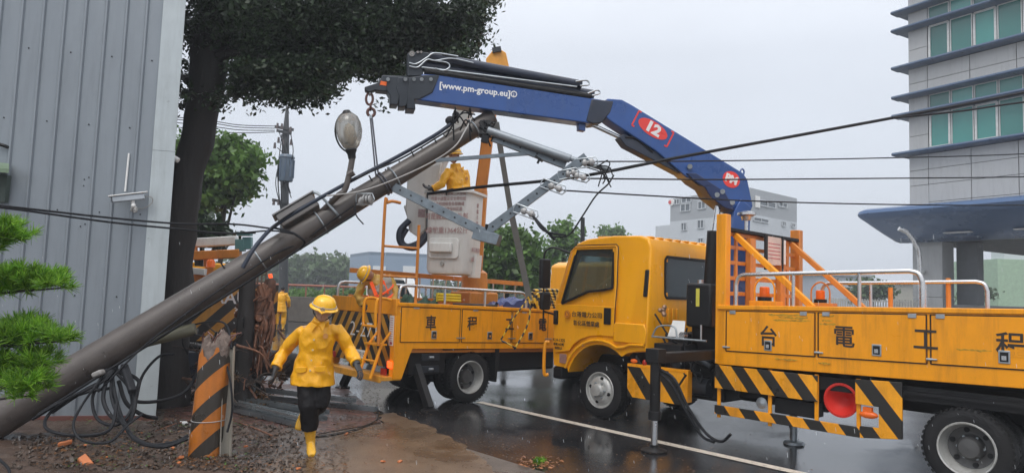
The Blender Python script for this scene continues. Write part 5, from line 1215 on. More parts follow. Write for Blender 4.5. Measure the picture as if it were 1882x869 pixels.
# orange guard frame
m = MB(); a, b = LA(710, 375, -.98), LA(772, 450, -.98)
for x in (-1.62,-1.12):
    pass
p0, p1 = LA(708,372,-1.0), LA(772,372,-1.0)
m.tube(catmull([(p0.x,-1.0,1.55),(p0.x,-1.0,p0.z-.05),(p0.x+.04,-1.0,p0.z),(p0.x+.12,-1.0,p0.z+.03),(p0.x+.26,-1.0,p0.z+.02)], 6), .024, 8)
m.tube([(p1.x,-1.0,1.55),(p1.x,-1.0,p1.z-.35)], .024, 8)
for yy in (452, 507): q = LA(708,yy,-1.0); m.tube([(p0.x,-1.0,q.z),(p1.x,-1.0,q.z)], .018, 8)
m.tube([(p0.x,-1.0,1.55),(p0.x,-1.0,.95)], .024, 8)
m.build('guard_frame', m_org, TA)
def railA(yl, xa, xb, ztop, posts): return rail(TA, yl, xa, xb, 1.55, ztop, posts, r=.024, k=.022, xk=-1.4)
railA(-1.0, -1.38, 1.15, 1.83, (-.55,.25))
railA(1.0, -1.38, 1.6, 1.86, (-.5,.4,1.0))
# under body: boxes, mudguard, glowing reflector, outriggers
m = MB(); m.box((-1.15,-.98,.48),(-.48,-.70,.84)); m.build('tool_box', m_blk, TA, bevel=.01)
for z in (.56,.74):
    m = MB(); m.box((-.92,-1.0,z-.05),(-.60,-.98,z+.05)); m.build('box_lid', m_plate, TA, bevel=.004)
    m = MB(); m.tube([(-.80,-1.01,z),(-.72,-1.01,z)], .02, 8); m.build('box_latch', m_gal, TA)
m = MB(); m.box((-1.02,-1.01,.52),(-.93,-.99,.56)); m.build('side_marker', mat('glowing_amber_reflector', (.8,.2,.01), .3, emit=((1,.2,.01), 1.2)), TA, bevel=.004)  # orange reflector, not a lamp; its glow is added by emission
m = MB(); m.box((.60,-.95,.45),(1.9,-.5,.84)); m.build('fuel_tank', m_blk, TA, bevel=.04)
m = MB(); m.box((-.55,-1.02,.84),(.62,-.62,.87)); m.xz([(.50,.3),(.54,.3),(.58,.86),(.50,.86)], -1.02, -.62); m.build('mudguard', m_rub, TA)
m = MB(); m.box((-1.3,-.9,.70),(4.2,.9,.84)); m.build('underframe', m_blk, TA)
for s_ in (-1, 1):
    m = MB(); a = V((-.98, s_*.92, .62)); b = V((-1.0, s_*1.38, .03)); m.beam(a, b, .13, .10, up=(1,0,0)); lg_ = m.build('outrigger', m_blk, TA, bevel=.006)
    m = MB(); m.lathe([(.001,0),(.13,0),(.13,.02),(.04,.05),(.001,.06)], (b.x, b.y, 0), seg=20); m.build('foot_plate', m_blk, lg_)
cabA = MB(); pr = [(4.53,.62),(4.58,.9),(4.58,1.5),(4.25,2.32),(4.05,2.44),(3.0,2.46),(2.80,2.38),(2.74,1.1),(3.0,.95),(3.1,.85),(3.2,1.02),(3.55,1.1),(3.9,1.02),(4.1,.62)]
pr = [(x_+.8, z_) for x_, z_ in pr]; cabA.xz(pr, -1.03, 1.03); cA = cabA.build('cab', m_cab, TA, bevel=.05)
m = MB(); m.prism([(5.36,-.85,1.56),(5.36,.85,1.56),(5.07,.82,2.26),(5.07,-.82,2.26)], (.01,0,0)); m.build('windscreen', m_glass, cA)
for s_ in (-1, 1):
    m = MB(); m.xz([(4.0,1.6),(5.1,1.55),(4.92,2.25),(4.0,2.28)], s_*1.03, s_*1.04); m.build('side_window', m_glass, cA)
# load on the deck
m = MB(); q = LA(871, 555, 0); m.box((q.x-.32,-.30,zb_+.1),(q.x+.32,.30,1.76)); m.build('turntable_pedestal', m_org, TA, bevel=.03)
# --- booms: lower orange boom rises behind the bucket to the elbow, upper white boom comes back down
TT = WA @ V((q.x, 0, 1.75))
BY = TT.y
def PY(x, y, dy=0): return P(x, y, BY+dy)
m = MB(); m.lathe([(.001,-.05),(.30,-.05),(.30,.03),(.24,.05),(.22,.35),(.15,.40),(.001,.41)], TT, seg=24); m.build('turntable', m_org, TA, world=True)
m = MB(); m.beam(TT+V((0,0,.25)), PY(884, 350, .1), .24, .30, up=(0,1,0)); m.beam(PY(884,350,.1), PY(913, 118), .21, .24, up=(0,1,0)); m.build('lower_boom', m_org, TA, bevel=.02, world=True)
m = MB(); m.prism([PY(x, y, -.16) for x, y in ((893,108),(905,93),(919,90),(930,97),(936,124),(922,150),(896,150))], (0,.32,0)); m.build('elbow', mat('elbow_orange', (.75,.34,.05), .35, dirt=.25), TA, bevel=.015, world=True)
m = MB(); m.beam(PY(905,94,-.165), PY(921,91,-.165), .1, .09); m.build('elbow_cap', m_plate, TA, world=True)
m = MB(); m.beam(PY(905,130,-.30), PY(838,232,-.35), .24, .26, up=(0,1,0)); m.beam(PY(838,232,-.35), PY(772,385,-.45), .23, .26, up=(0,1,0)); ub = m.build('upper_boom', m_white, TA, bevel=.02, world=True)
m = MB(); m.prism([PY(x, y, -.62) for x, y in ((749,318),(812,298),(806,330),(783,352),(783,420),(768,436),(752,425),(745,385))], (0,.3,0)); m.build('boom_head', m_white, TA, bevel=.02, world=True)
m = MB(); m.prism([PY(x, y, -.60) for x, y in ((741,378),(758,372),(758,402),(748,400))], (0,.22,0)); m.build('motor_cover', m_white, TA, bevel=.02, world=True)
m = MB(); m.prism([PY(x, y, -.624) for x, y in ((769,384),(782,385),(781,400),(768,399))], (0,-.004,0)); m.build('printed_label', mat('red_grey_label', (.40,.28,.28), .6, var=.5, vs=60), TA, world=True, smooth=False)
m = MB(); m.prism([PY(x, y, -.60) for x, y in ((784,335),(797,335),(797,432),(786,428))], (0,.25,0)); m.build('mast_bracket', m_blk, TA, bevel=.01, world=True)
m = MB(); m.tube(catmull([PY(752,405,-.7), PY(735,425,-.75), PY(738,448,-.75), PY(762,455,-.75), PY(780,440,-.7), PY(784,428,-.65)], 6), .055, 10); m.tube(catmull([PY(748,420,-.68), PY(738,440,-.7), PY(748,452,-.7), PY(770,445,-.7), PY(780,432,-.65)], 6), .045, 10); m.build('hose_bundle', m_dblue, TA, world=True)
# --- bucket
BC = P(832, 430, 11.85)
def bucket():
    fx = V((cos(radians(-14)), sin(radians(-14)), 0)); fy = V((-fx.y, fx.x, 0))   # front face turned a little
    fa = V((.957,-.29,0)).normalized()
    H0, H1 = P(832, 505, 11.6).z, P(832, 350, 11.6).z
    w_, d_ = .80, .66
    org = P(832, 430, 11.6); org = V((org.x, 11.6, 0)) + V((0,.33,0))
    fx = V((.94,-.34,0)).normalized(); fy = V((-fx.y, fx.x, 0))
    rot = Matrix(((fx.x, fy.x, 0), (fx.y, fy.y, 0), (0, 0, 1)))
    def W(x, y, z): return org + rot @ V((x, y, 0)) + V((0,0,z))
    mb = MB(); N_ = 32
    def ringpts(wx, dy, z, rad=.11, inset=0):
        pts = []
        for cx, cy, a0 in ((wx-rad, dy-rad, 0), (-wx+rad, dy-rad, 90), (-wx+rad, -dy+rad, 180), (wx-rad, -dy+rad, 270)):
            for k in range(8): a = radians(a0+90*k/7); pts.append(W(cx+rad*cos(a), cy+rad*sin(a), z))
        return pts
    levels = [(w_/2-.10, d_/2-.10, H0), (w_/2-.05, d_/2-.05, H0+.02), (w_/2-.025, d_/2-.025, H0+.08), (w_/2, d_/2, H1-.05), (w_/2, d_/2, H1-.04), (w_/2+.05, d_/2+.05, H1-.04), (w_/2+.05, d_/2+.05, H1), (w_/2-.03, d_/2-.03, H1), (w_/2-.05, d_/2-.05, H0+.1)]
    vs = []
    for a, b, z in levels: vs += ringpts(a, b, z)
    fs = []
    for i in range(len(levels)-1):
        for k in range(32): k2 = (k+1) % 32; fs.append((i*32+k, i*32+k2, (i+1)*32+k2, (i+1)*32+k))
    fs += [tuple(range(32))[::-1], tuple(8*32+k for k in range(32))]
    mb.add(vs, fs); bk = mb.build('bucket', m_white, TA, world=True)
    m = MB(); y0 = -d_/2+.012
    m.prism([W(x, y0, z) for x, z in ((-.27,H0+.26),(.20,H0+.26),(.24,H0+.30),(.24,H0+.56),(.20,H0+.60),(-.27,H0+.60),(-.30,H0+.56),(-.30,H0+.30))], rot @ V((0,-.03,0))); m.build('step_frame', m_white, bk, bevel=.012, world=True)
    m = MB(); m.prism([W(x, y0-.03, z) for x, z in ((-.25,H0+.36),(.14,H0+.36),(.14,H0+.52),(-.25,H0+.52))], rot @ V((0,-.09,0))); m.build('step_pocket', m_white, bk, bevel=.02, world=True)
    m = MB(); m.tube([W(-.05,y0,H0+.18), W(-.05,y0-.02,H0+.18)], .035, 14); m.build('drain_plug', mat('plug_grey', (.35,.34,.32), .5), bk, world=True)
    m_fade = mat('faded_red_lettering', (.45,.27,.26), .6); 
    F = lambda x, z, yy=-.001: face_matrix(W(x, -d_/2-.004, z), fx, (0,0,1))
    lettering('可是觸足止於外部', .118, F(.0, H0+.95), m_fade, bk, world=True, offset=.0008, sx=.82)
    lettering('總載重1364公斤', .115, F(.02, H0+.72), m_fade, bk, world=True, offset=.0006, sx=.95)
    for k, t in enumerate(('本車工作台限乘二人使用', '作業中請繫妥安全帶勿超', '操作前請檢查各部機構', '接近活線應保持距離')): lettering(t, .072, F(.02, H0+1.33-.085*k), m_fade, bk, world=True, sx=.8)
    F2 = lambda y, z: face_matrix(W(w_/2+.003, y, z), fy, (0,0,1))
    for k, t in enumerate('絕緣斗臂車'): lettering(t, .085, F2(.02, H1-.22-.10*k), m_fade, bk, world=True)
    lettering('乘員限制', .085, F2(.0, H0+.42), m_fade, bk, world=True); lettering('載重限制', .085, F2(.0, H0+.26), m_fade, bk, world=True)
    m = MB(); m.prism([W(x, -.05, z) for x, z in ((.30,H0-.03),(.42,H0-.03),(.44,H0+.35),(.41,H0+.35))], rot @ V((0,.25,0))); m.build('side_bracket', m_white, bk, world=True)
    return W, H0, H1
WBK, HB0, HB1 = bucket()
# loose load: ladder, yellow pipes, coil, crates
ld = thing('ladder', 'orange ladder with pale rungs lying on edge along the far side of the bucket truck', 'ladder', WA @ V((-1.2, .55, 1.55)), TA.rotation_euler.z)
m = MB(); m.beam((-.2,0,.50),(3.6,0,.40),.05,.08); m.beam((-.2,0,.06),(3.6,0,-.02),.05,.08); m.build('side_rail', m_org, ld, bevel=.004)
for k in range(13):
    m = MB(); x = .05+.28*k; m.tube([(x,0,.06-.021*x),(x,0,.47-.026*x)], .016, 8); m.build('rung', m_rail, ld)
for k in range(3):
    a, b = LA(803, 541+5*k, -.6), LA(846, 543+5*k, -.6); m = MB(); m.tube([WA @ a, WA @ b], .028, 10); tag(m.build('insulating_pipe', mat('bright_yellow_pipe', (.75,.55,.02), .3)), ('top', 'middle', 'bottom')[k]+' yellow pipe of the short stack lying in the truck bed beside the orange box', 'pipe', 'yellow pipes in the bed')
co = thing('cable_cover_bundle', 'black and yellow banded insulating hoses coiled at the front of the truck bed', 'hose bundle', WA @ V((1.85, -.75, 1.5)), TA.rotation_euler.z)
m_band = stripes('banded_hose', (.75,.45,.02), (.02,.02,.02), .13, 1, .6, .5)
for k in range(7):
    m = MB(); z = 0.02+.05*k; m.tube(catmull([(-.42,-.1+.03*(k%3),z),(-.1,-.16,z+.02),(.25,-.12,z+.01),(.5,-.05,z)], 5), .026, 8); m.build('hose', m_band, co)
m = MB(); ring(m, (-.32,-.2,.12), (1,0,0), (0,0,1), .14, .17, .024); m.build('hose', m_band, co); m = MB(); ring(m, (-.26,-.22,.10), (1,0,0), (0,0,1), .16, .15, .022); m.build('hose', m_band, co)
tp = thing('tarpaulin', 'blue folded tarpaulin on the equipment in the bed of the bucket truck', 'tarpaulin', WA @ V((1.2,-.5,1.3)), TA.rotation_euler.z)
m = MB(); n_ = 14; vs = [(-.4+.8*i/13, -.3+.6*j/13, .25+.10*mnoise.noise(V((i*.4,j*.4,0)))+.12*(1-abs(i-8)/8)) for j in range(n_) for i in range(n_)]
m.add(vs+[(a,b,0) for a, b, c in vs], [(j*n_+i, j*n_+i+1, (j+1)*n_+i+1, (j+1)*n_+i) for j in range(13) for i in range(13)]+[(i, i+1, i+1+n_*n_, i+n_*n_) for i in range(13)]); m.build('sheet', mat('blue_tarp', (.05,.07,.20), .5), tp)
m = MB(); m.box((-1.1,-.35,.0),(-.55,.2,.26)); m.box((-.5,-.4,0),(.5,.3,.14)); m.build('crate', m_plate, tp, bevel=.01)
gb_ = thing('green_net', 'crumpled dark green netting heaped in the bed behind the handrail', 'net', WA @ V((-.7,-.3,1.2)), TA.rotation_euler.z)
m = MB(); n_ = 20; vs = [(-.45+.9*i/19, -.35+.7*j/19, .25+.22*mnoise.noise(V((i*.35,j*.35,5)))+.15*sin(pi*i/19)*sin(pi*j/19)) for j in range(n_) for i in range(n_)]
m.add(vs, [(j*n_+i, j*n_+i+1, (j+1)*n_+i+1, (j+1)*n_+i) for j in range(19) for i in range(19)]); m.build('heap', mat('green_net', (.025,.07,.045), .6, var=.5, vs=30), gb_)

# ================================================================== fallen pole and its hardware
PB, PT = P(-62, 805, 7.62), P(905, 216, 9.28)
def PP(t): return PB.lerp(PT, t)
def pole_at(x):              # depth of the pole axis at pixel x
    lo, hi = 0., 1.
    nrm = ray(x, 100).cross(ray(x, 700)).normalized()
    d0, d1 = (PB-CAM).dot(nrm), (PT-CAM).dot(nrm); return d0/(d0-d1)
fp = thing('fallen_power_pole', 'long grey-brown utility pole leaning diagonally across the scene with crossarms at its top end', 'utility pole', V((PB.x, PB.y, 0)))
pd = (PT-PB).normalized()
m = MB(); m.tube([PB-pd*.6, PB, PP(.3), PP(.6), PP(.85), PT], [.205, .20, .172, .146, .124, .115], 28); shaft = m.build('shaft', m_pole, fp, world=True)
pu = pd.cross(V((0,1,0))).normalized(); pu = pu if pu.z > 0 else -pu       # "up" across the pole in the picture plane
pf = V((0,-1,0)); pf = (pf-pd*pf.dot(pd)).normalized()
def rad(t): return .20+(.115-.20)*t
m = MB()
for t in (.445,.56,.60,.655,.70,.735,.77,.80,.825,.85,.875,.90,.92):       # step bolts
    c = PP(t)+pu*(rad(t)*.6)+pf*rad(t)*.8*(1 if int(t*1000) % 2 else -.3); m.tube([c, c+(pu*.7+pf*.3)*.10], .009, 6)
build_each(m, 'step_bolt', m_blk, fp, world=True)
for t in (.50,.62,.775,.955):
    m = MB(); ax1, ax2 = pu, pf; rr_ = rad(t)+.012
    m.tube([PP(t)+ax1*(rr_*cos(2*pi*k/20))+ax2*(rr_*sin(2*pi*k/20)) for k in range(21)], (.010), 6); m.build('steel_band', m_gal, fp, world=True)
# box strapped on top of the pole
t = pole_at(570); c = PP(t)+pu*(rad(t)+.09)+pf*.03
m = MB(); m.beam(c-pd*.26, c+pd*.24, .26, .17, up=pu); bx_ = m.build('junction_box', mat('grey_box', (.17,.16,.155), .4, .2, dirt=.4, dcol=(.1,.07,.05)), fp, bevel=.012, world=True)
m = MB(); m.beam(c-pd*.29+pu*.095, c+pd*.27+pu*.095, .30, .02, up=pu); m.build('lid', mat('grey_lid', (.20,.20,.20), .35, .2), bx_, bevel=.004, world=True)
m = MB(); m.tube(catmull([c+pd*.24+pu*.10+pf*.10, c+pd*.30+pu*.02+pf*.16, PP(t)+pd*.34+pf*(rad(t)+.02), PP(t)+pd*.36-pu*.10+pf*.10], 5), .018, 8); m.build('box_strap', m_gal, fp, world=True)
# street lamp on the pole
t0_ = pole_at(598); A0 = PP(t0_)+pu*rad(t0_)*.6+pf*.06
Yl = A0.y-.12
arm = catmull([A0, P(620,361,Yl), P(633,350,Yl), P(641,325,Yl), P(646,300,Yl), P(648,285,Yl)], 7)
m = MB(); m.tube(arm, .036, 12); m.tube([P(640,322,Yl), P(650,316,Yl)], .045, 8); la = m.build('lamp_arm', m_pole, fp, world=True)
m = MB(); ldir = (P(637,212,Yl)-P(646,280,Yl)).normalized()
rot = ldir.to_track_quat('Z','Y').to_matrix()
m.lathe([(.045,-.06),(.05,.0),(.07,.04),(.065,.06)], P(646,283,Yl), M3=rot, seg=18); m.build('lamp_neck', m_blk, la, world=True)
lc = P(642,243,Yl); sv = V((0,1,0)); side = ldir.cross(sv).normalized()
rot2 = Matrix((side, sv, ldir)).transposed()
Lh = (P(637,208,Yl)-P(646,280,Yl)).length/2
m = MB(); prof = [(.001,-1),(.32,-.93),(.62,-.72),(.88,-.35),(1,.05),(.96,.42),(.78,.75),(.45,.94),(.001,1)]
vs = []; 
m.lathe([(a, b*Lh) for a, b in [(x*.158, y) for x, y in prof]], lc, M3=rot2, seg=28)
m.v = [tuple(lc + rot2 @ V(((rot2.transposed() @ (V(v)-lc)).x, (rot2.transposed() @ (V(v)-lc)).y*.8, (rot2.transposed() @ (V(v)-lc)).z))) for v in m.v]
glb = m.build('lamp_globe', mat('grey_lamp_glass', (.50,.49,.46), .22, var=.12, trans=.72, dirt=.3, dcol=(.2,.19,.17)), la, world=True)
m = MB(); m.sphere(lc-ldir*.02+V((0,.02,0)), (.055,.055,.12), 14, M3=rot2); m.build('bulb', mat('bulb_cream', (.60,.47,.30), .4), glb, world=True)
m = MB(); m.tube([lc+side*(.168*cos(a_))+ldir*(Lh*1.02*sin(a_)) for a_ in [radians(-80+160*k/20) for k in range(21)]], .012, 6); m.build('globe_rim', m_blk, glb, world=True)
m = MB(); m.tube([lc-side*(.0)+ldir*Lh*.9, lc+ldir*Lh*1.1], [.07,.04], 14); m.build('globe_cap', m_blk, glb, world=True)
# crossarms
def Q(x, y, Y): return P(x, y, Y)
m_arm = mat('wet_galvanised_arm', (.16,.19,.215), .4, .5, var=.25, vs=9, dirt=.3, dcol=(.08,.08,.08))
def channel(name, a, b, w_, h_, holes=0, m_=m_arm, up=(0,-1,0)):
    mb = MB(); d = (b-a).normalized(); u_ = V(up); u_ = (u_-d*u_.dot(d)).normalized(); s_ = d.cross(u_).normalized()
    # angle iron: two flanges
    mb.beam(a, b, w_, .012, up=u_); mb.beam(a+s_*(w_/2)-u_*(h_/2-.006), b+s_*(w_/2)-u_*(h_/2-.006), .012, h_, up=u_)
    mb.beam(a-s_*(w_/2)-u_*(h_/2-.006), b-s_*(w_/2)-u_*(h_/2-.006), .012, h_, up=u_)
    o = mb.build(name, m_, fp, bevel=.003, world=True)
    if holes:
        hb_ = MB()
        for k in range(holes):
            c_ = a.lerp(b, (k+.7)/(holes+.4))+u_*.0075; hb_.tube([c_, c_+u_*.002], .013, 8)
        hb_.build('bolt_holes', m_blk, o, world=True)
    return o
channel('crossarm', Q(722,343,8.82), Q(912,438,8.60), .10, .07, 9)
channel('crossarm', Q(878,437,8.60), Q(1078,288,8.62), .10, .07, 12)
channel('crossarm', Q(905,252,8.95), Q(1040,303,8.80), .09, .06, 4)
m = MB(); m.beam(Q(872,430,8.66), Q(918,442,8.52), .13, .10, up=(0,-1,0)); m.build('corner_bracket', m_arm, fp, bevel=.004, world=True)
m = MB(); m.beam(Q(800,295,8.75), Q(975,282,8.9), .045, .035, up=(0,-1,0)); m.build('flat_brace', m_arm, fp, world=True)
m = MB(); m.tube([Q(897,240,8.92), Q(1048,292,8.72)], .052, 16); m.tube([Q(1030,286,8.74), Q(1122,313,8.62)], .034, 14); m.build('arm_pipe', mat('pale_pipe', (.25,.28,.31), .42, .3, var=.1, dirt=.3), fp, world=True)
m = MB(); m.beam(Q(985,288,8.7), Q(996,296,8.68), .09, .03); m.tube([Q(992,292,8.68), Q(988,300,8.66)], .015, 8); m.build('bolt_bracket', m_blk, fp, world=True)
def insul(x, y, Y, x2, y2, Y2, n=2, r=.042, clev=True):
    a, b = Q(x, y, Y), Q(x2, y2, Y2); d = (b-a).normalized(); L_ = (b-a).length
    mb = MB(); rot = d.to_track_quat('Z','Y').to_matrix(); prof = [(.001,0)]
    for k in range(n):
        z0 = L_*k/n; prof += [(r*.5,z0),(r,z0+L_/n*.25),(r*.95,z0+L_/n*.6),(r*.45,z0+L_/n*.75)]
    prof += [(.001,L_)]; mb.lathe(prof, a, M3=rot, seg=18); o = mb.build('insulator', m_porc, fp, world=True)
    if clev:
        cb_ = MB(); u_ = d.cross(V((0,1,0))).normalized(); pts = [a-d*.09+u_*r, a+d*(L_*.9)+u_*(r+.012), a+d*(L_*1.15)+u_*(r*.8)]
        cb_.tube([a-d*.10, a-d*.09+u_*(r+.012), b+u_*(r+.012), b+d*.03], .008, 6); cb_.tube([a-d*.10, a-d*.09-u_*(r+.012), b-u_*(r+.012), b+d*.03], .008, 6); cb_.build('clevis', m_gal, o, world=True)
insul(958,386,8.55, 985,396,8.50); insul(1008,340,8.58, 1036,350,8.52); insul(1055,322,8.6, 1080,328,8.55); insul(1070,300,8.6, 1095,297,8.55, r=.045); insul(1040,320,8.6, 1060,316,8.58, r=.04)
insul(668,366,8.55, 684,366,8.52, n=3, r=.055); insul(662,370,8.6, 672,372,8.55, n=1, r=.06, clev=False)
m = MB(); c = Q(898,398,8.6); m.tube([Q(893,427,8.62), Q(895,412,8.6)], .02, 8); m.build('arm_bolt', m_blk, fp, world=True)
# black fittings bunched under the pole head
m = MB(); rr = random.Random(21)
m.beam(Q(893,225,9.0), Q(891,250,8.95), .14, .12); m.beam(Q(893,250,8.95), Q(890,262,8.95), .10, .09)
for k in range(12):
    a = Q(880+rr.random()*30, 222+rr.random()*30, 8.95); b = Q(880+rr.random()*30, 228+rr.random()*42, 8.95)
    m.tube(catmull([a, a.lerp(b,.5)+V((rr.uniform(-.12,.12), -.05, rr.uniform(-.05,.1))), b], 5), .010, 6)
m.build('head_fittings', m_cable, fp, world=True)
m = MB(); 
for k in range(9):
    a = Q(rr.uniform(822,880), rr.uniform(205,240), 8.9); b = Q(rr.uniform(815,870), rr.uniform(215,262), 8.8)
    m.tube(catmull([a, a.lerp(b,.5)+V((0,-.1,.12)), b], 5), .010, 6)
m.sphere(Q(828,222,8.85), (.07,.05,.06), 10); m.sphere(Q(838,212,8.85), (.05,.04,.05), 10); m.build('clamp_cluster', m_cable, fp, world=True)
m = MB(); m.tube(catmull([Q(1128,322,8.6), Q(1118,338,8.55), Q(1095,360,8.5), Q(1070,398,8.5), Q(1045,432,8.55), Q(1015,435,8.6)], 6), .010, 6); m.build('drop_wire', m_cable, fp, world=True)
m = MB()
for k in range(7):
    a = Q(rr.uniform(1075,1120), rr.uniform(296,330), 8.6); b = Q(rr.uniform(1080,1128), rr.uniform(296,345), 8.6)
    m.tube(catmull([a, a.lerp(b,.5)+V((.04,-.05,.08*rr.uniform(-1,1))), b], 5), .008, 6)
m.tube(catmull([Q(980,398,8.5), Q(1000,420,8.45), Q(1020,440,8.5)], 5), .018, 6); m.tube(catmull([Q(980,398,8.5), Q(995,420,8.4), Q(1012,428,8.45), Q(1040,432,8.5)], 5), .012, 6)
build_each(m, 'jumper_wire', m_cable, fp, world=True)
m = MB(); m.tube(catmull([Q(655,372,8.45), Q(652,384,8.42), Q(656,398,8.42), Q(668,412,8.42)], 6), .009, 6); m.build('loose_wire', m_cable, fp, world=True)
m = MB(); m.tube([PP(pole_at(250))-pu*.1, PP(pole_at(250))+pd*.55-pu*.30], .07, 12); m.build('pipe_bracket', mat('mossy_pipe', (.13,.125,.085), .6), fp, world=True)
# sling from the hook round the pole
sg_ = thing('lifting_sling', 'thin double wire sling from the hook down round the leaning pole', 'sling', Q(700,330,8.8))
ts = pole_at(703); sc_ = PP(ts); m = MB()
hkp = PC(682, 214)
for s_ in (-1, 1):
    m.tube([hkp+pd*(.012*s_), sc_+pu*(rad(ts)+.02)+pd*(.02+.018*s_), ] , .011, 6)
    m.tube([sc_+pd*(.02+.02*s_)+pu*((rad(ts)+.014)*cos(2*pi*k/20))+pf*((rad(ts)+.014)*sin(2*pi*k/20)) for k in range(21)], .011, 6)
m.build('wire', mat('sling_wire', (.12,.12,.14), .4, .6), sg_, world=True)
m = MB(); m.tube([hkp+V((0,0,.015)), hkp-V((0,0,.03))], .02, 8); m.build('thimble', m_gal, sg_, world=True)
# grey webbing strap hanging from the pole head
stp = thing('webbing_strap', 'flat grey webbing strap hanging from the pole head down to the yellow truck bed', 'strap', Q(972,545,11.0))
a, b = Q(912,225,9.15), Q(972,545,10.9)
m = MB(); m.beam(a, a.lerp(b,.45)+V((-.03,0,0)), .075, .014, up=(0,-1,0)); m.beam(a.lerp(b,.45)+V((-.03,0,0)), b, .09, .016, up=(0,-1,0)); m.build('web', mat('grey_web', (.30,.31,.30), .6), stp, world=True)
m = MB(); m.tube(catmull([b, Q(974,575,10.8), Q(966,605,10.75), Q(945,642,10.7)], 6), .014, 7); m.tube(catmull([b, Q(962,560,10.7), Q(944,585,10.65), Q(920,625,10.65)], 6), .012, 7); m.tube(catmull([Q(920,625,10.65), Q(935,632,10.65), Q(948,640,10.7)], 6), .012, 7); m.build('rope_tail', m_band, stp, world=True)

# ---- wires and cables
def wire(label, pts, r, m_=m_cable, name='power_cable', n=10, group=None):
    mb = MB(); mb.tube(catmull(pts, n), r, 7); return tag(mb.build(name, m_), label, 'cable', group)
wire('thickest dark cable sweeping from the white bucket up to the top right', [P(786,356,9.6), P(880,344,9.2), P(1060,325,8.8), P(1270,285,8.9), P(1650,215,9.3), P(1882,170,9.6), P(2300,80,10)], .021)
wire('dark cable joining the thick cable just below it at the far right', [P(1640,217,9.2), P(1760,205,9.35), P(1882,188,9.5), P(2200,150,10)], .014)
wire('topmost of the three thin wires running right from the crossarm insulators', [P(1095,297,8.55), P(1300,296,9.2), P(1600,291,10), P(1882,283,11), P(2300,262,12)], .009)
wire('middle of the three thin wires running right from the crossarm insulators', [P(1080,328,8.55), P(1300,330,9.2), P(1600,328,10), P(1882,325,11), P(2300,315,12)], .010)
wire('lowest of the three thin wires crossing the blue canopy at right', [P(1036,350,8.52), P(1200,360,9), P(1400,370,9.6), P(1650,376,10.3), P(1882,377,11), P(2300,372,12)], .010)
wire('upper of two slack black wires crossing the ribbed wall from the left edge', [P(-150,365,6.5), P(0,378,7.2), P(200,400,8.0), P(330,411,8.4), P(430,412,8.8), P(500,420,8.9)], .012)
wire('lower of two slack black wires crossing the ribbed wall from the left edge', [P(-150,368,6.5), P(0,381,7.2), P(200,408,8.0), P(330,421,8.4), P(400,428,8.7), P(470,428,8.8)], .012)
def along(x0, x1, off, up_, n=8, jit=0):
    r = []
    for k in range(n+1):
        x = x0+(x1-x0)*k/n; t = pole_at(x); r.append(PP(t)+pf*(rad(t)*.6+off)+pu*(rad(t)*up_+jit*random.uniform(-1,1)))
    return r
wire('blue-black cable lifted off the upper side of the leaning pole from box to pole head', [P(446,492,7.95), P(462,464,8.0), P(478,442,8.1), P(505,415,8.3), P(560,380,8.35), P(640,335,8.5), P(730,288,8.65), P(800,248,8.75), P(832,225,8.85)], .024, m_bcable, 'bundled_cable')
wire('thin black wire beside the blue-black cable along the leaning pole', [P(480,440,8.2), P(530,395,8.3), P(650,330,8.5), P(740,290,8.6), P(830,236,8.8)], .011, m_cable, 'bundled_cable')
wire('pale twisted wire slung in front of the upper half of the leaning pole', [P(600,360,8.35), P(660,352,8.45), P(720,332,8.5), P(790,300,8.6), P(835,270,8.6), P(855,240,8.7), P(868,215,8.8)], .009, m_gcable, 'loose_wire')
wire('black cable hugging the underside of the leaning pole down to the ground', along(60,640,.02,-1.12), .016, m_cable, 'bundled_cable')
wire('second black cable sagging just below the leaning pole', [P(180,720,7.7), P(260,640,7.9), P(330,585,8), P(400,535,8.1), P(500,470,8.3), P(560,440,8.5), P(650,378,8.5)], .011, m_cable, 'bundled_cable')
for k, (a, b) in enumerate((((400,425),(430,412)),((430,430),(470,420)))): pass
wire('wire loop wrapped over the pole below the grey box', [P(500,418,8.4), P(530,425,8.05), P(545,432,8.03), P(560,445,8.1), P(552,458,8.3)], .014, m_cable, 'bundled_cable')
wire('thin cable from the thick trunk across to the wire loop on the pole', [P(395,430,9), P(440,428,8.7), P(500,424,8.4), P(540,430,8.2)], .010, m_cable, 'bundled_cable')
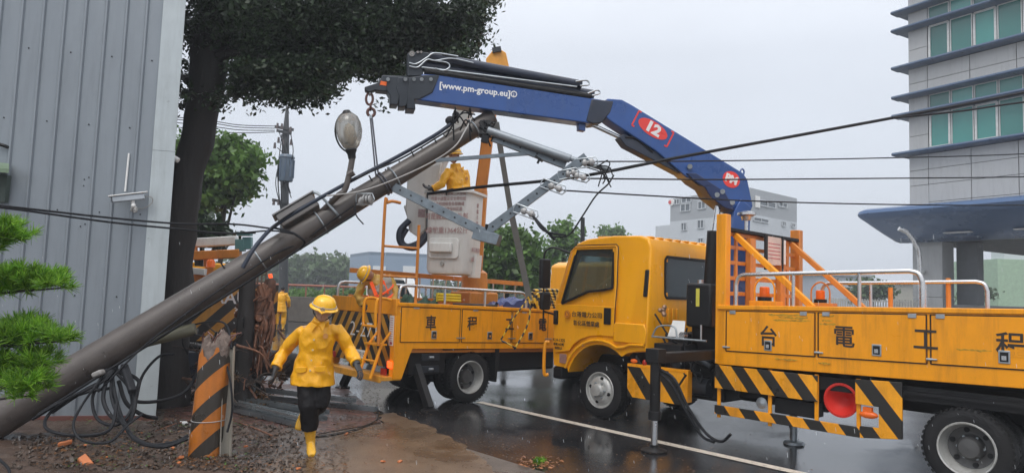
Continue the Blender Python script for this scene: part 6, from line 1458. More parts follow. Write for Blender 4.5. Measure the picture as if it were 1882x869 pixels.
# tangle on the ground
tg = thing('cable_tangle', 'heap of looped black cables on the mud under the leaning pole', 'cables', G(190,815)+V((0,0,0)))
def GZ(x, y, z): return G(x, y, z)
lp = [[(215,668,8.0),(205,690,7.9),(150,720,7.8),(95,757,7.8)],[(215,672,8),(190,700,7.7),(120,735,7.6),(85,768,7.6),(90,790,7.3),(140,800,7.2),(200,790,7.2),(215,740,7.4)],
 [(200,670,8),(178,705,7.6),(150,745,7.5),(135,780,7.2),(150,808,7.1),(200,812,7.05),(235,780,7.2),(262,760,7.3)],
 [(205,672,8),(210,720,7.7),(225,770,7.4),(250,808,7.1),(300,820,7.0),(345,805,7.1)],
 [(208,672,8),(205,730,7.6),(230,785,7.3),(270,815,7.05),(320,812,7.1),(345,800,7.2)],
 [(210,676,8),(240,700,7.8),(248,740,7.6),(235,775,7.5),(205,765,7.5),(190,735,7.6),(195,700,7.8)],
 [(190,690,7.9),(170,730,7.7),(180,770,7.5),(215,780,7.4),(242,750,7.6),(236,712,7.8),(214,685,7.9)],
 [(205,680,8),(160,695,7.9),(120,700,7.9),(90,715,7.8)],[(220,680,8),(255,700,7.9),(245,735,7.8),(300,735,8.2),(345,715,8.5),(372,660,8.6),(400,610,8.6)],
 [(250,735,7.8),(262,690,8.2),(292,655,8.4),(320,650,8.5)],[(218,700,7.9),(232,740,7.8),(262,762,7.9),(288,768,8.1)],[(60,770,7.6),(110,740,7.6),(160,720,7.7),(210,712,7.8)],[(-5,840,6.6),(15,860,6.3),(18,880,6.2)]]
for k, pts in enumerate(lp):
    q = []
    for x, y, Y in pts:
        v = P(x, y, Y)
        if v.z < .03: v = G(x, y, .05)
        q.append(v)
    m = MB(); m.tube(catmull(q, 7), (.022,.017,.013,.02,.016)[k % 5], 7); m.build('cable', m_cable, tg, world=True)
m = MB(); c = P(232,690,7.85); m.beam(P(228,672,7.9), P(244,720,7.6), .08, .07); m.beam(P(205,678,7.9), P(190,700,7.8), .1, .07); m.build('splice_sleeve', m_cable, tg, bevel=.02, world=True)
m = MB(); m.beam(P(172,690,7.7), P(190,682,7.7), .1, .06); m.build('junction_cap', mat('grey_plastic', (.25,.24,.23), .5), tg, bevel=.02, world=True)

# ================================================================== PEOPLE
def loft(mb, rings, seg=18):
    """rings: (centre, x axis, rx, ry)"""
    n = len(rings); vs = []
    for i, (c, xa, rx, ry) in enumerate(rings):
        d = V(rings[min(i+1, n-1)][0]) - V(rings[max(i-1, 0)][0]); d.normalize(); x = V(xa); x = (x-d*x.dot(d)).normalized(); y = d.cross(x)
        for k in range(seg): a = 2*pi*k/seg; vs.append(V(c)+x*(rx*cos(a))+y*(ry*sin(a)))
    fs = [(i*seg+k, i*seg+(k+1) % seg, (i+1)*seg+(k+1) % seg, (i+1)*seg+k) for i in range(n-1) for k in range(seg)]
    fs += [tuple(range(seg))[::-1], tuple((n-1)*seg+k for k in range(seg))]
    mb.add(vs, fs)
def hand(mb, wr, ha, side, r0=.030, gl=1.0):
    """palm, four unequal curled fingers and a thumb leaving the side of the palm"""
    d = (V(ha)-V(wr)).normalized(); s = V(side); s = (s-d*s.dot(d)).normalized(); n = d.cross(s)
    w_ = V(wr); pe = w_+d*.095
    loft(mb, [(w_-d*.03, s, .028*gl, .024*gl), (w_+d*.02, s, .036*gl, .020*gl), (w_+d*.06, s, .044*gl, .018*gl), (pe, s, .042*gl, .016*gl)], 14)
    for k, (L_, o) in enumerate(((.072,-.031),(.082,-.010),(.076,.011),(.060,.031))):
        a = pe-d*.02+s*(o); b = pe+d*(L_*.42)+s*(o*1.12)+n*.006; c = pe+d*(L_*.78)+s*(o*1.15)+n*.024; e_ = pe+d*(L_*.95)+s*(o*1.12)+n*.045
        mb.tube([a, b, c, e_], [.0105*gl,.0105*gl,.0095*gl,.008*gl], 8)
    a = w_+d*.025-s*.03; mb.tube([a, a-s*.030+d*.028+n*.010, a-s*.036+d*.058+n*.024], [.014*gl,.0125*gl,.010*gl], 8)
def remesh(o, vox, it=4, wr=None, seed=0):
    m_ = o.modifiers.new('r', 'REMESH'); m_.mode = 'VOXEL'; m_.voxel_size = vox; m_.use_smooth_shade = True
    q = o.modifiers.new('s', 'SMOOTH'); q.factor = .5; q.iterations = it
    bpy.context.view_layer.update(); bake(o)
    if wr:      # folds in the cloth
        me = o.data; me.update(); N_ = [v.normal.copy() for v in me.vertices]
        for v in me.vertices:
            p = v.co*1.0; k = mnoise.noise(V((p.x*wr[1]+seed, p.y*wr[1], p.z*wr[1]*.45)))+.55*mnoise.noise(V((p.x*wr[1]*2.3, p.y*wr[1]*2.3+seed, p.z*wr[1]*1.6)))
            q = mnoise.noise(V((p.x*wr[1]*1.1+p.z*3+seed, p.y*wr[1]*1.1, p.z*wr[1]*.9-p.x*4))); k += 1.1*(.35-abs(q)*2.2)
            v.co += N_[v.index]*(k*wr[0])
        me.update()
    o.data.polygons.foreach_set('use_smooth', [True]*len(o.data.polygons)); o.data.update()
def person(label, base, j, fold=.011, hem=.30, coatm=None, trou=None, boots=True, gloves=True, helmet='shell', look=None, vox=.011, helm_m=None, lamp=False, vest=False, hair=False):
    t = thing('person', label, 'person', base); wx = (j['shL']-j['shR']).normalized(); coatm = coatm or m_coat; trou = trou or m_trou
    hd = j['head']; up = (hd-j['neck']).normalized(); fwd = V(look).normalized() if look else wx.cross(up).normalized()
    fwd = (fwd-up*fwd.dot(up)*.0).normalized(); hx = fwd.cross(up).normalized() if abs(fwd.dot(up)) < .95 else wx; hu = hx.cross(fwd).normalized()
    m = MB(); pv, chs, nk = j['pelvis'], j['chest'], j['neck']
    loft(m, [(pv-(chs-pv)*.25, wx, .13,.10), (pv, wx, .155,.115), (pv.lerp(chs,.5), wx, .135,.10), (chs, wx, .165,.12), (chs.lerp(nk,.6), wx, .15,.09), (nk-up*.02, wx, .062,.06), (nk+up*.05, wx, .055,.056)])
    R3 = Matrix((hx, fwd, hu)).transposed()
    m.sphere(hd+hu*.015, (.076,.094,.108), 20, M3=R3); m.sphere(hd-hu*.055+fwd*.022, (.056,.066,.056), 16, M3=R3)
    m.tube([hd+fwd*.085+hu*.015, hd+fwd*.105-hu*.02, hd+fwd*.088-hu*.03], [.008,.014,.012], 8)      # nose
    m.sphere(hd+fwd*.082-hu*.052, (.024,.010,.009), 10, M3=R3)                                       # lips
    for s_ in (-1, 1): m.sphere(hd+hx*(.078*s_)-hu*.005, (.010,.020,.030), 10, M3=R3); m.sphere(hd+fwd*.082+hx*(.03*s_)+hu*.032, (.020,.010,.008), 8, M3=R3)
    for s_ in 'LR':
        sh, el, wr, ha, hp, kn, an, to = (j[k+s_] for k in ('sh','el','wr','ha','hip','kn','an','to'))
        m.tube([chs.lerp(nk,.55), sh, sh.lerp(el,.5), el, el.lerp(wr,.4), wr], [.06,.058,.05,.042,.040,.027], 12)
        hand(m, wr, ha, j.get('pn'+s_, fwd), gl=1.05 if gloves else 1.0)
        m.tube([pv.lerp(hp,.7), hp, hp.lerp(kn,.5), kn, kn.lerp(an,.35), an], [.10,.092,.078,.058,.058,.04], 14)
        loft(m, [(an-(to-an).normalized()*.05, wx, .035,.035), (an, wx, .038,.045), (an.lerp(to,.6)-V((0,0,.0)), wx, .044,.034), (to, wx, .036,.022)], 12)
    b = m.build('body', m_skin, t, world=True); remesh(b, .0085, 2)
    e = MB()
    for s_ in (-1, 1): e.sphere(hd+fwd*.083+hx*(.031*s_)+hu*.018, (.014,.008,.008), 10, M3=R3)
    e.build('eyes', m_blk, b, world=True)
    if hair:
        e = MB(); e.sphere(hd+hu*.03-fwd*.012, (.084,.096,.098), 16, M3=R3); e.build('hair', m_blk, b, world=True)
    # trousers
    m = MB()
    loft(m, [(pv-(chs-pv)*.15, wx, .15,.12), (pv, wx, .150,.12), (pv.lerp(chs,.4), wx, .14,.105)])
    for s_ in 'LR':
        hp, kn, an = j['hip'+s_], j['kn'+s_], j['an'+s_]
        m.tube([pv.lerp(hp,.6), hp, hp.lerp(kn,.5), kn, kn.lerp(an,.4), kn.lerp(an,.62 if boots else .95)], [.11,.112,.110,.100,.096,.092 if boots else .08], 16)
    o = m.build('trousers', trou, t, world=True); remesh(o, .012, 3, (.008, 9))
    for s_ in 'LR':      # boots
        kn, an, to = j['kn'+s_], j['an'+s_], j['to'+s_]; m = MB(); fd = (to-an).normalized()
        if boots: m.tube([kn.lerp(an,.45), kn.lerp(an,.7), an+(kn-an).normalized()*.05, an], [.070,.064,.052,.05], 16)
        up_ = (kn-an).normalized()
        loft(m, [(an-fd*.075-up_*.03, wx, .034,.045), (an-fd*.02-up_*.015, wx, .045,.062), (an.lerp(to,.45)-up_*.01, wx, .047,.050), (an.lerp(to,.85)-up_*.0, wx, .050,.036), (to+fd*.03, wx, .036,.024)], 16)
        o = m.build('boot', m_boot if boots else m_blk, t, world=True); remesh(o, .010, 3)
    # coat
    m = MB(); dn = (pv-chs).normalized()
    hemc = pv+dn*.02*1+V((0,0,-1))*hem*.55
    loft(m, [(hemc, wx, .238,.222), (pv, wx, .198,.180), (pv.lerp(chs,.5), wx, .176,.145), (chs, wx, .188,.148), (chs.lerp(nk,.5), wx, .168,.12), (nk.lerp(chs,.08), wx, .095,.085), (nk+up*.045, wx, .085,.08)], 26)
    for s_ in 'LR':
        sh, el, wr = j['sh'+s_], j['el'+s_], j['wr'+s_]
        m.tube([chs.lerp(nk,.45), sh, sh.lerp(el,.45), el, el.lerp(wr,.5), wr-(wr-el).normalized()*.01], [.074,.072,.072,.070,.068,.062], 16)
    o = m.build('raincoat', coatm, t, world=True); remesh(o, .010, 2, (fold, 7.0), seed=len(label))
    for s_ in 'LR':      # cuffs
        wr, el = j['wr'+s_], j['el'+s_]; m = MB(); dd_ = (wr-el).normalized(); m.tube([wr-dd_*.032, wr-dd_*.004], [.062,.064], 18); m.build('cuff', coatm, t, bevel=.004, world=True)
    if vest:
        mv = mat('grey_vest', (.34,.31,.27), .5, var=.15, dirt=.3); m = MB()
        loft(m, [(pv.lerp(chs,.05), wx, .225,.185), (pv.lerp(chs,.5), wx, .215,.175), (chs, wx, .225,.178), (chs.lerp(nk,.45), wx, .19,.14)], 26)
        vt = m.build('vest', mv, t, world=True); remesh(vt, .014, 3, (.010, 8))
        mo = mat('reflective_orange_glow', (.85,.13,.04), .4, emit=((1,.10,.02), .25))  # slight emission painted in for the light the bands throw back
        for a_, b_ in ((.18,.30),(.62,.72)):
            m = MB(); loft(m, [(pv.lerp(chs,a_), wx, .236,.196), (pv.lerp(chs,b_), wx, .236,.196)], 26); m.build('reflective_band', mo, t, world=True)
        m = MB(); bk_ = -fwd
        for s_ in (-1, 1): m.beam(chs+wx*(.09*s_)+V((0,-.18,.06)), pv.lerp(chs,.3)+wx*(.09*s_)+V((0,-.2,0)), .05, .012, up=(0,-1,0))
        m.build('reflective_strap', mo, t, world=True)
    # collar, placket, pocket
    if look is not None and look[1] < .2 and not vest:
        m = MB(); f0 = wx.cross(V((0,0,1))).normalized(); f0 = f0 if f0.y < 0 else -f0
        c1 = chs.lerp(nk,.85)+f0*.10
        m.prism([c1+wx*-.01, c1+wx*-.085+V((0,0,.03)), c1+wx*-.06-V((0,0,.075))+f0*.02], f0*.012); m.prism([c1+wx*.01, c1+wx*.085+V((0,0,.03)), c1+wx*.06-V((0,0,.075))+f0*.02], f0*.012); m.build('collar', coatm, t, bevel=.004, world=True)
        m = MB()
        for k in range(5):
            cc_ = chs.lerp(hemc, .0+.22*k)+f0*(.158+.005*k); m.tube([cc_, cc_+f0*.012], .010, 8)
        build_each(m, 'button', mat('button', (.6,.5,.3), .4), t, world=True)
        for sgn in (-1, 1):
            pc_ = chs.lerp(hemc, .62)+f0*.165+wx*(.10*sgn); m = MB(); m.prism([pc_-wx*.06+V((0,0,.02)), pc_+wx*.06+V((0,0,.02)), pc_+wx*.055-V((0,0,.03)), pc_-V((0,0,.045)), pc_-wx*.055-V((0,0,.03))], f0*.014); m.build('pocket_flap', coatm, t, bevel=.004, world=True)
        m = MB(); m.tube([chs+wx*.115+f0*.14+V((0,0,.03)), chs+wx*.115+f0*.147+V((0,0,.03))], .028, 16); m.build('round_badge', mat('badge', (.5,.22,.05), .5), t, world=True)
    if gloves:
        for s_ in 'LR':
            wr, ha = j['wr'+s_], j['ha'+s_]; m = MB(); hand(m, wr, ha, j.get('pn'+s_, fwd), gl=1.28); m.tube([wr-(ha-wr).normalized()*.05, wr+(ha-wr).normalized()*.01], [.045,.042], 12)
            m.build('glove', m_glove, t, world=True)
    if helmet:
        hm = MB(); c = hd+hu*.045
        pr = [(.150,-.012),(.152,-.004),(.128,.012),(.122,.035),(.112,.070),(.088,.102),(.05,.120),(.001,.126)]
        hm.lathe(pr, c, M3=R3, seg=30); hm.tube([c+fwd*.12+hu*.002-hx*.06, c+fwd*.165-hu*.018, c+fwd*.12+hu*.002+hx*.06], [.010,.012,.010], 8)
        for k in (-1, 0, 1): hm.tube([c+hx*(.035*k)+fwd*(.112*cos(a_))+hu*(.122*sin(a_)) for a_ in [radians(15+15*q) for q in range(11)]], .008, 6)
        o = hm.build('helmet', helm_m or m_helm, t, world=True)
        hb = MB(); hb.tube([c+hx*(.126*cos(2*pi*k/26))+fwd*(.126*sin(2*pi*k/26))+hu*.022 for k in range(27)], .006, 6); hb.build('helmet_band', m_gcable, o, world=True)
        if lamp: hb = MB(); hb.tube([c+fwd*.115+hu*.02, c+fwd*.15+hu*.015], [.02,.024], 12); hb.build('head_lamp', m_rail, o, world=True)
        hb = MB(); hb.tube(catmull([c+hx*.118, hd+hx*.085-hu*.05, hd-hu*.105+fwd*.03, hd-hx*.085-hu*.05, c-hx*.118], 5), .006, 6); hb.build('chin_strap', m_blk, o, world=True)
    return t
Y1 = 7.73
def q_(x, y, dy=0): return P(x, y, Y1+dy)
b1 = G(575, 832)
j1 = dict(pelvis=q_(577,668), chest=q_(584,622,-.05), neck=q_(590,591,-.10), head=q_(594,571,-.18),
          shR=q_(555,609,-.03), shL=q_(622,606,-.02), elR=q_(524,643,.05), elL=q_(641,641,.04), wrR=q_(507,676,-.10), wrL=q_(655,668,-.12), haR=q_(503,694,-.14), haL=q_(663,686,-.16),
          hipR=q_(564,672), hipL=q_(588,672), knR=q_(567,746,-.12), knL=q_(590,740,-.06), anR=P(571,813,Y1-.02), anL=P(556,768,Y1+.28), toR=P(573,826,Y1-.18), toL=P(549,785,Y1+.24))
j1['toR'].z = .03; j1['anR'].z = max(j1['anR'].z, .085)
j1['pnR'] = V((.2,-1,0)); j1['pnL'] = V((-.2,-1,0))
person('worker in yellow raincoat, yellow helmet and rubber boots striding past the striped stump', b1, j1, look=(.14,-.95,-.28), lamp=True, hem=.36)
# worker in the bucket
YB = 11.9
def qb(x, y, dy=0): return P(x, y, YB+dy)
jb = dict(pelvis=qb(840,372), chest=qb(838,332,.0), neck=qb(838,306,-.02), head=qb(835,288,-.05), shR=qb(822,316,-.16), shL=qb(856,318,.12), elR=qb(812,338,-.24), elL=qb(858,345,.05), wrR=qb(795,347,-.26), wrL=qb(833,352,-.2), haR=qb(785,345,-.27), haL=qb(822,352,-.28),
          hipR=qb(834,378,-.08), hipL=qb(846,378,.08), knR=qb(833,425,-.1), knL=qb(846,425,.08), anR=qb(833,470,-.08), anL=qb(846,470,.08), toR=qb(815,478,-.1), toL=qb(828,478,.08))
person('worker in yellow raincoat and helmet standing in the raised white bucket', V((jb['pelvis'].x, jb['pelvis'].y, jb['anR'].z-.08)), jb, look=(-.72,-.62,-.12), hem=.2, fold=.009)
# bending worker on the bed
YV = 11.35
def qv(x, y, dy=0): return P(x, y, YV+dy)
zf_ = 1.02
def fz(v, z): v = v.copy(); v.z = z; return v
jv = dict(pelvis=qv(710,548,.10), chest=qv(696,524,-.02), neck=qv(684,511,-.10), head=qv(676,505,-.16), shR=qv(668,518,-.10), shL=qv(716,512,.05), elR=qv(657,543,-.1), elL=qv(728,540,.0), wrR=qv(668,560,-.1), wrL=qv(722,562,-.1), haR=qv(673,568,-.1), haL=qv(716,568,-.15),
          hipR=qv(702,552,.1), hipL=qv(720,552,.1), knR=qv(690,560,-.12), knL=qv(716,562,-.1), anR=fz(qv(695,590,.12), zf_+.08), anL=fz(qv(716,590,.12), zf_+.08), toR=fz(qv(690,595,-.02), zf_+.03), toL=fz(qv(712,595,-.02), zf_+.03))
person('crouching worker in grey vest with orange reflective bands on the truck bed', V((jv['pelvis'].x, jv['pelvis'].y, zf_)), jv, look=(-.5,.5,-.5), hem=.1, vest=True, coatm=mat('tan_raincoat', (.50,.30,.05), .5, bump=.6, bs=9, dirt=.4), gloves=True)
# far worker seen from behind
YF = 27.5
bf = G(515, 607); bf = P(514, 600, YF); bf.z = 0
def qf(dx, z, dy=0): return bf+V((dx, dy, z))
jf = dict(pelvis=qf(0,.93), chest=qf(0,1.22), neck=qf(.0,1.44,.02), head=qf(.02,1.58,.04), shR=qf(.20,1.38), shL=qf(-.20,1.38), elR=qf(.27,1.12,.05), elL=qf(-.26,1.12,.05), wrR=qf(.24,.95,.22), wrL=qf(-.2,.92,.2), haR=qf(.22,.92,.28), haL=qf(-.18,.88,.26),
          hipR=qf(.1,.90), hipL=qf(-.1,.90), knR=qf(.12,.50,.05), knL=qf(-.12,.50,-.05), anR=qf(.13,.09,.0), anL=qf(-.13,.09,-.06), toR=qf(.13,.03,.16), toL=qf(-.13,.03,.10))
person('distant worker in full yellow rain suit seen from behind, bareheaded, beside the red tail lamp', bf, jf, look=(.05,1,-.1), hem=.35, trou=m_coat, helmet=None, hair=True, gloves=False)

# ================================================================== FOREGROUND LEFT
# black and orange striped stump of the broken pole
sb = G(377, 845); st_ = thing('broken_pole_stump', 'broken concrete pole stump with black and orange slanted stripes standing in the mud', 'post', sb)
m_so = stripes('stump_stripes', (.46,.14,.012), (.030,.024,.018), .40, 1.0, -1.0, duty=.55, dirt=.75)
_q = m_so.node_tree.nodes['Principled BSDF']; _q.inputs['Roughness'].default_value = .5
tpc = P(396, 640, sb.y+.03); sd_ = (tpc-sb); Hs = sd_.length; sd_.normalize(); rs = .165
rot = sd_.to_track_quat('Z','Y').to_matrix(); m = MB(); seg = 40; vs = []; NL = 14
rr = random.Random(3); jag = [(.10*mnoise.noise(V((cos(2*pi*k/seg)*1.6, sin(2*pi*k/seg)*1.6, 3)))+.05*rr.random()) for k in range(seg)]
for i in range(NL):
    for k in range(seg):
        a = 2*pi*k/seg; z = Hs*i/(NL-1); 
        if i == NL-1: z += jag[k]*1.6-.06
        r_ = rs*(1-.09*i/NL)*(1+.03*mnoise.noise(V((cos(a)*2, sin(a)*2, z*3)))-(.02 if mnoise.noise(V((cos(a)*3, sin(a)*3, z*4+9))) > .35 else 0)*1.5)
        vs.append(sb+rot @ V((r_*cos(a), r_*sin(a), z-.03)))
m.add(vs, [(i*seg+k, i*seg+(k+1) % seg, (i+1)*seg+(k+1) % seg, (i+1)*seg+k) for i in range(NL-1) for k in range(seg)]); m.build('striped_sleeve', m_so, st_, world=True)
m_conc = mat('broken_concrete', (.16,.12,.10), .75, var=.4, vs=12, bump=.8, bs=30, dirt=.4)
m = MB(); vs = []
for i, (rf, zz) in enumerate(((.97,-.12),(.9,.02),(.6,.07),(.3,.03),(.01,.05))):
    for k in range(seg): a = 2*pi*k/seg; vs.append(sb+rot @ V((rs*.90*rf*cos(a), rs*.90*rf*sin(a), Hs+zz+jag[k]*(1.2 if i < 3 else .4)*1.0+.03*mnoise.noise(V((a*3,i,0))))))
m.add(vs, [(i*seg+k, i*seg+(k+1) % seg, (i+1)*seg+(k+1) % seg, (i+1)*seg+k) for i in range(4) for k in range(seg)]); m.build('broken_top', m_conc, st_, world=True)
for k in range(5):
    m = MB(); a = 2*pi*k/5; c = sb+rot @ V((rs*.7*cos(a), rs*.7*sin(a), Hs)); m.tube(catmull([c, c+V((rr.uniform(-.05,.05),0,.10)), c+V((rr.uniform(-.18,.18),rr.uniform(-.1,.1),.16))], 5), .008, 6); m.build('rebar', m_rust, st_, world=True)
m = MB(); m.tube([sb+rot @ V(((rs*1.0)*cos(2*pi*k/24), (rs*1.0)*sin(2*pi*k/24), .40+.01*sin(6*k))) for k in range(25)], .004, 5); m.build('tie_wire', m_gcable, st_, world=True)
cb2 = G(414, 848); cd_ = thing('conduit_pipe', 'split grey plastic conduit standing upright against the right side of the striped stump', 'pipe', cb2)
m = MB(); tp_ = P(421, 636, cb2.y+.05); dd = (tp_-cb2); rotc = dd.normalized().to_track_quat('Z','Y').to_matrix(); L_ = dd.length; vs = []; kk = 12
for i in range(9):
    for ro in (.058, .050):
        for k in range(kk): a = radians(-250+250*k/(kk-1)); vs.append(cb2+rotc @ V((ro*cos(a), ro*sin(a), L_*i/8-.02+(.03*sin(k*1.3) if i == 8 else 0))))
S_ = 2*kk
fs = []
for i in range(8):
    for k in range(kk-1):
        fs += [(i*S_+k, i*S_+k+1, (i+1)*S_+k+1, (i+1)*S_+k), (i*S_+kk+k, (i+1)*S_+kk+k, (i+1)*S_+kk+k+1, i*S_+kk+k+1)]
    fs += [(i*S_, (i+1)*S_, (i+1)*S_+kk, i*S_+kk), (i*S_+kk-1, i*S_+2*kk-1, (i+1)*S_+2*kk-1, (i+1)*S_+kk-1)]
m.add(vs, fs); m.build('shell', mat('grey_conduit', (.30,.28,.24), .5, dirt=.5, dcol=(.13,.11,.09)), cd_, world=True)
m = MB(); m.tube(catmull([tp_+V((0,-.02,-.2)), cb2+V((.02,-.03,.75)), cb2+V((.05,-.04,.5)), cb2+V((.02,-.05,.3))], 6), .012, 6); m.build('cable', m_cable, cd_, world=True)
# steel channels stacked on the ground
m_ch = mat('wet_steel_channel', (.20,.22,.235), .32, .6, var=.2, dirt=.3)
def steel(label, a, b, z, w_=.10, h_=.10, mm=None):
    a = V(a); b = V(b); a.z = b.z = z; m = MB(); d = (b-a).normalized(); s_ = d.cross(V((0,0,1)))
    m.beam(a, b, w_, .006); m.beam(a+s_*(w_/2-.003)+V((0,0,h_/2+.003)), b+s_*(w_/2-.003)+V((0,0,h_/2+.003)), .006, h_); m.beam(a-s_*(w_/2-.003)+V((0,0,h_/2+.003)), b-s_*(w_/2-.003)+V((0,0,h_/2+.003)), .006, h_)
    tag(m.build('steel_channel', mm or m_ch, bevel=.002), label, 'steel beam', 'steel channels stacked behind the walking worker')
gA, gB = G(432,752), G(556,782)
m_brs = mat('bright_steel', (.45,.49,.51), .22, .75, dirt=.2)
for k, (lab, ax_, ay_, bx_, by_, z, mm) in enumerate((
    ('front lowest steel channel of the stack behind the walking worker', 430,757, 556,787, .016, None),
    ('second steel channel from the front, flat on the ground by the worker', 432,750, 572,780, .018, None),
    ('third steel channel, running under the worker arm towards the boots', 434,743, 596,775, .016, None),
    ('bright edged steel channel lying on top of the front of the stack', 431,752, 560,784, .075, m_brs),
    ('dark steel channel lying on top next to the bright edged one', 433,744, 600,772, .075, None),
    ('long steel channel reaching past the worker towards the truck outrigger', 436,730, 692,757, .016, None),
    ('topmost steel channel of the stack, next to the brown roots', 436,730, 650,757, .135, None))):
    steel(lab, G(ax_, ay_), G(bx_, by_), z, .10, .052, mm)
# debris
litter_m = leafmat('litter', (.03,.018,.010), (.19,.085,.03), .1)
rng = np.random.default_rng(5)
def litter(name, polys, n, size, mtl, seed):
    rng = np.random.default_rng(seed); vs = []; fs = []
    for k in range(n):
        x = rng.uniform(*polys[0]); y = polys[1][0]+(polys[1][1]-polys[1][0])*rng.random()**1.2
        if polys[2](x, y) is False: continue
        p = G(x, y, .018); a = rng.uniform(0, 2*pi); s_ = size*rng.uniform(.5, 1.5); t_ = rng.uniform(-.3,.3)
        u_ = V((cos(a), sin(a), t_))*s_; v_ = V((-sin(a), cos(a), rng.uniform(-.3,.3)))*s_*.45
        p = V((p.x, p.y, drop(p)+.016+rng.random()*.012)); b = len(vs); vs += [tuple(p-u_), tuple(p-v_), tuple(p+u_), tuple(p+v_)]; fs.append((b,b+1,b+2,b+3))
    me = bpy.data.meshes.new(name); me.from_pydata(vs, [], fs); me.materials.append(mtl); o = bpy.data.objects.new(name, me); COL.objects.link(o); return struct(o, 'stuff')
litter('leaf_litter', ((60,700),(690,868),lambda x, y: (y > 770+(300-x)*.2 if x < 300 else (y > 700)) and (x < 640 or y < 800)), 8000, .020, litter_m, 2)
litter('leaf_litter', ((600,1500),(760,868),lambda x, y: True), 800, .012, litter_m, 3)
litter('leaf_litter', ((640,960),(755,868),lambda x, y: mnoise.noise(V((x*.02,y*.04,0))) > .02), 900, .012, litter_m, 13)
litter('leaf_litter', ((950,1040),(832,862),lambda x, y: ((x-990)/45)**2+((y-848)/12)**2 < 1), 260, .022, leafmat('orange_litter', (.16,.06,.02), (.35,.14,.05), .1), 4)
litter('green_leaves', ((120,480),(770,868),lambda x, y: True), 350, .02, m_leafM, 6)
# grit and stones
gm = MB(); rr = random.Random(12)
for k in range(1700):
    x = rr.uniform(20, 560); y = rr.uniform(775, 868)
    if x < 250 and y < 800: continue
    p = G(x, y, .03); s_ = rr.uniform(.005,.018)*(1.8 if rr.random() < .06 else 1); q4 = Quaternion((rr.random(), rr.random(), rr.random(), rr.random())).normalized().to_matrix()
    gm.box((-s_,-s_*.7,-s_*.5),(s_,s_*.7,s_*.5), rot=q4, c=(p.x, p.y, drop(p)+.008+s_*.2))
struct(gm.build('gravel', mat('gravel', (.062,.045,.034), .55, var=.6, vs=2), smooth=False), 'stuff')
m_bf = mat('orange_brick', (.48,.15,.05), .6, var=.3, dirt=.4)
for k, (x, y, s_) in enumerate(((155,862,.075),(158,834,.035),(232,800,.03),(260,805,.022),(330,851,.045),(328,862,.03),(316,830,.025),(636,799,.03),(735,850,.03),(452,826,.025),(118,835,.06),(195,848,.02),(548,864,.035),(704,850,.03))):
    p = G(x, y, .0); m = MB(); bm_ = random.Random(k); q4 = Quaternion((1, bm_.uniform(-.3,.3), bm_.uniform(-.3,.3), bm_.uniform(-2,2))).normalized().to_matrix()
    m.box((-s_,-s_*.5,-s_*.32),(s_,s_*.5,s_*.32), rot=q4, c=(0,0,0)); m.v = [tuple(V(v)*(1+.35*mnoise.noise(V(v)*30+V((k,0,0))))) for v in m.v]
    zb0 = drop(p)+.008
    o = m.build('brick_fragment', m_bf, bevel=s_*.12, seg=1); o.location = (p.x, p.y, s_*.3+zb0); tag(o, ('largest orange brick piece on the mud at the bottom edge','small orange brick chip under the cable loops','flat orange chip between cables and shed base','tiny orange chip beside the cable loops','orange brick chip left of the stump foot','smaller orange chip just below the one left of the stump foot','tiny orange chip between the white cup and the stump foot','orange chip on the concrete right of the walking worker','orange chip near the centre of the concrete driveway','small orange chip right of the split conduit','long orange brick sliver at left below the leaning pole','tiny orange chip below the middle of the cable tangle','orange chip in the puddle below the worker boots','small orange chip on the driveway below the central one')[k], 'brick fragment', 'orange brick chips scattered on the ground')
p = G(337, 786); m = MB(); m.lathe([(.001,-.04),(.03,-.04),(.035,.03),(.02,.045),(.001,.05)], (p.x, p.y, .05), axis='x', seg=14); tag(m.build('crushed_cup', m_whitepl), 'white crushed cup lying left of the striped stump', 'cup')
for k, (a, b) in enumerate((((285,792),(350,772)),((470,700),(520,715)),((420,770),(500,800)))):
    m = MB(); m.tube(catmull([G(*a, .05), G((a[0]+b[0])/2, (a[1]+b[1])/2-2, .08), G(*b, .05)], 4), [.006+.006*(i/8) for i in range(9)][:9], 6)
    tag(m.build('stick', m_root), ('thin pale stick lying on the mud left of the striped stump', 'short broken stick lying beside the steel channels', 'broken twig lying right of the split conduit')[k], 'stick', 'broken sticks on the ground')
# weed tuft at the edge of the driveway
wd = thing('weed_tuft', 'small bright green weed growing from the cracked driveway edge among orange leaves', 'plant', G(990, 850))
leaf_mesh('leaves', [(G(990, 846, .035), (.075,.06,.05), 260)], .05, m_needle, wd, asp=.25, seed=9)
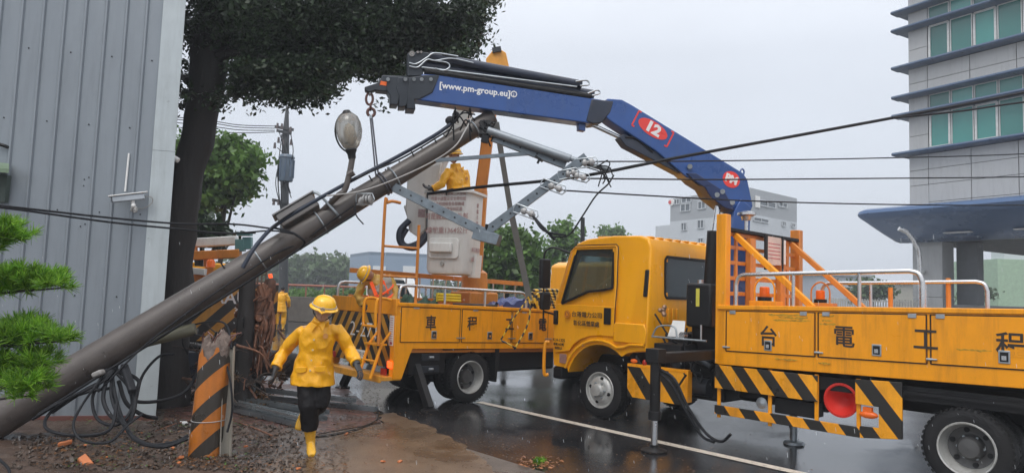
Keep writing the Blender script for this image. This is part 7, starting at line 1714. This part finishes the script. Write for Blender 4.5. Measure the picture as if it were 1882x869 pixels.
# pine at the left edge
pn = thing('pine_shrub', 'bright green pine branches reaching in from the left edge in front of the ribbed wall', 'shrub', P(-60, 900, 4.4)*1.0); 
pn.location.z = 0
pads = [(12,430,34,26,4.3),(-30,440,40,30,4.3),(55,515,62,24,4.3),(105,525,22,10,4.25),(15,525,40,26,4.3),(-30,520,40,30,4.4),(60,620,62,20,4.2),(112,622,22,9,4.15),(10,622,50,24,4.2),(45,600,40,14,4.3),(25,690,52,34,4.2),(62,700,26,26,4.1),(-25,690,40,40,4.3),(75,665,22,14,4.15),(55,722,22,12,4.1),(30,655,30,12,4.2)]
def needles():
    rng = np.random.default_rng(31); VS = []
    for x, y, rx, ry, Y in pads:
        rx, ry = rx*.88, ry*.86; n = int(rx*ry*.10)
        for k in range(n):
            d = rng.normal(size=3); d /= np.linalg.norm(d); rad_ = rng.random()**.4
            c = np.array(P(x, y, Y)) + d*rad_*np.array((rx*Y/1305, .14, ry*Y/1305))
            ax = d*np.array((1.0, .8, .5))+np.array((.15, -.1, .75)); ax /= np.linalg.norm(ax)
            m_ = 26; nd = rng.normal(size=(m_, 3))*.62+ax*1.0; nd /= np.linalg.norm(nd, axis=1)[:, None]
            L_ = .062*(.7+.5*rng.random(m_))[:, None]; st0 = c+ax*(rng.random((m_, 1))*.03)
            sd0 = np.cross(nd, rng.normal(size=(m_, 3))); sd0 /= np.linalg.norm(sd0, axis=1)[:, None]; w0 = .0028
            VS.append(np.stack([st0-sd0*w0, st0+sd0*w0, st0+nd*L_+sd0*w0*.4, st0+nd*L_-sd0*w0*.4], 1).reshape(-1, 3))
    A = np.concatenate(VS)-np.array(pn.location); n = len(A)//4
    me = bpy.data.meshes.new('needles'); me.vertices.add(4*n); me.vertices.foreach_set('co', A.ravel()); me.loops.add(4*n); me.loops.foreach_set('vertex_index', np.arange(4*n, dtype=np.int32))
    me.polygons.add(n); me.polygons.foreach_set('loop_start', np.arange(n, dtype=np.int32)*4); me.polygons.foreach_set('loop_total', np.full(n, 4, dtype=np.int32)); me.update(calc_edges=True); me.materials.append(m_needle)
    o = bpy.data.objects.new('needles', me); COL.objects.link(o); o.parent = pn
needles()
m = MB(); s0 = P(-70, 980, 4.5); s0.z = 0; m.tube(catmull([s0, P(-70, 720, 4.4), P(-75, 560, 4.4), P(-70, 430, 4.4)], 5), .03, 8)
for x, y, rx, ry, Y in pads: m.tube(catmull([P(-72, y+25, 4.4), P((x-72)/2, y+12, Y), P(x+rx*.5, y+4, Y)], 4), [.012-.0009*i for i in range(9)], 6)
m.build('stem', m_bark, pn, world=True)

# ================================================================== MIDDLE LEFT CLUTTER
# uprooted tree with torn roots
ub_ = G(448, 745); ut = thing('uprooted_tree', 'snapped dark tree trunk with reddish torn roots behind the leaning pole', 'tree', ub_); Yu = ub_.y
trunk_mesh(ut, [ub_+V((0,0,-.05)), P(446,680,Yu), P(450,600,Yu), P(455,520,Yu+.05), P(462,480,Yu+.1)], [.17,.13,.12,.11,.09], seg=12, wob=.2)
rr = random.Random(17)
for k in range(60):
    a = P(rr.uniform(450,492), rr.uniform(560,640), Yu+rr.uniform(.0,.5)); b = P(rr.uniform(445,500), rr.uniform(505,700), Yu+rr.uniform(-.1,.6)); 
    if k % 3 == 0: a = P(rr.uniform(470,500), rr.uniform(520,560), Yu+.2); b = P(rr.uniform(455,500), rr.uniform(600,690), Yu+.1)
    mid = a.lerp(b, .5)+V((rr.uniform(-.25,.16), rr.uniform(-.1,.1), rr.uniform(-.12,.12))); r0 = rr.uniform(.015,.055)
    m = MB(); pts = catmull([a, a.lerp(mid,.5)+V((rr.uniform(-.06,.06),0,rr.uniform(-.06,.06))), mid, b], 5); m.tube(pts, [r0*(1-.75*i/len(pts)) for i in range(len(pts))], 8); m.build('root', m_root, ut, world=True)
m = MB(); n_ = 22
for c, r_ in ((P(482,585,Yu+.25), (.16,.14,.42)), (P(492,540,Yu+.3), (.12,.1,.25)), (P(468,650,Yu+.2), (.18,.14,.25))):
    b0 = len(m.v); m.sphere(c, r_, 22); m.v = m.v[:b0]+[tuple(c+(V(v)-c)*(1+.45*mnoise.noise(V(v)*5.5)+.2*mnoise.noise(V(v)*14))) for v in m.v[b0:]]
m.build('root_ball', mat('root_soil', (.10,.045,.028), .75, var=.6, vs=9, bump=.9, bs=20), ut, world=True)
m = MB(); a = P(462, 640, Yu+.5); b = P(545, 648, Yu+1.3); a.z = .55; b.z = .45; lg = thing('fallen_log', 'thick dark wet log lying behind the steel channels', 'log', a.lerp(b,.5)*1.0); lg.location.z = .28
m.tube(catmull([a, a.lerp(b,.5)+V((0,0,.03)), b], 6), .20, 16); m.build('trunk', m_bark, lg, world=True)
# scooter behind the stump
sc0 = P(362, 738, 10.5); sc0.z = 0; sct = thing('scooter', 'dark motor scooter half buried in cables between the thick trunk and the striped stump', 'scooter', sc0, radians(12))
def wl(x):
    m = MB(); m.lathe([(.19,-.045),(.23,-.05),(.25,-.03),(.255,0),(.25,.03),(.23,.05),(.19,.045)], (x,0,.25), axis='y', seg=28, cap=False); w_ = m.build('wheel', m_rub, sct)
    m = MB(); m.lathe([(.001,-.03),(.06,-.04),(.07,-.01),(.19,-.02),(.195,.02),(.07,.01),(.06,.04),(.001,.03)], (x,0,.25), axis='y', seg=20); m.build('rim', m_gal, w_)
wl(-.62); wl(.62)
m = MB(); m.xz([(-.80,.55),(-.55,.80),(.05,.78),(.12,.55),(.10,.35),(-.35,.30),(-.60,.42)], -.14, .14); m.xz([(.10,.32),(.45,.28),(.50,.36),(.12,.40)], -.16, .16); m.xz([(.40,.35),(.50,.35),(.66,.95),(.56,1.02),(.48,.9)], -.17, .17); m.build('bodywork', mat('scooter_dark', (.02,.025,.04), .3, coat=.4), sct, bevel=.03)
m = MB(); m.xz([(-.78,.82),(-.75,.90),(-.1,.88),(.08,.84),(.05,.79),(-.55,.80)], -.13, .13); m.build('seat', m_blk, sct, bevel=.03)
m = MB(); m.tube([(.60,-.30,1.06),(.58,-.12,1.02),(.58,.12,1.02),(.60,.30,1.06)], .018, 8); m.tube([(.62,0,.3),(.57,0,1.0)], .03, 8); m.build('handlebar', m_blk, sct)
for s_ in (-1, 1):
    m = MB(); m.tube([(.60,.22*s_,1.05),(.62,.28*s_,1.22)], .007, 6); m.sphere((.61,.29*s_,1.26), (.015,.06,.04), 10); m.build('mirror', m_blk, sct)
m = MB(); m.sphere((.66,0,.92), (.04,.08,.06), 12); m.build('headlight', m_glass, sct)
m = MB(); m.box((-.86,-.09,.62),(-.80,.09,.70)); m.build('tail_lamp', m_redlens, sct, bevel=.01)
wire('black cable looping from the split conduit over the scooter to the trunk', [P(425,640,7.3), P(418,600,7.6), P(395,590,8), P(350,600,8.6), P(335,625,9.0), P(345,650,9.2)], .011)
wire('thin cable hanging between scooter and striped stump top', [P(405,650,7.25), P(380,620,7.6), P(350,612,8.4), P(330,590,9)], .009)
# green-black crane truck behind, seen from the rear
Yc = 14.2
cx0, cx1 = P(322,684,Yc).x, P(494,684,Yc).x
ct = thing('line_truck', 'dark utility truck seen from behind with folded white and orange boom, left of the roots', 'truck', ((cx0+cx1)/2, Yc, 0), radians(27)); wv = (cx1-cx0)*1.06
m = MB(); m.box((-wv/2,0,.62),(wv/2,.08,1.75)); m.build('tail_board', stripes('line_truck_stripes', (.55,.26,.03), (.02,.018,.016), .46, -1, 1, duty=.45), ct)
m = MB(); m.box((-wv/2,.08,.6),(wv/2,4.2,1.0)); m.box((-wv/2,.1,1.0),(-wv/2+.05,4.2,1.6)); m.box((wv/2-.05,.1,1.0),(wv/2,4.2,1.6)); m.build('bed', m_blk, ct, bevel=.01)
m = MB(); m.xz([(-wv/2+.02,.7),(wv/2-.02,.7),(wv/2-.05,2.0),(wv/2-.2,2.25),(-wv/2+.2,2.25),(-wv/2+.05,2.0)], 4.3, 6.0); m.build('cab', m_cab, ct, bevel=.04)
for s_ in (-1, 1):
    for yy in (1.1, 4.9):
        m = MB(); m.lathe([(.24,-.14),(.38,-.14),(.42,-.1),(.43,0),(.42,.1),(.38,.14),(.24,.14)], (s_*(wv/2-.2),yy,.43), axis='x', seg=26, cap=False); w_ = m.build('wheel', m_rub, ct)
        m = MB(); m.lathe([(.001,-.02),(.1,-.04),(.24,-.10),(.25,.10),(.1,.04),(.001,.02)], (s_*(wv/2-.2),yy,.43), axis='x', seg=20); m.build('rim', m_rim, w_)
iv = WM(ct).inverted()
q = P(489, 571, Yc-.35); m = MB(); m.box((iv@q)+V((-.10,-.06,-.05)), (iv@q)+V((.08,.0,.05))); m.build('tail_lamp', m_tail, ct, bevel=.01)
q = P(497, 510, Yc-.35); m = MB(); m.tube([(iv@q)+V((-.02,-.05,.07)), (iv@q)+V((.03,-.05,-.11))], [.04,.03], 10); m.build('tail_lamp', mat('red_orange_lamp', (.8,.08,.03), .3, emit=((1,.12,.03), 1.0)), ct)
lettering('AAU', .34, face_matrix((iv @ P(424,548,Yc))+V((0,-.005,0)), (1,0,0), (0,0,1)), m_wink, ct, offset=.004)
lettering('33', .17, face_matrix((iv @ P(438,571,Yc))+V((0,-.005,0)), (1,0,0), (0,0,1)), m_wink, ct, offset=.003)
m = MB()
a, b = iv @ P(455,530,Yc), iv @ P(500,478,Yc)
for k in range(6): x = a.x+(b.x-a.x)*k/5; m.beam((x,.3,a.z-.3),(x,.3,b.z),.03,.03)
for k in range(5): z = a.z+(b.z-a.z)*k/4; m.beam((a.x,.28,z),(b.x,.28,z),.03,.03)
m.build('rack', mat('rusty_rack', (.16,.11,.08), .6, dirt=.5), ct)
m = MB(); m.beam(P(352,447,16), P(436,442,16), .22, .20); m.build('upper_boom', m_white, ct, bevel=.02, world=True)
m = MB(); m.beam(P(352,470,15.8), P(442,466,15.8), .20, .19); m.prism([P(x, y, 15.7) for x, y in ((341,474),(347,448),(353,443),(353,460),(348,476))], (0,.3,0)); m.build('lower_boom', m_org, ct, bevel=.015, world=True)
m = MB(); m.beam(iv @ P(383,475,15.9), iv @ P(383,520,15.9), .2, .2); _a = iv @ P(340,560,15.8); _b = iv @ P(402,500,15.8); m.box((_a.x,_a.y,_a.z), (_b.x,_b.y+.8,_b.z)); m.build('boom_pedestal', m_org, ct, bevel=.01); 

m = MB(); q = P(387, 491, 15.6); m.lathe([(.001,0),(.09,0),(.09,.12),(.06,.17),(.001,.18)], q, seg=16); m.build('beacon', m_amber, ct, world=True)
m = MB(); m.beam(P(312,490,15.5), P(348,497,15.5), .10, .08); m.beam(P(348,497,15.5), P(378,500,15.5), .14, .14); m.build('side_arm', m_white, ct, bevel=.01, world=True)
m = MB(); m.beam(P(350,495,15.6), P(376,497,15.6), .12, .16); m.build('yellow_cap', m_cab, ct, bevel=.02, world=True)
m = MB(); c = P(448,448,15.8); m.beam(P(438,430,15.8), P(462,430,15.8), .2, .08); m.beam(P(442,440,15.8), P(442,462,15.8), .14, .2); m.beam(P(455,436,15.8), P(455,458,15.8), .12, .2); m.build('boom_head', mat('greenish_head', (.10,.22,.22), .4, dirt=.3), ct, bevel=.01, world=True)
# white van beyond the bucket truck
vb = P(718, 655, 18); vb.z = 0; vn = thing('white_van', 'white van with dark windows half hidden behind the crouching worker and the handrails', 'van', vb)
hw = (P(775,600,18).x-P(672,600,18).x)/2
m = MB(); m.xz([(-hw,.4),(hw,.4),(hw,1.2),(hw-.1,1.35),(hw-.45,2.05),(hw-.6,2.15),(-hw+.1,2.17),(-hw,2.05)], 0, 1.8); vo = m.build('body', m_whitepl, vn, bevel=.06)
m = MB(); m.xz([(hw-.16,1.38),(hw-.46,1.98),(hw-.75,2.0),(hw-.75,1.36)], -.004, .01); m.build('side_window', m_glass, vo)
m = MB(); m.xz([(-.05,1.36),(-.05,2.0),(hw-.85,2.0),(hw-.85,1.36)], -.004, .01); m.build('side_window', m_glass, vo)
for x in (-hw+.4, hw-.4):
    m = MB(); m.lathe([(.18,-.1),(.30,-.1),(.33,0),(.30,.1),(.18,.1)], (x,.12,.33), axis='y', seg=26, cap=False); w_ = m.build('wheel', m_rub, vn)
    m = MB(); m.lathe([(.001,-.05),(.18,-.09),(.19,.05),(.001,.03)], (x,.12,.33), axis='y', seg=20); m.build('rim', m_rim, w_)

# rain drops caught in the air, and the damp air itself
rn = MB(); rr = random.Random(55)
for k in range(360):
    Y = rr.uniform(3.5, 9.5); x = rr.uniform(-60, 1940); y = rr.uniform(420, 900); p = P(x, y, Y)
    if p.z < .1: continue
    L_ = rr.uniform(.008, .028); rn.tube([p, p+V((.003,0,-L_))], .0008, 4)
struct(rn.build('rain', mat('rain_water', (.75,.78,.80), .2, spec=.8), smooth=False), 'stuff')
hz = MB(); hz.box((-130,-40,-1.1),(150,170,34)); hzo = hz.build('haze', [], smooth=False) if False else None
hm_ = bpy.data.materials.new('damp_air'); hm_.use_nodes = True; hn = hm_.node_tree; hn.nodes.remove(hn.nodes['Principled BSDF']); pv_ = hn.nodes.new('ShaderNodeVolumePrincipled')
pv_.inputs['Color'].default_value = (.86,.90,.96,1); pv_.inputs['Density'].default_value = .0024; pv_.inputs['Anisotropy'].default_value = .2; hn.links.new(pv_.outputs[0], hn.nodes['Material Output'].inputs['Volume'])
struct(hz.build('haze', hm_, smooth=False), 'stuff')

# tangle of snapped branches round the torn roots and behind the striped stump
br = thing('branch_pile', 'tangled heap of snapped branches and torn leaves between the striped stump and the steel channels', 'branches', G(470, 735))
rr = random.Random(91); m_twig = mat('wet_twigs', (.045,.028,.020), .6, var=.6, vs=5)
for k in range(64):
    x = rr.choice((rr.uniform(425,522), rr.uniform(335,430))); Yt = rr.uniform(9.9, 11.0) if x < 430 else rr.uniform(10.2, 11.4)
    g = P(x, 700, Yt); zz = rr.uniform(.05, .95)**1.5; a = V((g.x, Yt, zz)); d = V((rr.uniform(-.5,.5), rr.uniform(-.2,.2), rr.uniform(-.35,.4))); b = a+d
    b.z = max(b.z, .03); mid = a.lerp(b, .5)+V((rr.uniform(-.12,.12), 0, rr.uniform(-.08,.12))); r0 = rr.uniform(.008, .03)
    m = MB(); pts = catmull([a, mid, b], 5); m.tube(pts, [r0*(1-.7*i/len(pts)) for i in range(len(pts))], 6)
    for q in (3, 6):
        p_ = pts[q]; m.tube([p_, p_+V((rr.uniform(-.15,.15), rr.uniform(-.05,.05), rr.uniform(.02,.16)))], [r0*.45, r0*.15], 5)
    m.build('branch', m_twig if k % 3 else m_root, br, world=True)
lbs = []
for k in range(26):
    x = rr.uniform(340, 520); Yt = rr.uniform(10, 11.3); g = P(x, 700, Yt); lbs.append((V((g.x, Yt, rr.uniform(.03,.7)**1.4)), (.16,.14,.07), rr.randint(30,90)))
leaf_mesh('torn_leaves', lbs, .06, leafmat('torn_leaf', (.03,.02,.01), (.16,.085,.035), .2), br, seed=14)
